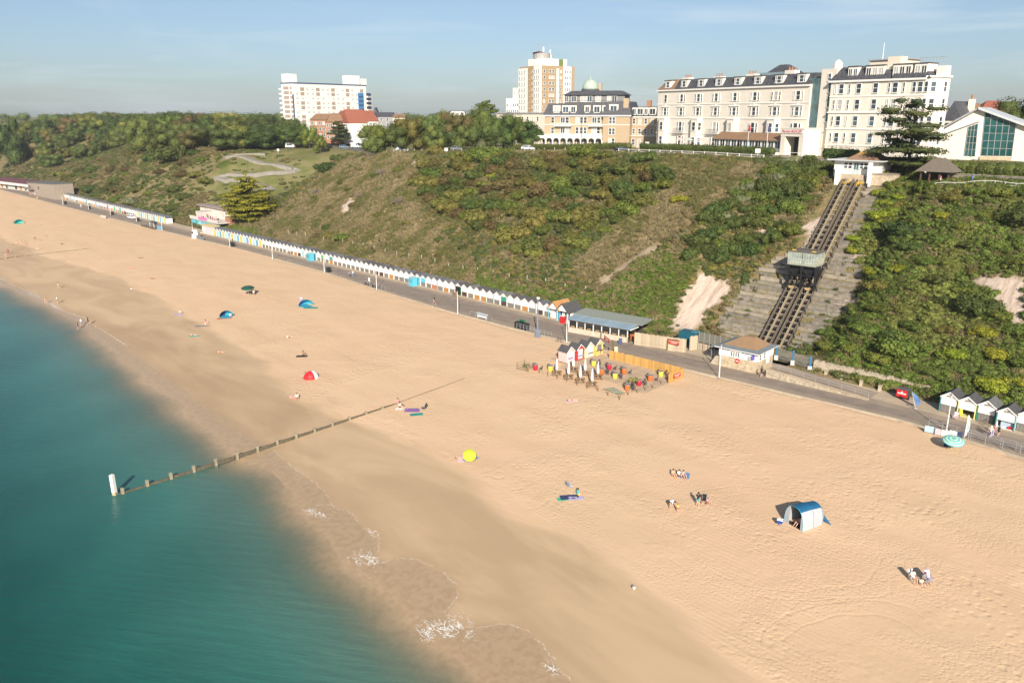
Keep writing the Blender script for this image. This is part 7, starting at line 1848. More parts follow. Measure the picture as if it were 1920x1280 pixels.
na = 13
for i in range(na): x = xa + (xb - xa) * (i + 0.5) / na; part('window',MB().box(x - 0.55,x + 0.55,6.93,6.99,3.6,5.9),mat('cafe_pane',(0.42,0.40,0.36),rough=0.2,col2=(0.62,0.55,0.42),perobj=0.3),cafe); part('pier',MB().box(x + (xb - xa) / na / 2 - 0.15,x + (xb - xa) / na / 2 + 0.15,6.6,6.98,3.0,6.6),P_CWHITE,cafe)
part('end_pavilion',MB().box(-0.2,6.0,2.0,7.0,3.0,5.3),P_CWHITE,cafe)
part('brick_ramp',MB().prism([(4,0),(14,0),(14,0.4),(8,4.6),(4,5)],'x',xb + 0.1,xb + 4.5),mat('red_brick',(0.36,0.17,0.11),rough=0.9,var=0.15),cafe)
kx = cX(380,425,118.5); kx2 = cX(398,430,118.5)
o = thing('drinks_kiosk','pale pink kiosk with cream roof in front of the beach cafe','kiosk',(C0 + kx,118.2,0))
part('wall',MB().box(0,kx2 - kx,0,2.8,0,2.9),paint('kiosk_pink',(0.66,0.50,0.50)),o); part('roof',MB().box(-0.3,kx2 - kx + 0.3,-0.3,3.1,2.9,3.15),mat('kiosk_cream',(0.62,0.50,0.26)),o); part('serving_hatch',MB().box(0.5,2.6,-0.08,-0.01,1.0,2.2),P_WHITE,o); part('end_panel',MB().box(kx2 - kx + 0.02,kx2 - kx + 5.0,1.2,2.6,0,2.5),P_CYAN,o)
x = float(aty(423,430,117)[0])
# timber-clad building and low blocks at the far end of the promenade
F1 = Facade(36,430,85,402,0.0)
tcb = thing('timber_clad_building','grey timber-clad building with slanted roof at the far end of the promenade','building',F1.loc(),F1.rz)
Lt = F1.L
part('wall',MB().prism([(0,0),(Lt,0),(Lt,7.6),(0,6.2)],'y',0,9),mat('grey_cladding',(0.30,0.25,0.205),rough=0.9,var=0.2,scale=2),tcb); part('roof',MB().prism([(-0.4,6.25),(Lt + 0.3,7.65),(Lt + 0.3,7.95),(-0.4,6.55)],'y',-0.4,9.4),P_ROOF[1],tcb)
nb_ = 12
for i in range(nb_): x = Lt * (0.35 + 0.62 * i / nb_); part('clad_board',MB().box(x,x + 0.14,-0.07,0.0,0.1,6.4),MATS['grey_cladding'],tcb)
for fx_,fz_ in ((0.08,4.3),(0.08,2.0),(0.42,4.4)): part('window',MB().box(Lt * fx_ - 0.9,Lt * fx_ + 0.9,-0.09,0.02,fz_ - 0.7,fz_ + 0.7),M_GLASS,tcb)
part('balcony',MB().box(-2.0,Lt * 0.25,-1.6,-0.05,2.9,3.1).box(-2.0,Lt * 0.25,-1.6,-1.5,3.1,4.0),P_GREY,tcb)
F2 = Facade(-40,470,30,440,0.0)
o = thing('far_pavilion','low white seafront pavilion with dark peaked roofs at the left edge','pavilion',F2.loc(0,4,0),F2.rz)
part('wall',MB().box(0,F2.L,0,8,0,3.6),P_CWHITE,o)
for i in range(8): x = F2.L * (i + 0.5) / 8; part('peaked_roof',MB().prism([(x - 1.9,3.6),(x + 1.9,3.6),(x,5.6)],'y',1,7),mat('maroon_tile',(0.10,0.045,0.06)),o); part('opening',MB().box(x - 1.2,x + 1.2,-0.06,0.02,0.3,2.5),(M_DARKIN,P_ORANGE,M_GLASS,P_PALEBLUE)[i % 4],o)
part('awning',MB().box(-0.5,F2.L,-2.2,0.0,2.8,3.0),P_WHITE,o)
p = atz(92,356,0); o = thing('blue_hut','blue-roofed hut behind the far huts beside the timber-clad building','hut',(float(aty(96,350,125)[0]),125,0.4)); part('wall',MB().box(0,8,0,4,0,3.2),P_PALEBLUE,o); part('roof',MB().frustum(-0.4,8.4,-0.4,4.4,3.2,1,7,1,3,4.4),paint('blue_felt',(0.05,0.19,0.38)),o); part('tarpaulin',MB().box(9,16,0.5,3.5,2.6,3.0),P_BLUE,o)
# ---- open-fronted restaurant
G0 = atz(1066,622,0); G1 = atz(1175.5,642.5,0); gd = (G1 - G0)[:2]; GL_ = float(np.linalg.norm(gd)); grz = math.atan2(gd[1],gd[0])
rest = thing('beach_restaurant','long open-fronted restaurant with pale block wall and blue-grey sheet roof','restaurant',(G0[0],G0[1],0),grz)
M_BLOCK = mat('pale_block',(0.55,0.48,0.38),rough=0.9,var=0.14,scale=1.5,bump=0.2)
mb = MB(); rr2 = random.Random(5); z = 0.0
for row in range(3):
 x = 0.0 if row % 2 == 0 else -0.3
 while x < GL_:
  w = rr2.uniform(0.7,1.1); a = max(0,x); e = min(GL_,x + w)
  if e - a > 0.1: part('block',MB().box(a + 0.012,e - 0.012,-0.02 - rr2.random() * 0.04,0.3,row * 0.34 + 0.01,row * 0.34 + 0.33),M_BLOCK,rest)
  x += w
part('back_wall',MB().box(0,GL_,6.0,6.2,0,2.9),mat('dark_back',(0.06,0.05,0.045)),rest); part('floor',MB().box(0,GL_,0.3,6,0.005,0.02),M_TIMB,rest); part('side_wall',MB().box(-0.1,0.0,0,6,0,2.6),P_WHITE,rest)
nbay = 7
for i in range(nbay + 1): x = GL_ * i / nbay; part('column',MB().box(x - 0.08,x + 0.08,0.02,0.2,1.02,2.55),P_WHITE,rest)
for i in range(nbay): x0 = GL_ * i / nbay + 0.1; x1_ = GL_ * (i + 1) / nbay - 0.1; part('glass_panel',MB().box(x0,x1_,0.1,0.13,1.02,2.4),mat('restaurant_glass',(0.03,0.035,0.04),rough=0.08,spec=0.8,perobj=0.5),rest); part('seat_strip',MB().box(x0 + 0.4,x1_ - 0.4,0.05,0.09,1.1,1.35),mat('timber_seat',(0.36,0.23,0.11)),rest)  # each bay: dark glass with a thin timber-coloured strip in front
part('fascia',MB().box(-0.1,GL_ + 0.1,-0.12,0.0,2.4,2.62),mat('orange_timber',(0.45,0.22,0.08)),rest)
part('name_strip',MB().box(GL_ * 0.42,GL_ * 0.55,-0.15,-0.122,2.42,2.6),M_RED,rest)
nsh = 14
for i in range(nsh):
 x0 = -0.4 + (GL_ + 1.2) * i / nsh; x1_ = -0.4 + (GL_ + 1.2) * (i + 1) / nsh
 part('roof_sheet',MB().add([(x0 + 0.015,-0.5,2.62),(x1_ - 0.015,-0.5,2.62),(x1_ - 0.015,2.6,2.92),(x0 + 0.015,2.6,2.92),(x0 + 0.015,-0.5,2.68),(x1_ - 0.015,-0.5,2.68),(x1_ - 0.015,2.6,2.98),(x0 + 0.015,2.6,2.98)],[(0,3,2,1),(4,5,6,7),(0,1,5,4),(1,2,6,5),(2,3,7,6),(3,0,4,7)]),mat('sheet_roof',(0.25,0.34,0.41),rough=0.4,var=0.12,perobj=0.10),rest)
part('back_roof',MB().prism([(2.62,2.95),(7.2,3.25),(7.2,3.35),(2.62,3.05)],'x',-0.8,GL_ + 1.6),mat('grey_green_roof',(0.24,0.265,0.235),rough=0.8,var=0.12),rest)
part('white_edge',MB().box(GL_ + 0.85,GL_ + 0.95,-0.5,2.6,2.55,2.75),P_WHITE,rest)
# timber yard: vertical board fence, teal container behind it, red sign
M_BOARD = mat('bleached_board',(0.44,0.36,0.26),rough=0.9,var=0.2,scale=2.5,perobj=0.16)
M_GOLD = mat('fresh_board',(0.50,0.29,0.09),rough=0.85,var=0.18,scale=2.5,perobj=0.18)
_pl = {}
def plank(h,w,mt,d=0.04):
 k = (round(h,2),round(w,2),mt.name)
 if k not in _pl: _pl[k] = MB().box(-w / 2,w / 2,-d / 2,d / 2,0,h).mesh('plank',mt)
 return _pl[k]
def plank_fence(name,label,a,c,hs,w,mt,seed=1,z0=0.0,gap=0.015):
 a = np.array(a[:2]); c = np.array(c[:2]); L_ = float(np.linalg.norm(c - a)); rz = math.atan2(c[1] - a[1],c[0] - a[0]); rq = random.Random(seed)
 o = thing(name,label,'fence',(a[0],a[1],z0),rz); n = max(1,int(round(L_ / w)))
 for i in range(n):
  h = rq.choice(hs); link('plank',plank(h,L_ / n - gap,mt),o,((i + 0.5) * L_ / n,rq.uniform(-0.02,0.02),0),rq.uniform(-0.03,0.03))
 for z in (0.3,min(hs) - 0.3): part('rail',MB().box(0,L_,0.03,0.10,z,z + 0.09),mt,o)
 return o
A = atz(1189,646,0); B_ = atz(1253,655,0); C_ = atz(1286,661,0)
plank_fence('board_fence','tall bleached board fence joining the restaurant',A,B_,(2.35,2.4,2.3),0.32,M_BOARD,1)
plank_fence('board_fence','tall bleached board screen carrying the red sign',atz(1252,657,0),C_,(2.5,2.55,2.6),0.3,M_BOARD,2)
plank_fence('board_fence','bleached board screen set back right of the teal container',atz(1292,657,0),atz(1312,654,0) ,(2.6,2.7),0.3,M_BOARD,3)
plank_fence('board_fence','low bleached board fence beside the shaded station steps',atz(1312,655,0),atz(1330,659,0),(1.6,1.55),0.3,M_BOARD,4)
q0 = atz(1262,650,0); o = thing('storage_container','dark teal storage container standing behind the board fence','container',(q0[0],q0[1] + 1.6,0),grz)
M_CONT = mat('container_teal',(0.012,0.095,0.135),rough=0.5,var=0.15)
part('body',MB().box(0,4.3,0,2.3,0,2.7),M_CONT,o)
for i in range(12): part('corrugation',MB().box(0.2 + i * 0.34,0.36 + i * 0.34,-0.04,0.0,0.1,2.6),M_CONT,o)
part('roof_box',MB().box(2.2,3.3,0.5,1.6,2.7,2.82),mat('teal_pale',(0.06,0.20,0.25)),o)
def red_board(parent,w,h,loc,rz=0.0,rows=2):
 s = part('sign_board',MB().box(-w / 2,w / 2,-0.04,0.0,-h / 2,h / 2),mat('sign_red',(0.42,0.045,0.035),rough=0.6,var=0.12),parent,loc,rz)
 for r_ in range(rows):
  mb = MB(); x = -w * 0.42; z = h * (0.20 - 0.36 * r_) if rows > 1 else 0.0; ww = w * (0.42 if r_ == 0 else 0.25)
  x = -ww
  while x < ww: q = 0.10 * h + 0.12 * h * rnd.random(); mb.box(x,x + q,-0.055,-0.041,z - h * 0.13,z + h * 0.13); x += q + 0.07 * h
  part('sign_strokes',mb,mat('sign_cream',(0.70,0.42,0.34)),s)
 return s
hs_ = thing('hanging_sign','red sign with pale strokes hung on the board screen by the teal container','sign',(*atz(1263,659,0)[:2],0),grz)
red_board(hs_,2.1,0.75,(0.0,-0.15,1.75)); part('leaf_trim',MB().beam((-1.1,-0.12,2.2),(1.1,-0.12,2.25),0.08,0.1),mat('garland',(0.06,0.09,0.03)),hs_); part('post',MB().box(-1.2,-1.08,-0.1,0.0,0,2.2),mat('yellow_post',(0.35,0.26,0.09)),hs_)
p = atz(1186,637,0); o = thing('orange_bin','small orange bin at the foot of the board fence by the restaurant','bin',(p[0],p[1],0.004)); part('body',MB().frustum(-0.28,0.28,-0.28,0.28,0,-0.33,0.33,-0.33,0.33,0.95),mat('bin_orange',(0.55,0.16,0.05)),o); part('lid',MB().box(-0.35,0.35,-0.35,0.35,0.95,1.05),MATS['bin_orange'],o)
def a_board(label,px,py,mt):
 p = atz(px,py,0); o = thing('a_board',label,'sign',(p[0],p[1],0.004),0.5)
 part('front_leaf',MB().add([(-0.3,-0.3,0),(0.3,-0.3,0),(0.3,-0.03,1.1),(-0.3,-0.03,1.1),(-0.3,-0.26,0),(0.3,-0.26,0),(0.3,0.0,1.1),(-0.3,0.0,1.1)],[(0,1,2,3),(4,7,6,5),(0,4,5,1),(2,6,7,3),(1,5,6,2),(0,3,7,4)]),mt,o)
 part('back_leaf',MB().add([(-0.3,0.3,0),(0.3,0.3,0),(0.3,0.05,1.1),(-0.3,0.05,1.1),(-0.3,0.26,0),(0.3,0.26,0),(0.3,0.02,1.1),(-0.3,0.02,1.1)],[(0,1,2,3),(4,7,6,5),(0,4,5,1),(2,6,7,3),(1,5,6,2),(0,3,7,4)]),mt,o)
a_board('pale pavement board standing by the fenced deck entrance',1155,661,mat('board_pale',(0.55,0.42,0.30))); a_board('dark pavement board in front of the restaurant end',1163,645,M_NAVY)
# ---- the fenced sand deck
dz = ground_z(-82,98)
deck = thing('sand_deck','sandy timber deck of worn boards beside the promenade','deck',(-69.8,105.4,-0.02))
M_DECK = mat('sandy_deck',(0.37,0.285,0.225),rough=0.95,var=0.18,scale=0.5,perobj=0.10,col2=(0.52,0.38,0.24))
_dk = {}
for i in range(48):
 y = -0.2 - i * 0.30; x1_ = -22.5 if y > -8 else -20.0
 x0 = 0.0
 if y < -12: x1_,x0 = -17.0,-1.0
 if abs(x1_ - x0) > 0.5:
  bm_ = _dk.setdefault((x0,x1_),MB().box(x1_,x0,-0.14,0.14,-0.12,0.05).mesh('board',M_DECK)); link('board',bm_,deck,(0,y,-0.01 - 0.011 * i + 0.01 * (i % 2)))
pf = plank_fence('deck_fence','golden palisade fence between the sand deck and the promenade',atz(1142,672,0),atz(1281,707,0),(1.5,1.55,1.6),0.27,M_GOLD,7)
ef = plank_fence('deck_fence','short golden palisade at the right end of the deck carrying a red sign',atz(1253,719,-0.1),atz(1281,707,0),(1.45,1.5),0.27,M_GOLD,8)
red_board(ef,2.0,0.7,(2.2,-0.10,0.8))
for px,py in ((1126,651),(1148,668)):
 p = atz(px,py,0); o = thing('banner_post','%s green-wrapped post of the red banner at the deck entrance' % ('left' if px < 1130 else 'right'),'post',(p[0],p[1],0)); part('pole',MB().box(-0.08,0.08,-0.08,0.08,0,2.9),mat('post_green',(0.13,0.12,0.05)),o); part('cap',MB().box(-0.11,0.11,-0.11,0.11,2.9,2.98),MATS['post_green'],o)
p = (np.array(atz(1126,651,0)) + np.array(atz(1148,668,0))) / 2; d_ = np.array(atz(1148,668,0)) - np.array(atz(1126,651,0)); o = thing('entrance_banner','red banner with pale strokes hung between two posts at the deck entrance','banner',(p[0],p[1],0),math.atan2(d_[1],d_[0])); red_board(o,min(2.6,float(np.linalg.norm(d_[:2])) * 0.8),0.8,(0,0,2.35))
# four small serving huts on the deck
for i,(px,py,c,side,nm) in enumerate(((1063,677,paint('deck_pink',(0.66,0.44,0.42)),P_WHITE,'pink'),(1080,668,paint('deck_red',(0.52,0.04,0.05)),None,'red'),(1096,665,paint('deck_cream',(0.66,0.60,0.40)),None,'cream'),(1113,660,paint('deck_yellow',(0.68,0.54,0.22)),None,'pale yellow'))):
 yb = 98.3 + i * 2.35; xb_ = -88.0 + i * 0.15
 o = thing('serving_hut','small %s serving hut on the sand deck' % nm,'hut',(xb_,yb,-0.05),math.pi / 2,'serving huts on the deck'); o.scale = (0.92,1.0,0.98)
 w = 1.0
 part('wall',MB().prism([(-w,0),(w,0),(w,1.9),(0,2.75),(-w,1.9)],'y',0,2.0),c,o); mb = MB()
 for s in (-1,1): mb.prism([(s * (w + 0.14),1.84),(0,2.80),(0,2.88),(s * (w + 0.14),1.93)],'y',-0.15,2.15)
 part('roof',mb,P_ROOF[0],o); mb = MB()
 for s in (-1,1): mb.prism([(s * (w + 0.12),1.78),(0,2.70),(0,2.86),(s * (w + 0.12),1.92)],'y',-0.2,-0.152)
 part('bargeboard',mb,P_WHITE,o); part('hatch',MB().box(-0.6,0.6,-0.05,-0.005,0.2,1.9),P_WHITE if i != 3 else P_GREY,o)
 part('counter',MB().box(-0.7,0.7,-0.32,-0.05,0.75,0.85),(P_PURPLE,P_BLUE,P_GREY,P_BROWN)[i],o); part('corner_trim',MB().box(-w - 0.03,-w + 0.12,-0.06,0.0,0,1.9).box(w - 0.12,w + 0.03,-0.06,0.0,0,1.9),P_WHITE if i == 0 else c,o)
for px,py,c,nm in ((1119,665,P_YELLOW,'yellow planter box left of the orange one by the pale yellow hut'),(1126,661,mat('planter_orange',(0.56,0.20,0.06)),'orange planter box by the pale yellow hut'),(1117,654,paint('planter_ochre',(0.50,0.27,0.06)),'ochre planter box behind the pale yellow hut')):
 p = atz(px,py,0); o = thing('planter_box',nm,'planter',(p[0],p[1],-0.02)); part('box',MB().box(-0.4,0.4,-0.4,0.4,0,0.8),c,o); part('soil',MB().box(-0.36,0.36,-0.36,0.36,0.8,0.82),M_DARKIN,o)
# picnic tables with closed white parasols
def picnic_table(label,x,y,z,rz):
 o = thing('picnic_table',label,'picnic table',(x,y,z),rz,'picnic tables on the deck'); mt = mat('picnic_wood',(0.27,0.155,0.07),rough=0.85,var=0.2)
 for k in range(4): part('top_board',MB().box(-0.8,0.8,-0.34 + k * 0.17,-0.19 + k * 0.17,0.70,0.74),mt,o)
 for s in (-1,1):
  part('seat',MB().box(-0.85,0.85,s * 0.72 - 0.13,s * 0.72 + 0.13,0.42,0.46),mt,o)
  part('leg_frame',MB().beam((s * 0.55,-0.75,0),(s * 0.55,-0.2,0.7),0.09,0.05).beam((s * 0.55,0.75,0),(s * 0.55,0.2,0.7),0.09,0.05).beam((s * 0.55,-0.75,0.4),(s * 0.55,0.75,0.4),0.09,0.05),mt,o)
 return o
TB = [(1044,701,'leftmost in the front row'),(1066,708,'second from the left in the front row'),(1088,715,'third from the left in the front row'),(1110,722,'rightmost in the front row'),(1075,695,'leftmost in the back row'),(1097,702,'middle of the back row'),(1121,709,'rightmost in the back row')]
M_PARA = mat('white_canvas',(0.78,0.76,0.74),rough=0.8,var=0.05)
for px,py,w_ in TB:
 p = atz(px,py,-0.15); z = ground_z(p[0],p[1]) + 0.02
 picnic_table('wooden picnic table on the deck, ' + w_,p[0],p[1],z,0.75)
 o = thing('closed_parasol','tall closed white parasol through the picnic table ' + w_,'parasol',(p[0],p[1],z),0,'closed parasols on the deck'); part('pole',MB().tube((0,0,0),(0,0,2.9),0.03,None,6),M_TRIM,o)
 part('folded_canopy',MB().lathe([(0.10,0.95),(0.27,1.05),(0.20,1.7),(0.12,2.4),(0.09,2.75),(0.02,3.0)],8),M_PARA,o,smooth=True)
# barrel tables and chairs
BAR = [(1004,691,'red','by the rustic pen'),(1032,693,'yellow','left of the pink hut'),(1113,685,'yellow','in front of the cream hut'),(1142,692,'red','in the middle of the deck'),(1128,700,'orange','just right of the parasols'),(1153,708,'yellow','in the middle of the deck'),(1170,700,'orange','near the palisade'),(1176,729,'orange','beside the potted palm'),(1198,721,'red','right of the potted palm'),(1219,713,'orange','between red one and the palisade end'),(1239,706,'yellow','at the palisade end')]
BC = {'red': mat('barrel_red',(0.50,0.02,0.05),rough=0.5),'yellow': mat('barrel_yellow',(0.72,0.58,0.08),rough=0.5),'orange': mat('barrel_orange',(0.62,0.14,0.03),rough=0.5)}
M_CHAIR = mat('chair_steel',(0.10,0.10,0.11),rough=0.4,metal=0.5)
def deck_chair_mesh():
 return {'seat': MB().box(-0.21,0.21,-0.2,0.2,0.44,0.47).mesh('seat',M_CHAIR),'backrest': MB().box(-0.2,0.2,0.19,0.22,0.62,0.88).box(-0.21,-0.17,0.18,0.22,0.47,0.9).box(0.17,0.21,0.18,0.22,0.47,0.9).mesh('backrest',M_CHAIR),'leg': MB().box(-0.018,0.018,-0.018,0.018,0,0.44).mesh('leg',M_CHAIR)}
DCM = deck_chair_mesh(); nch = 0
for i,(px,py,c,w_) in enumerate(BAR):
 p = atz(px,py,-0.15); z = ground_z(p[0],p[1]) + 0.02
 o = thing('barrel_table','%s barrel table on the deck, %s' % (c,w_),'table',(p[0],p[1],z),0,'barrel tables on the deck'); part('barrel',MB().lathe([(0.36,0),(0.40,0.25),(0.41,0.45),(0.40,0.68),(0.36,0.92)],14),BC[c],o,smooth=True); part('top',MB().lathe([(0.44,0.92),(0.44,0.96)],14),mat('steel_top',(0.42,0.42,0.43),rough=0.3,metal=0.6),o)
 for j,(dx,dy) in enumerate(((0.95,0.35),(-0.85,0.5),(0.2,1.0))[: 3 if i % 3 else 2]):
  o = thing('deck_chair','dark metal chair, %s at the %s barrel %s' % (('first','second','third')[j],c,w_),'chair',(p[0] + dx,p[1] + dy,z),math.atan2(dy,dx) - math.pi / 2,'metal chairs on the deck')
  link('seat',DCM['seat'],o); link('backrest',DCM['backrest'],o)
  for sx_ in (-0.18,0.18):
   for sy_ in (-0.17,0.17): link('leg',DCM['leg'],o,(sx_,sy_,0))
# front posts with slack rope, rustic pen, net, potted palm
FP = [(1011,700),(1027,705),(1045,711),(1063,716),(1082,723),(1101,729),(1121,734),(1140,742),(1162,750),(1178,741),(1195,737),(1210,732),(1224,728),(1240,720)]
rope_pts = []
for i,(px,py) in enumerate(FP):
 p = gndv([px],[py])[0]; o = thing('deck_post','short timber post, %s from the left along the seaward side of the deck' % ORD(i + 1),'post',(float(p[0]),float(p[1]),float(p[2])),0.4,'posts along the seaward side of the deck'); rope_pts.append(p)
 part('shaft',MB().box(-0.055,0.055,-0.055,0.055,-0.2,0.95),mat('post_wood',(0.22,0.155,0.085),rough=0.9,var=0.2),o); part('cap',MB().frustum(-0.07,0.07,-0.07,0.07,0.95,-0.02,0.02,-0.02,0.02,1.02),MATS['post_wood'],o)
mb = MB()
for a,c in zip(rope_pts[:-1],rope_pts[1:]):
 mid = (np.array(a) + np.array(c)) / 2; mid[2] += 0.55; a2 = (a[0],a[1],a[2] + 0.85); c2 = (c[0],c[1],c[2] + 0.85); mb.tube(a2,mid,0.018,None,5); mb.tube(mid,c2,0.018,None,5)
tag(link('rope_barrier',mb.mesh('rope_barrier',mat('rope',(0.40,0.31,0.20),rough=0.95))),'slack rope barrier strung along the seaward posts of the deck','rope')
p = atz(987,690,-0.2); o = thing('rustic_pen','rustic pole pen with a small palm at the left end of the deck','pen',(p[0],p[1],ground_z(p[0],p[1])),0.1)
for sx_ in (-1.2,1.2):
 for sy_ in (-1.0,1.0): part('post',MB().tube((sx_,sy_,-0.2),(sx_,sy_,1.3),0.05,None,6),MATS['post_wood'],o)
part('rail',MB().tube((-1.3,-1,0.6),(1.3,-1,0.5),0.035,None,5).tube((-1.3,1,0.9),(1.3,1,1.0),0.035,None,5).tube((-1.2,-1.1,1.0),(-1.2,1.1,1.1),0.035,None,5).tube((1.2,-1.1,0.6),(1.2,1.1,1.0),0.035,None,5).tube((-1.3,-1.1,0.2),(1.3,-1.0,0.2),0.035,None,5),MATS['post_wood'],o)
def palm(parent,z0,h,n,seed,mt):
 rq = random.Random(seed); part('stem',MB().tube((0,0,z0),(0.04,0,z0 + h * 0.5),0.05,0.03,6),M_BARK,parent); mb = MB()
 for i in range(n):
  a = rq.random() * 6.283; r = h * rq.uniform(0.5,0.85); P = [Vector((0.04 + math.cos(a) * r * t,math.sin(a) * r * t,z0 + h * 0.5 + h * (0.55 * t - 0.75 * t * t))) for t in (0,0.33,0.66,1)]
  s = Vector((-math.sin(a),math.cos(a),0))
  for k,(u,v) in enumerate(zip(P[:-1],P[1:])): wu = (0.02,0.09,0.07,0.0)[k]; wv = (0.02,0.09,0.07,0.0)[k + 1]; mb.add([u - s * wu,u + s * wu,v + s * wv,v - s * wv],[(0,1,2,3)])
 part('frond',mb,mt,parent)
palm(o,0,1.5,14,3,LEAF['olive'])
p = atz(1186,722,-0.15); o = thing('potted_palm','potted palm between the orange and red barrels','plant',(p[0],p[1],ground_z(p[0],p[1]))); part('pot',MB().lathe([(0.22,0),(0.32,0.45),(0.30,0.5)],10),M_TIMB,o); palm(o,0.45,1.6,16,5,LEAF['bright'])
pts_ = [gndv([x],[y])[0] for x,y in ((1129,730),(1150,727),(1172,738),(1160,741))]
mb = MB(); c_ = np.mean(pts_,axis=0)
G_ = [[pts_[0] + (pts_[1] - pts_[0]) * (i / 6) + ((pts_[3] + (pts_[2] - pts_[3]) * (i / 6)) - (pts_[0] + (pts_[1] - pts_[0]) * (i / 6))) * (j / 4) for j in range(5)] for i in range(7)]
vs = [(q[0],q[1],q[2] + 0.06 + 0.12 * rr.random()) for row in G_ for q in row]; mb.add(vs,[(i * 5 + j,i * 5 + j + 1,i * 5 + j + 6,i * 5 + j + 5) for i in range(6) for j in range(4)])
tag(link('netting',mb.mesh('netting',mat('net_green',(0.22,0.28,0.20),rough=0.95,var=0.3,scale=4,col2=(0.36,0.31,0.22)))),'crumpled sandy green netting lying in the front corner of the deck','netting')
# windbreak panels, umbrella, chairs at the right
for px,py,w_,c,nm in ((1742,812,1.2,P_PALEBLUE,'pale turquoise windbreak panel, leftmost at the sand edge'),(1759,817,0.9,paint('panel_pattern',(0.60,0.45,0.50),var=0.5,scale=5),'pink patterned windbreak panel left of the white lamp post'),(1773,820,1.2,paint('panel_mint',(0.52,0.66,0.60)),'mint windbreak panel at the foot of the lamp post'),(1786,821,0.95,paint('panel_white',(0.70,0.62,0.64),var=0.3,scale=5),'white and pink windbreak panel right of the lamp post'),(1797,823,0.8,M_NAVY,'dark navy panel beside the tall feather flag')):
 p = gndv([px],[py])[0]; p[1] = min(p[1],prom_edge(p[0]) - 0.15); o = thing('windbreak_panel',nm,'windbreak',(float(p[0]),float(p[1]),ground_z(p[0],p[1])),rnd.uniform(-0.25,0.25),'windbreak panels at the sand edge')
 part('cloth',MB().box(-w_ / 2,w_ / 2,-0.015,0.015,0.12,1.0),c,o)
 for s in (-w_ / 2,w_ / 2): part('pole',MB().tube((s,0,-0.1),(s,0,1.2),0.02,None,5),M_TIMB,o)
# ================================================================== GROYNES, PEOPLE AND BEACH THINGS
M_GROY = mat('groyne_wood',(0.115,0.100,0.068),rough=0.9,var=0.3,scale=2.5)
M_GROYP = mat('groyne_post_wood',(0.30,0.265,0.19),rough=0.9,var=0.2,scale=2)
def groyne(label,A,B,n,top0,top1,ph,k=1.0):
 o = thing('groyne',label,'groyne',(A[0],A[1],0),math.atan2(B[1] - A[1],B[0] - A[0])); L_ = math.hypot(B[0] - A[0],B[1] - A[1])
 for i in range(n):
  t = (i + 0.5) / n; z = top0 + (top1 - top0) * t
  for q,(dz,th) in enumerate(((0.0,0.26),(-0.27,0.26))): part('board',MB().box(i * L_ / n,(i + 1) * L_ / n - 0.03,-0.09 * k,0.09 * k,z + dz - th,z + dz),M_GROY,o)
  if i < n: h = z + ph * (1 - 0.75 * t); part('post',MB().frustum(i * L_ / n + 0.35 - 0.17 * k,i * L_ / n + 0.35 + 0.17 * k,-0.24 * k,0.16 * k,-5.0,i * L_ / n + 0.35 - 0.15 * k,i * L_ / n + 0.35 + 0.15 * k,-0.22 * k,0.14 * k,h),M_GROYP,o)
 return o
gA = atz(224,925,-2.25); gB = gnd(742,757)
groyne('timber groyne running from the shallow sea up the sand near the middle of the beach',gA,gB,14,-2.2,gB[2] + 0.12,0.55)
gC = gnd(872,709); o = tag(link('sunken_board',MB().beam((gB[0],gB[1],gB[2]),(gC[0],gC[1],gC[2] - 0.06),0.10,0.16).mesh('sunken_board',M_GROY)),'thin top edge of the buried groyne showing through the dry sand','groyne')
p = atz(216,927,-2.35); o = thing('marker_post','leaning white marker post at the sea end of the groyne','post',(p[0],p[1],-2.35)); part('shaft',MB().beam((0,0,-1.5),(-0.10,-0.05,2.55),0.42,0.42),M_TRIM,o); part('foot',MB().beam((0.03,0.02,-1.2),(0.0,0.0,0.35),0.46,0.46),mat('marker_stain',(0.40,0.35,0.24),rough=0.9),o)
groyne('far timber groyne at the left edge crossing the sand below the sunbathers',gnd(-30,489),gnd(170,466),11,-1.9,gnd(170,466)[2] + 0.1,0.35,1.1)
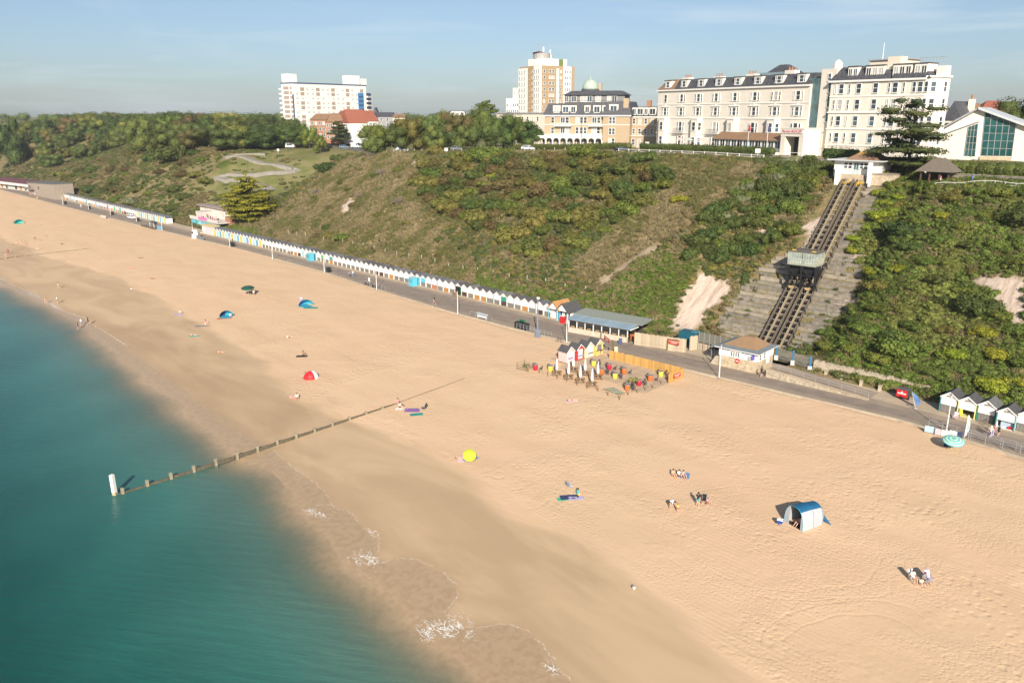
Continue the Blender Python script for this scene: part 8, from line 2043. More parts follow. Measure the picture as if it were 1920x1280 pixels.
# ---- people: one continuous body per pose, fused from tapered limbs; clothes and hair are shells over it
def pose_limbs(J):
 g = lambda k: np.array(J[k],float); T = []
 def cap(tag_,a,b,r1,r2): T.append((tag_,np.array(a,float),np.array(b,float),r1,r2))
 cap('pelvis',g('hipL'),g('hipR'),.115,.115); cap('torso',g('pel'),g('che'),.125,.140); cap('torso',g('shL') * .8 + g('che') * .2,g('shR') * .8 + g('che') * .2,.085,.085)
 cap('neck',g('che'),g('nek'),.07,.055); cap('neck',g('nek'),g('hed'),.055,.06); up = (g('hed') - g('nek')); up /= np.linalg.norm(up)
 cap('head',g('hed') - up * .02,g('hed') + up * .065,.088,.098); f = np.array(J['face'],float); cap('head',g('hed') + f * .06 - up * .03,g('hed') + f * .105 + up * .0,.045,.016); sd = np.cross(f,up)
 for s in (-1,1): cap('head',g('hed') + sd * s * .085,g('hed') + sd * s * .108 + up * .02,.018,.016)
 for s in 'LR':
  cap('uparm',g('sh' + s),g('el' + s),.055,.042); cap('fore',g('el' + s),g('wr' + s),.042,.030); d = g('wr' + s) - g('el' + s); d /= np.linalg.norm(d); w = np.cross(d,f); w /= np.linalg.norm(w) + 1e-9
  cap('hand',g('wr' + s),g('wr' + s) + d * .075,.030,.036)
  for i,l in enumerate((.060,.075,.070,.052)): b = g('wr' + s) + d * .085 + w * (.026 - .0175 * i); cap('hand',b,b + d * l + f * .015,.012,.010)
  cap('hand',g('wr' + s) + d * .03 + w * .03,g('wr' + s) + d * .075 + w * .062,.013,.011)
  cap('thigh',g('hip' + s),g('kn' + s),.088,.060); cap('shin',g('kn' + s),g('an' + s),.060,.038); cap('foot',g('an' + s) + np.array([0,0,-.02]),g('to' + s),.042,.030)
 return T
def both(**k):
 J = {}
 for n,v in k.items():
  if n in ('pel','che','nek','hed','face'): J[n] = v
  else: J[n + 'L'] = (v[0],v[1],v[2]); J[n + 'R'] = (-v[0],v[1],v[2])
 return J
POSE = {
 'stand': both(pel=(0,0,.95),che=(0,0,1.28),nek=(0,0,1.46),hed=(0,-.02,1.59),face=(0,-1,0),sh=(.185,0,1.40),el=(.25,.04,1.12),wr=(.26,-.05,.88),hip=(.085,0,.90),kn=(.10,-.02,.49),an=(.11,.02,.08),to=(.13,-.15,.03)),
 'sit': both(pel=(0,0,.16),che=(0,.07,.46),nek=(0,.06,.63),hed=(0,.03,.76),face=(0,-1,0),sh=(.18,.06,.57),el=(.26,-.06,.34),wr=(.17,-.30,.40),hip=(.09,0,.12),kn=(.14,-.40,.40),an=(.15,-.66,.09),to=(.16,-.82,.05)),
 'lie': both(pel=(0,0,.13),che=(0,.34,.14),nek=(0,.52,.14),hed=(0,.66,.15),face=(0,0,1),sh=(.18,.44,.13),el=(.33,.22,.09),wr=(.30,-.04,.08),hip=(.085,0,.12),kn=(.11,-.42,.15),an=(.13,-.84,.08),to=(.15,-.93,.19)),
 'chair': both(pel=(0,0,.50),che=(0,.08,.82),nek=(0,.06,.99),hed=(0,.03,1.12),face=(0,-1,0),sh=(.18,.07,.93),el=(.27,-.04,.70),wr=(.20,-.28,.66),hip=(.09,0,.47),kn=(.13,-.43,.50),an=(.14,-.48,.09),to=(.15,-.64,.04)),
 'bend': both(pel=(0,.06,.92),che=(0,-.22,1.08),nek=(0,-.37,1.12),hed=(0,-.49,1.09),face=(0,-.6,-.8),sh=(.18,-.30,1.06),el=(.21,-.36,.79),wr=(.17,-.46,.56),hip=(.085,.04,.88),kn=(.11,-.04,.48),an=(.13,.05,.08),to=(.14,-.12,.03)),
}
W_ = dict(POSE['stand']); W_.update(knL=(.09,-.17,.51),anL=(.09,-.30,.09),toL=(.10,-.46,.06),knR=(-.09,-.02,.48),anR=(-.09,.30,.12),toR=(-.09,.17,.03),elL=(.25,.14,1.14),wrL=(.24,.12,.89),elR=(-.25,-.06,1.13),wrR=(-.22,-.24,.95)); POSE['walk'] = W_
M_SKIN = [mat('skin_%s' % n,c,rough=0.55,var=0.06) for n,c in (('fair',(0.56,0.34,0.24)),('tan',(0.36,0.19,0.12)))]
M_HAIRS = {'k': mat('hair_black',(0.02,0.016,0.014)),'b': mat('hair_brown',(0.075,0.042,0.024)),'f': mat('hair_fair',(0.36,0.25,0.12)),'w': mat('cap_white',(0.72,0.71,0.69))}
CLO = {k: mat('cloth_' + n,c,rough=0.85,var=0.12) for k,n,c in (('w','white',(0.74,0.73,0.71)),('k','black',(0.02,0.022,0.026)),('n','navy',(0.04,0.055,0.13)),('r','red',(0.46,0.04,0.05)),('p','pink',(0.60,0.27,0.31)),('t','turquoise',(0.05,0.40,0.38)),('g','grey',(0.22,0.22,0.24)),('y','yellow',(0.68,0.52,0.05)),('o','rust',(0.45,0.14,0.07)),('b','blue',(0.12,0.26,0.50)),('l','lilac',(0.42,0.38,0.55)),('c','cream',(0.60,0.52,0.40)))}
_body = {}
def body(pose):
 if pose in _body: return _body[pose]
 T = pose_limbs(POSE[pose]); bm = bmesh.new()
 for tg,a,b,r1,r2 in T:
  d = b - a; n = max(2,int(np.linalg.norm(d) / 0.05) + 1)
  for t in np.linspace(0,1,n): c = a + d * t; bmesh.ops.create_icosphere(bm,subdivisions=2,radius=r1 + (r2 - r1) * t,matrix=Matrix.Translation(Vector(c)))
 me = bpy.data.meshes.new('tmp'); bm.to_mesh(me); bm.free(); o = link('tmp',me)
 m1 = o.modifiers.new('r','REMESH'); m1.mode = 'VOXEL'; m1.voxel_size = 0.017; m2 = o.modifiers.new('s','SMOOTH'); m2.factor = 0.5; m2.iterations = 3
 bpy.context.view_layer.update(); bd = bpy.data.meshes.new_from_object(o.evaluated_get(bpy.context.evaluated_depsgraph_get())); bpy.data.objects.remove(o)
 n = len(bd.vertices); co = np.empty(n * 3); bd.vertices.foreach_get('co',co); co = co.reshape(-1,3); no = np.empty(n * 3); bd.vertices.foreach_get('normal',no); no = no.reshape(-1,3)
 best = np.full(n,9.0); tag_ = np.zeros(n,int); tt = np.zeros(n); names = []
 for i,(tg,a,b,r1,r2) in enumerate(T):
  names.append(tg); d = b - a; t = np.clip(((co - a) @ d) / (d @ d + 1e-9),0,1); q = np.linalg.norm(co - a - t[:,None] * d,axis=1) - (r1 + (r2 - r1) * t); k = q < best; best[k] = q[k]; tag_[k] = i; tt[k] = t[k]
 tg = np.array(names)[tag_]; F = np.array([list(p.vertices) for p in bd.polygons])
 J = POSE[pose]; hd = np.array(J['hed']); f = np.array(J['face'],float); up = hd - np.array(J['nek']); up /= np.linalg.norm(up)
 rel = co - hd; hair = (tg == 'head') & ((rel @ up > .055) | ((rel @ f < .01) & (rel @ up > -.05)))
 zones = {'shirt': (tg == 'torso') | ((tg == 'uparm') & (tt < .6)),'shorts': (tg == 'pelvis') | ((tg == 'thigh') & (tt < .5)),'trousers': (tg == 'pelvis') | (tg == 'thigh') | ((tg == 'shin') & (tt < .85)),'briefs': tg == 'pelvis','hair': hair}
 out = {}
 for z,msk in zones.items():
  k = msk[F].sum(1) >= 3; Fz = F[k]; u,inv = np.unique(Fz,return_inverse=True); mz = bpy.data.meshes.new(z); raw_mesh(mz,co[u] + no[u] * (.020 if z == 'hair' else .012),inv.reshape(-1,4)); mz.materials.append(CLO['w']); out[z] = mz
 bd.name = 'body'; bd.materials.clear(); bd.materials.append(M_SKIN[0]); bd.polygons.foreach_set('use_smooth',[True] * len(bd.polygons))
 _body[pose] = (bd,out); return _body[pose]
def person(label,p,rz,pose,top,bot,hair='b',skin=0,s=1.0,low='shorts',group=None):
 bd,zn = body(pose); o = link('person',bd,None,p,rz,s); tag(o,label,'person',group)
 def om(ob,m_): ob.material_slots[0].link = 'OBJECT'; ob.material_slots[0].material = m_
 om(o,M_SKIN[skin])
 for nm,m_ in (('shirt',CLO.get(top)),(low,CLO.get(bot)),('hair',M_HAIRS[hair])):
  if m_ is not None: om(link(nm,zn[nm],o),m_)
 return o
FLAT = 0.02
def pg(px,py,dz=0.0):
 p = gnd(px,py); return (p[0],p[1],max(p[2],-2.6) + dz)
PEO = [  # label,px,py,facing,pose,top,bottom,hair,skin,size,lower garment
 ('person standing in black t-shirt and turquoise shorts left of the blue tent',1308,949,2.6,'stand','k','t','k',0,1,'shorts'),('small child in red and pink sitting beside the man in black',1327,943,.6,'sit','p','r','b',0,.75,'shorts'),
 ('person in white top bending down towards a child in yellow',1257,954,.9,'bend','w','k','b',0,1,'briefs'),('child in yellow top standing by the bending adult',1270,960,-.8,'stand','y','r','k',0,.62,'shorts'),
 ('sunbather in swimwear sitting leftmost of three on the sand before the man in black',1262,892,.4,'sit',None,'o','k',0,1,'briefs'),('person in white and navy sitting in the middle of three',1273,893,.7,'sit','w','n','k',0,1,'shorts'),('bare-chested person sitting rightmost of three beside the blue towel',1281,894,.3,'sit',None,'n','b',0,1,'shorts'),
 ('person in white shirt sitting on a low chair at the lower right',1710,1090,.3,'chair','w','w','k',0,1,'shorts'),('child in cream top crouching beside the chair at the lower right',1727,1096,.1,'sit','c','w','b',0,.8,'shorts'),('person in grey top sitting behind the child at the lower right',1733,1089,.2,'sit','g','g','b',0,1,'trousers'),
 ('person in turquoise and yellow lying by the deckchair',1084,928,2.2,'sit','t','y','b',0,1,'shorts'),
 ('bare-backed person in white sitting by the purple windbreak',750,764,1.0,'sit','w','n','k',0,1,'shorts'),('person with dark hair sitting against the end of the groyne',746,757,.4,'sit','p','k','k',0,1,'briefs'),('sunbather in turquoise behind the purple windbreak',756,768,2.0,'sit',None,'t','b',0,1,'briefs'),
 ('sunbather lying on a pink towel near the deck posts',1072,751,1.9,'lie',None,'r','k',0,1,'briefs'),('sunbather lying on pink towel beside the lime parasol',866,860,1.6,'lie',None,'p','b',0,1,'briefs'),
 ('person in grey sitting in front of the red beach tent',573,707,-1.0,'sit','g','g','b',0,1,'shorts'),('person in white sitting in the pair below the red tent',557,747,.4,'sit','w','n','k',0,1,'shorts'),('person in pink lying left in the pair below the red tent',549,746,1.4,'lie','p','p','b',0,1,'shorts'),
 ('tanned sunbather leaning on one arm on a dark towel above the red tent',569,666,1.2,'sit',None,'k','k',1,1,'briefs'),('person in white top lying on dark towel higher up the sand',542,633,1.5,'lie','w','k','b',0,1,'shorts'),('person in pink top kneeling on a dark board',386,608,1.3,'sit','p','w','b',0,1.15,'shorts'),
 ('person sitting by the round teal beach tent',432,594,.5,'sit','w','p','k',0,1,'shorts'),('person in white sitting on a purple mat',338,588,1.2,'sit','w','l','f',0,1,'shorts'),('sunbather in red swimwear lying below the person in pink',413,661,1.3,'lie',None,'r','b',0,1,'briefs'),('sunbather lying on a turquoise mat',362,629,1.5,'lie',None,'k','b',0,1,'briefs'),
 ('person in pink lying in front of the dark green parasol',459,555,1.4,'lie','p','p','b',0,1,'shorts'),('person in white sitting right of the dark green parasol',476,553,.4,'chair','w','k','k',0,1,'shorts'),
 ('person in white lying on a lilac chair by the blue tent',566,569,1.2,'sit','l','b','b',0,1,'shorts'),
 ('bather walking into the foam at the far water edge',86,569,2.0,'walk',None,'p','f',0,1,'briefs'),('bather in white top and black shorts standing just up from the foam',108,569,2.3,'stand','w','k','f',0,1,'shorts'),('slim bather in skin-toned swimwear walking on the wet sand',110,541,2.2,'walk',None,'c','b',0,1,'briefs'),
 ('walker in navy top paddling, leftmost of three at the water edge',147,618,2.4,'walk','n','n','b',0,1,'shorts'),('walker in white and pale blue, middle of three at the water edge',153,611,2.4,'walk','w','b','f',0,1,'shorts'),('walker in dark clothes, rightmost of three at the water edge',166,609,2.4,'walk','k','k','b',0,1,'shorts'),
 ('person standing by the far groyne in dark swimwear',16,477,.5,'stand','r','k','b',1,1,'shorts'),('person in pale top at the foot of the far groyne',12,485,.5,'walk','p','g','b',0,1,'shorts'),
 ('jogger in black on the promenade just right of the lower station',1427,707,2.2,'walk','k','n','k',0,1,'shorts'),('walker in rust top on the promenade before the right-hand huts',1860,818,2.0,'walk','o','l','b',0,1,'trousers'),('white-capped walker left of the one in rust top',1856,820,2.0,'walk','w','l','w',0,.97,'trousers'),('child in black walking right of the pair before the huts',1871,817,2.0,'walk','k','k','b',0,.88,'shorts'),
 ('dark-clothed walker alone in the middle of the promenade',814,571,1.0,'walk','k','g','k',0,1.15,'shorts'),('walker in blue, left of a pair on the promenade',655,520,2.2,'walk','b','n','b',0,1,'trousers'),('walker in pale top, right of a pair on the promenade',662,519,2.2,'walk','w','b','f',0,1,'trousers'),('person bare-chested on a bicycle before the open green hut',853,553,1.0,'chair',None,'k','b',0,1,'shorts'),
 ('person in white and navy walking below the first white huts',540,478,2.2,'walk','w','n','b',0,1,'shorts'),('person in black standing by the dark bins',437,457,2.2,'stand','k','k','k',0,1,'trousers'),('person in red sitting before the turquoise booth',584,486,1.2,'chair','p','r','f',0,1,'shorts'),('person standing by the railed kiosk opposite the cafe',378,443,1,'stand','w','n','k',0,1,'shorts'),
 ('person in red on the far promenade, left of two',230,402,1,'walk','r','k','b',0,1,'trousers'),('person in red on the far promenade, right of two',234,402,1,'walk','r','n','k',0,1,'trousers'),('person in white on the far promenade left of the dark bins',152,389,1,'walk','w','w','b',0,1,'trousers'),('person in pink near the timber-clad building, left of two',58,367,1,'walk','p','k','b',0,1,'shorts'),('person in white near the timber-clad building, right of two',66,367,1,'stand','w','p','b',0,1,'shorts'),
 ('person in black sitting on the upper station terrace',1641,338,.3,'stand','k','b','k',0,1,'trousers'),('person in pink walking along the railing by the thatched shelter',1762,345,1.5,'walk','p','w','b',0,1,'trousers'),('person in white sitting in the thatched shelter',1733,334,.3,'stand','w','n','k',0,1,'trousers'),('person in blue behind the railing right of the shelter',1822,342,1.5,'walk','b','b','b',0,1,'trousers'),
]
PEO += [('sunbather %s' % t,x,y,1.3,ps,tp,bt,h,k,1,'briefs') for t,x,y,ps,tp,bt,h,k in (
 ('lying left in the dark pair on the upper sand',263,484,'lie',None,'k','k',1),('lying right in the dark pair on the upper sand',269,484,'lie','g','k','b',0),('lying left in the middle pair on the sand',245,502,'lie',None,'r','k',0),('lying right in the middle pair on the sand',251,502,'lie',None,'k','b',0),('lying left in the lower pair on the sand',278,522,'lie',None,'k','k',0),('lying right in the lower pair on the sand',286,523,'lie',None,'n','b',1),('lying on a white towel near the wet sand',248,543,'lie','w','b','b',0),
 ('lying beside a pink bag on the far sand',117,430,'lie','p','w','k',0),('sitting in dark top beside the far turquoise tent',26,419,'sit','n','n','k',0),('lying under a pale cover right of the far turquoise tent',79,422,'lie','g','g','b',0),('sitting alone in black halfway along the far sand',66,449,'sit','k','k','k',0),('sitting in pink near the one in black',74,451,'sit','p','p','f',0),('lying upslope of the pink one',88,443,'lie','o','k','b',0),('lying in black above the far groyne',117,458,'lie','k','k','k',1),('lying in a pair just above the far groyne, left',71,467,'lie','w','k','b',0),('lying in a pair just above the far groyne, right',78,466,'lie',None,'k','k',0),
 ('sitting leftmost in the far row of four',21,459,'sit',None,'r','b',0),('sitting second in the far row of four',31,458,'sit','c','p','f',0),('standing third in the far row of four',40,457,'stand',None,'l','b',0),('sitting last in the far row of four',49,457,'sit',None,'k','k',0),('lying by the seat shelter on the upper sand',311,433,'lie',None,'k','k',1),('lying alone in the middle of the upper beach',133,393,'lie',None,'c','b',0))]
for q in PEO:
 z = pg(q[1],q[2]); rz = q[3] + 0.75
 person(q[0],(z[0],z[1],z[2] + (FLAT if q[4] in ('sit','lie') else 0)),rz,q[4],q[5],q[6],q[7],q[8],q[9],q[10])
for i in range(11):
 x = C0 + w1 * (0.15 + 0.85 * i / 11); person('cafe guest in %s on the balcony terrace, %s from the left' % (('dark clothes','a pink top','a rust top')[i % 3],ORD(i + 1)),(x,124.6 + (i * 7 % 5) * 0.7,3.0),i * 1.3,('stand','chair')[i % 2],('k','p','o')[i % 3],'n','b',0,1,'trousers','guests on the cafe terrace')
# ---- towels, tents, umbrellas and gear
def towel(label,px,py,w,l,rz,mt,nm='towel',dz=0.0):
 g = pg(px,py); mb = MB(); n,k = 8,4
 vs = [(-l / 2 + l * i / n,-w / 2 + w * j / k,0.012 + 0.05 * vnoise(np.array([i * 1.7 + px]),np.array([j * 1.3 + py]))[0]) for i in range(n + 1) for j in range(k + 1)]
 mb.add(vs,[(i * (k + 1) + j,(i + 1) * (k + 1) + j,(i + 1) * (k + 1) + j + 1,i * (k + 1) + j + 1) for i in range(n) for j in range(k)])
 o = link(nm,mb.mesh(nm,mt),None,(g[0],g[1],g[2] + dz),rz + 0.75); md = o.modifiers.new('t','SOLIDIFY'); md.thickness = 0.02; return tag(o,label,nm)
M_STRIPE = bpy.data.materials.new('striped_towel'); M_STRIPE.use_nodes = True; nt = M_STRIPE.node_tree
tc = nd(nt,'ShaderNodeTexCoord'); wv = nd(nt,'ShaderNodeTexWave',Scale=1.6); rp = nd(nt,'ShaderNodeValToRGB'); rp.color_ramp.interpolation = 'CONSTANT'; rp.color_ramp.elements[0].color = (0.07,0.11,0.28,1); rp.color_ramp.elements[1].color = (0.36,0.44,0.58,1); rp.color_ramp.elements[1].position = 0.5
nt.links.new(tc.outputs['Object'],wv.inputs['Vector']); nt.links.new(wv.outputs['Fac'],rp.inputs['Fac']); nt.links.new(rp.outputs['Color'],nt.nodes['Principled BSDF'].inputs['Base Color'])
M_PURP = mat('purple_cloth',(0.24,0.13,0.36)); M_LIME = mat('lime_canvas',(0.42,0.50,0.035),rough=0.7); M_SEAG = mat('sea_green_cloth',(0.02,0.26,0.22)); M_CY = mat('cyan_tent',(0.03,0.32,0.46),rough=0.7); M_PINKC = mat('pale_pink_cloth',(0.66,0.50,0.54)); M_DGR = mat('dark_green_canvas',(0.015,0.075,0.055),rough=0.7)
for a in (('blue striped towel under the lime parasol',883,860,1.3,1.9,0.9,M_STRIPE),('pale pink towel left of the lime parasol',865,861,0.9,1.9,1.6,M_PINKC),('purple blanket propped beside the groyne end',773,769,1.5,2.2,0.0,M_PURP),('sea green towel in front of the purple blanket',781,777,0.9,1.9,0.3,M_SEAG),('white towel at the groyne end',752,766,0.9,1.6,0.2,CLO['w']),
   ('navy towel beside the striped deckchair',1068,932,1.1,2.2,0.2,CLO['n']),('green edged towel under the navy one',1060,935,0.8,1.9,0.2,mat('green_cloth',(0.06,0.42,0.25))),('lilac grey towel right of the navy one',1080,934,0.9,1.9,0.2,CLO['l']),('pale pink towel near the deck posts',1070,751,1.1,1.9,0.3,M_PINKC),('green beach mat below the blue tent',583,577,1.4,3.2,0.0,M_SEAG),
   ('blue towel beside the three sunbathers',1285,891,1.0,1.8,1.3,CLO['b']),('dark towel under the tanned sunbather',566,668,1.0,2.0,0.1,CLO['k']),('dark board under the person kneeling in pink',381,611,0.9,3.2,0.15,CLO['g']),('purple mat under the person in white',336,590,1.0,2.4,0.0,CLO['l']),('turquoise mat under the lone sunbather',364,630,0.8,1.8,0.1,CLO['t']),('maroon towel beside the round teal tent',421,597,0.9,3.0,0.2,CLO['o'])): towel(*a)
def parasol(label,px,py,h,r,mats_,tilt=(0,0),rings=5,name='beach_umbrella',flat=0.3):
 g = pg(px,py); o = thing(name,label,'umbrella',g,0); M_ = Matrix.Rotation(tilt[1],4,'Z') @ Matrix.Rotation(tilt[0],4,'X')
 part('pole',MB().tube((0,0,-0.3),tuple(M_ @ Vector((0,0,h))),0.022,None,6),M_TRIM,o); mb = MB(); mb.M = M_; n = 16
 P = [(r * math.sin(a * 1.2) / math.sin(1.2),h - r * flat * (1 - math.cos(a * 1.2)) / (1 - math.cos(1.2))) for a in np.linspace(0.04,1,rings + 1)]
 for k in range(rings):
  vs = [(q[0] * math.cos(6.2832 * i / n),q[0] * math.sin(6.2832 * i / n),q[1]) for q in (P[k],P[k + 1]) for i in range(n)]; mb.add(vs,[(i,(i + 1) % n,n + (i + 1) % n,n + i) for i in range(n)],k % len(mats_))
 c = part('canopy',mb,list(mats_),o); c.modifiers.new('t','SOLIDIFY').thickness = 0.015
 return o
parasol('lime green beach umbrella tilted over a striped towel',880,860,1.6,0.85,[M_LIME],(0.8,0.9))
parasol('blue and mint ring-striped beach umbrella at the promenade edge',1784,841,1.65,1.3,[mat('ring_blue',(0.10,0.40,0.46)),mat('ring_mint',(0.46,0.64,0.42))],(0.25,0.5),7)
parasol('dark green beach umbrella on the middle of the sand',466,553,2.2,1.55,[M_DGR],(0.15,1))
def low_chair(label,px,py,rz,mt,stripe=None):
 g = pg(px,py); o = thing('beach_chair',label,'chair',g,rz + 0.75)
 part('seat',MB().box(-0.27,0.27,-0.28,0.22,0.30,0.34),mt,o); part('backrest',MB().add([(-0.27,0.2,0.33),(0.27,0.2,0.33),(0.27,0.48,1.0),(-0.27,0.48,1.0),(-0.27,0.24,0.33),(0.27,0.24,0.33),(0.27,0.52,1.0),(-0.27,0.52,1.0)],[(0,1,2,3),(4,7,6,5),(0,4,5,1),(2,6,7,3),(1,5,6,2),(0,3,7,4)]),stripe or mt,o)
 for s in (-0.27,0.27): part('leg_frame',MB().tube((s,-0.3,0),(s,0.2,0.36),0.016,None,5).tube((s,0.35,0),(s,-0.25,0.36),0.016,None,5),M_GREY,o); part('armrest',MB().box(s - 0.03,s + 0.03,-0.28,0.25,0.50,0.53),M_GREY,o)
for a in (('white and blue deckchair behind the navy towel',1069,915,2.4,CLO['w'],M_STRIPE),('black low chair right of the purple blanket',794,768,-1.2,CLO['k']),('low folding chair under the ring-striped umbrella',1773,840,-0.6,CLO['n']),('pink and white lounge chair before the yellow-sided hut',1790,786,-0.8,M_PINKC),('lilac beach chair left of the blue tent',565,566,0.3,CLO['l']),('black low chair right of the dark green umbrella',474,552,0.2,CLO['k']),('pale patterned low chair rightmost at the lower right',1741,1090,0.2,CLO['l']),('white low chair under the person in white shirt',1711,1089,0.3,CLO['w'])): low_chair(*a)
def popup_tent(label,px,py,r,h,rz,m1,m2):
 g = pg(px,py); o = thing('popup_tent',label,'tent',g,rz + 0.75); n = 10
 def shell(a0,a1,nm,mt):
  mb = MB(); A = np.linspace(a0,a1,n); B = np.linspace(0,math.pi / 2,6); vs = [(r * math.cos(a) * math.cos(b),r * math.sin(a) * math.cos(b),h * math.sin(b)) for a in A for b in B]
  mb.add(vs,[(i * 6 + j,(i + 1) * 6 + j,(i + 1) * 6 + j + 1,i * 6 + j + 1) for i in range(n - 1) for j in range(5)]); part(nm,mb,mt,o).modifiers.new('t','SOLIDIFY').thickness = 0.015
 shell(0.15,math.pi * 0.62,'canopy',m1); shell(math.pi * 0.62,math.pi + 0.1,'side_panel',m2); part('groundsheet',MB().prism([(r * math.cos(a),r * math.sin(a)) for a in np.linspace(0,6.283,13)[:-1]],'z',0.0,0.03),m1,o)
 for a in (0.15,math.pi * 0.62,math.pi + 0.1): part('hoop',MB().path([(r * 1.01 * math.cos(a) * math.cos(b),r * 1.01 * math.sin(a) * math.cos(b),h * 1.01 * math.sin(b)) for b in np.linspace(0,math.pi / 2,6)],0.015,5),M_GREY,o)
popup_tent('red pop-up beach tent with pale back',583,708,1.3,1.25,3.6,M_RED,CLO['w']); popup_tent('bright blue pop-up tent above the green mat',574,573,1.7,1.4,0.3,M_CY,CLO['b']); popup_tent('round teal pop-up tent with dark stripe',425,594,1.5,1.4,0.2,M_CY,CLO['n']); popup_tent('turquoise tent far off near the left edge',36,419,1.8,1.6,0.2,CLO['t'],CLO['t'])
# the large tunnel tent
a = np.array(gnd(1470,977)); c = np.array(gnd(1504,997)); e = np.array(gnd(1541,963)); wv_ = c - a; TW = float(np.linalg.norm(wv_[:2])); dv = e - c; TDp = 0.72 * float(np.linalg.norm(dv[:2])); trz = math.atan2(wv_[1],wv_[0])
tent = thing('tunnel_tent','large blue and pale grey tunnel tent open at the front on the sand','tent',(a[0],a[1],min(a[2],c[2]) - 0.02),trz)
M_TBL = mat('tent_blue',(0.012,0.105,0.22),rough=0.6); M_TGR = mat('tent_grey',(0.40,0.42,0.455),rough=0.6,var=0.05); TH = 2.35
def arch(t,s=1.0): th = math.pi * t; return (TW / 2 - TW / 2 * s * math.copysign(abs(math.cos(th)) ** 0.8,math.cos(th)),TH * s ** 0.7 * math.sin(th) ** 0.75)
def tsheet(t0,t1,y0,y1,s0,s1,mt,nm):
 mb = MB(); T_ = np.linspace(t0,t1,9); vs = [(*arch(t,s0)[:1],y0,arch(t,s0)[1]) for t in T_] + [(arch(t,s1)[0],y1,arch(t,s1)[1]) for t in T_]
 mb.add(vs,[(i,i + 1,10 + i,9 + i) for i in range(8)]); part(nm,mb,mt,tent).modifiers.new('t','SOLIDIFY').thickness = 0.015
for y0,y1,s0,s1 in ((0,TDp * .45,1,1),(TDp * .45,TDp * .85,1,.9),(TDp * .85,TDp,.9,.62)): tsheet(0.0,.30,y0,y1,s0,s1,M_TGR,'side_panel'); tsheet(.30,.70,y0,y1,s0,s1,M_TBL,'roof_panel'); tsheet(.70,1.0,y0,y1,s0,s1,M_TGR,'side_panel')
for y,s in ((0.0,1.0),(TDp * .45,1.0),(TDp * .85,.9)): part('hoop',MB().path([(arch(t,s * 1.006)[0],y,arch(t,s * 1.006)[1]) for t in np.linspace(0,1,15)],0.022,5),mat('hoop_cyan',(0.05,0.36,0.46)) if y == 0 else M_TBL,tent)
for t0,t1 in ((0,.36),(.74,1.0)): P = [(arch(t)[0],arch(t)[1]) for t in np.linspace(t0,t1,7)]; xe_ = P[-1][0] if t0 == 0 else P[0][0]; part('door_curtain',MB().prism([(q[0],max(0.0,q[1])) for q in P] + [(xe_,0.0)],'y',0.02,0.05),M_TGR,tent)
part('back_panel',MB().prism([arch(t,.62) for t in np.linspace(0,1,12)],'y',TDp - .02,TDp),M_TBL,tent); part('groundsheet',MB().box(0.05,TW - .05,0.1,TDp - .1,0.0,0.05),CLO['k'],tent); part('guy_flap',MB().add([(TW * .95,TDp * .9,.5),(TW + .55,TDp + .2,.02),(TW * .8,TDp,.9)],[(0,1,2)]),M_TBL,tent)
person('person in pink sitting inside the mouth of the tunnel tent',(a[0] + math.cos(trz) * TW * .55 - math.sin(trz) * .8,a[1] + math.sin(trz) * TW * .55 + math.cos(trz) * .8,a[2] + .05),trz,'sit','p','n','k')
g = pg(1462,985); o = thing('cool_box','blue cool box with white lid left of the tunnel tent','cool box',g,0.3); part('body',MB().frustum(-.24,.24,-.18,.18,.32,-.28,.28,-.21,.21,.68),mat('cool_blue',(0.02,0.07,0.36),rough=0.4),o); part('lid',MB().box(-.3,.3,-.23,.23,.68,.78),M_TRIM,o); part('stand',MB().beam((-.2,-.15,0),(.2,.15,.32),.04,.04).beam((.2,-.15,0),(-.2,.15,.32),.04,.04),M_GREY,o)
g = pg(1320,942); o = thing('pushchair','dark pushchair beside the man in black','pushchair',g,0.4); part('seat',MB().box(-.22,.22,-.2,.25,.35,.42).box(-.22,.22,.22,.28,.4,.95),CLO['k'],o); part('frame',MB().tube((-.22,-.35,.1),(-.22,.5,1.0),.018,None,5).tube((.22,-.35,.1),(.22,.5,1.0),.018,None,5),M_GREY,o)
for sx_ in (-.25,.25):
 for sy_ in (-.3,.25): part('wheel',MB().tube((sx_ - .02,sy_,.11),(sx_ + .02,sy_,.11),.11,None,8),M_TYRE,o)
g = pg(1188,1106); o = thing('seagull','white seagull standing on the damp sand near the bottom','bird',g,0.9); o.scale = (1.5,) * 3; part('body',MB().lathe([(.02,-.24),(.08,-.14),(.105,0),(.085,.12),(.05,.2)],10),M_TRIM,o,(0,0,.2),(1.35,0,0),True); part('head',MB().lathe([(.01,-.05),(.05,-.02),(.055,.02),(.02,.06)],8,(0,-.21,.33)),M_TRIM,o); part('beak',MB().tube((0,-.25,.33),(0,-.34,.315),.014,.004,5),M_YEL,o)
for s in (-1,1): part('wing',MB().add([(s * .09,-.08,.25),(s * .11,.05,.22),(s * .03,.32,.22),(s * .07,.05,.29)],[(0,1,2,3)]),M_GREY,o); part('leg',MB().tube((s * .035,0,0),(s * .035,.02,.12),.008,None,5),M_YEL,o)
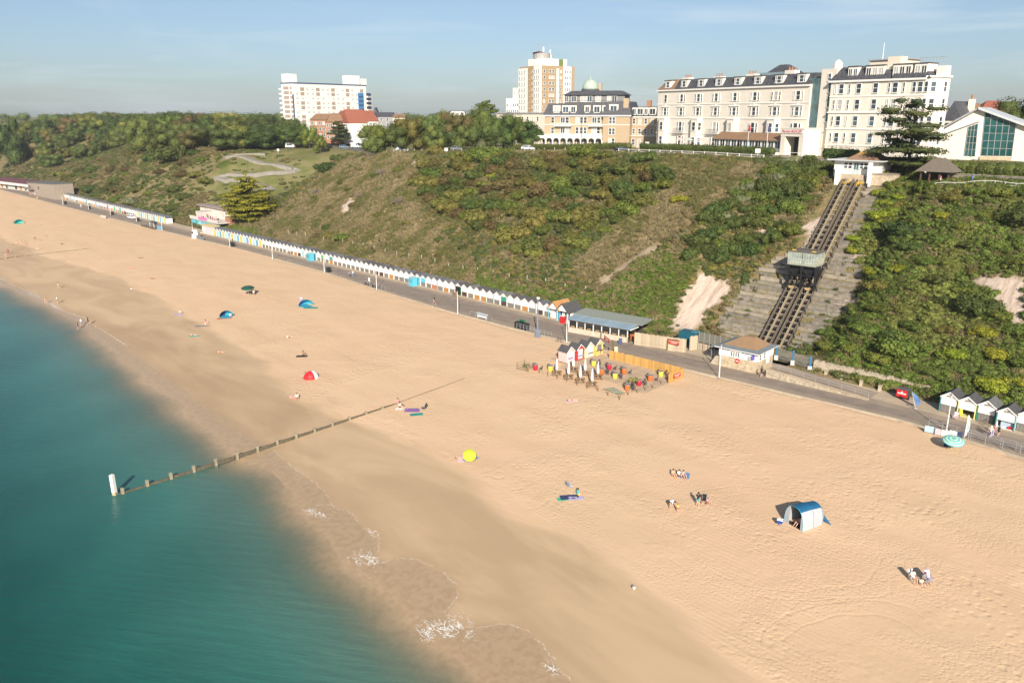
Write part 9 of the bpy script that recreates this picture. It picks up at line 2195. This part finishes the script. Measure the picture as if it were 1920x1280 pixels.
def bicycle(label,px,py,rz):
 p = atz(px,py,0); o = thing('bicycle',label,'bicycle',(p[0],p[1],.004),rz)
 for x in (-.52,.52): w = part('wheel',MB().path([(x + .33 * math.cos(t),0,.34 + .33 * math.sin(t)) for t in np.linspace(0,6.2832,17)],.02,5),M_TYRE,o); part('spokes',MB().path([(x - .32,0,.34),(x + .32,0,.34)],.006,4).path([(x,0,.02),(x,0,.66)],.006,4),M_GREY,w)
 part('frame',MB().path([(-.52,0,.34),(-.08,0,.32),(.38,0,.78),(-.2,0,.82),(-.08,0,.32)],.018,5).path([(-.52,0,.34),(-.2,0,.82)],.014,5).path([(.52,0,.34),(.36,0,.92)],.016,5),M_IRON,o); part('saddle',MB().box(-.34,-.1,-.07,.07,.86,.92),M_IRON,o); part('handlebar',MB().tube((.36,-.26,.96),(.36,.26,.96),.014,None,5),M_IRON,o)
bicycle('black bicycle leaning before the third right-hand hut',1849,798,.05); bicycle('black bicycle parked at the sand edge left of the restaurant lamp post',1049,641,.2); bicycle('bicycle ridden past the open green hut',852,556,.1)
p = atz(258,409,0); vehicle('parked_car','white car with dark windows parked on the promenade before the coloured huts','car',p[0],114.6,0.004,0.0,M_CARW)
p = gnd(194,409); o = thing('glass_screen','pale low windbreak screen on the sand below the magenta hut','windbreak',p,.1); part('panel',MB().box(-2.4,2.4,-.03,.03,.1,1.1),mat('screen_pale',(0.52,0.46,0.40)),o); [part('post',MB().box(s - .04,s + .04,-.04,.04,0,1.2),M_GREY,o) for s in (-2.4,0,2.4)]
p = atz(86,372,0); o = thing('yellow_board','small yellow rescue board stand at the sand edge near the timber-clad building','board',(p[0],109,0)); part('panel',MB().box(-1.2,1.2,-.2,.2,.4,.9),M_YEL,o); part('leg',MB().box(-.9,-.8,-.1,.1,0,.4).box(.8,.9,-.1,.1,0,.4),M_GREY,o)
# ================================================================== summer haze over the whole bay
hz = MB().box(-3600,1700,-1100,3900,-14,84)
M_HAZE = bpy.data.materials.new('haze_air'); M_HAZE.use_nodes = True
nt = M_HAZE.node_tree; nt.nodes.clear(); ho = nt.nodes.new('ShaderNodeOutputMaterial'); hv = nt.nodes.new('ShaderNodeVolumePrincipled')
hv.inputs['Color'].default_value = (0.80,0.87,0.96,1); hv.inputs['Density'].default_value = 0.00010; hv.inputs['Anisotropy'].default_value = 0.0
nt.links.new(hv.outputs['Volume'],ho.inputs['Volume'])
tag(link('haze',hz.mesh('haze',M_HAZE)),kind='stuff')
# ================================================================== give look-alikes labels that single them out
def single_out():
 by = {}
 for o in COL.objects:
  if o.parent is None and o.get('label') and o.get('group'): by.setdefault(o['label'],[]).append(o)
 for lab,os_ in by.items():
  if len(os_) < 2: continue
  P = [(o,*pj(o.location)) for o in os_]
  ys_ = sorted(q[2] for q in P); n = len(P)
  if n > 6: c1,c2 = ys_[n // 3],ys_[2 * n // 3]; band = lambda y: 'upper band' if y < c1 else 'middle band' if y < c2 else 'lower band'
  else: band = lambda y: ''
  rows = {}
  for q in P: rows.setdefault(band(q[2]),[]).append(q)
  for b_,r_ in rows.items():
   r_.sort(key=lambda q: q[1])
   for i,q in enumerate(r_):
    w = '%s from left' % ORD(i + 1) if len(r_) > 1 else ''
    q[0]['label'] = ', '.join(x for x in (lab,b_,w) if x)
single_out()
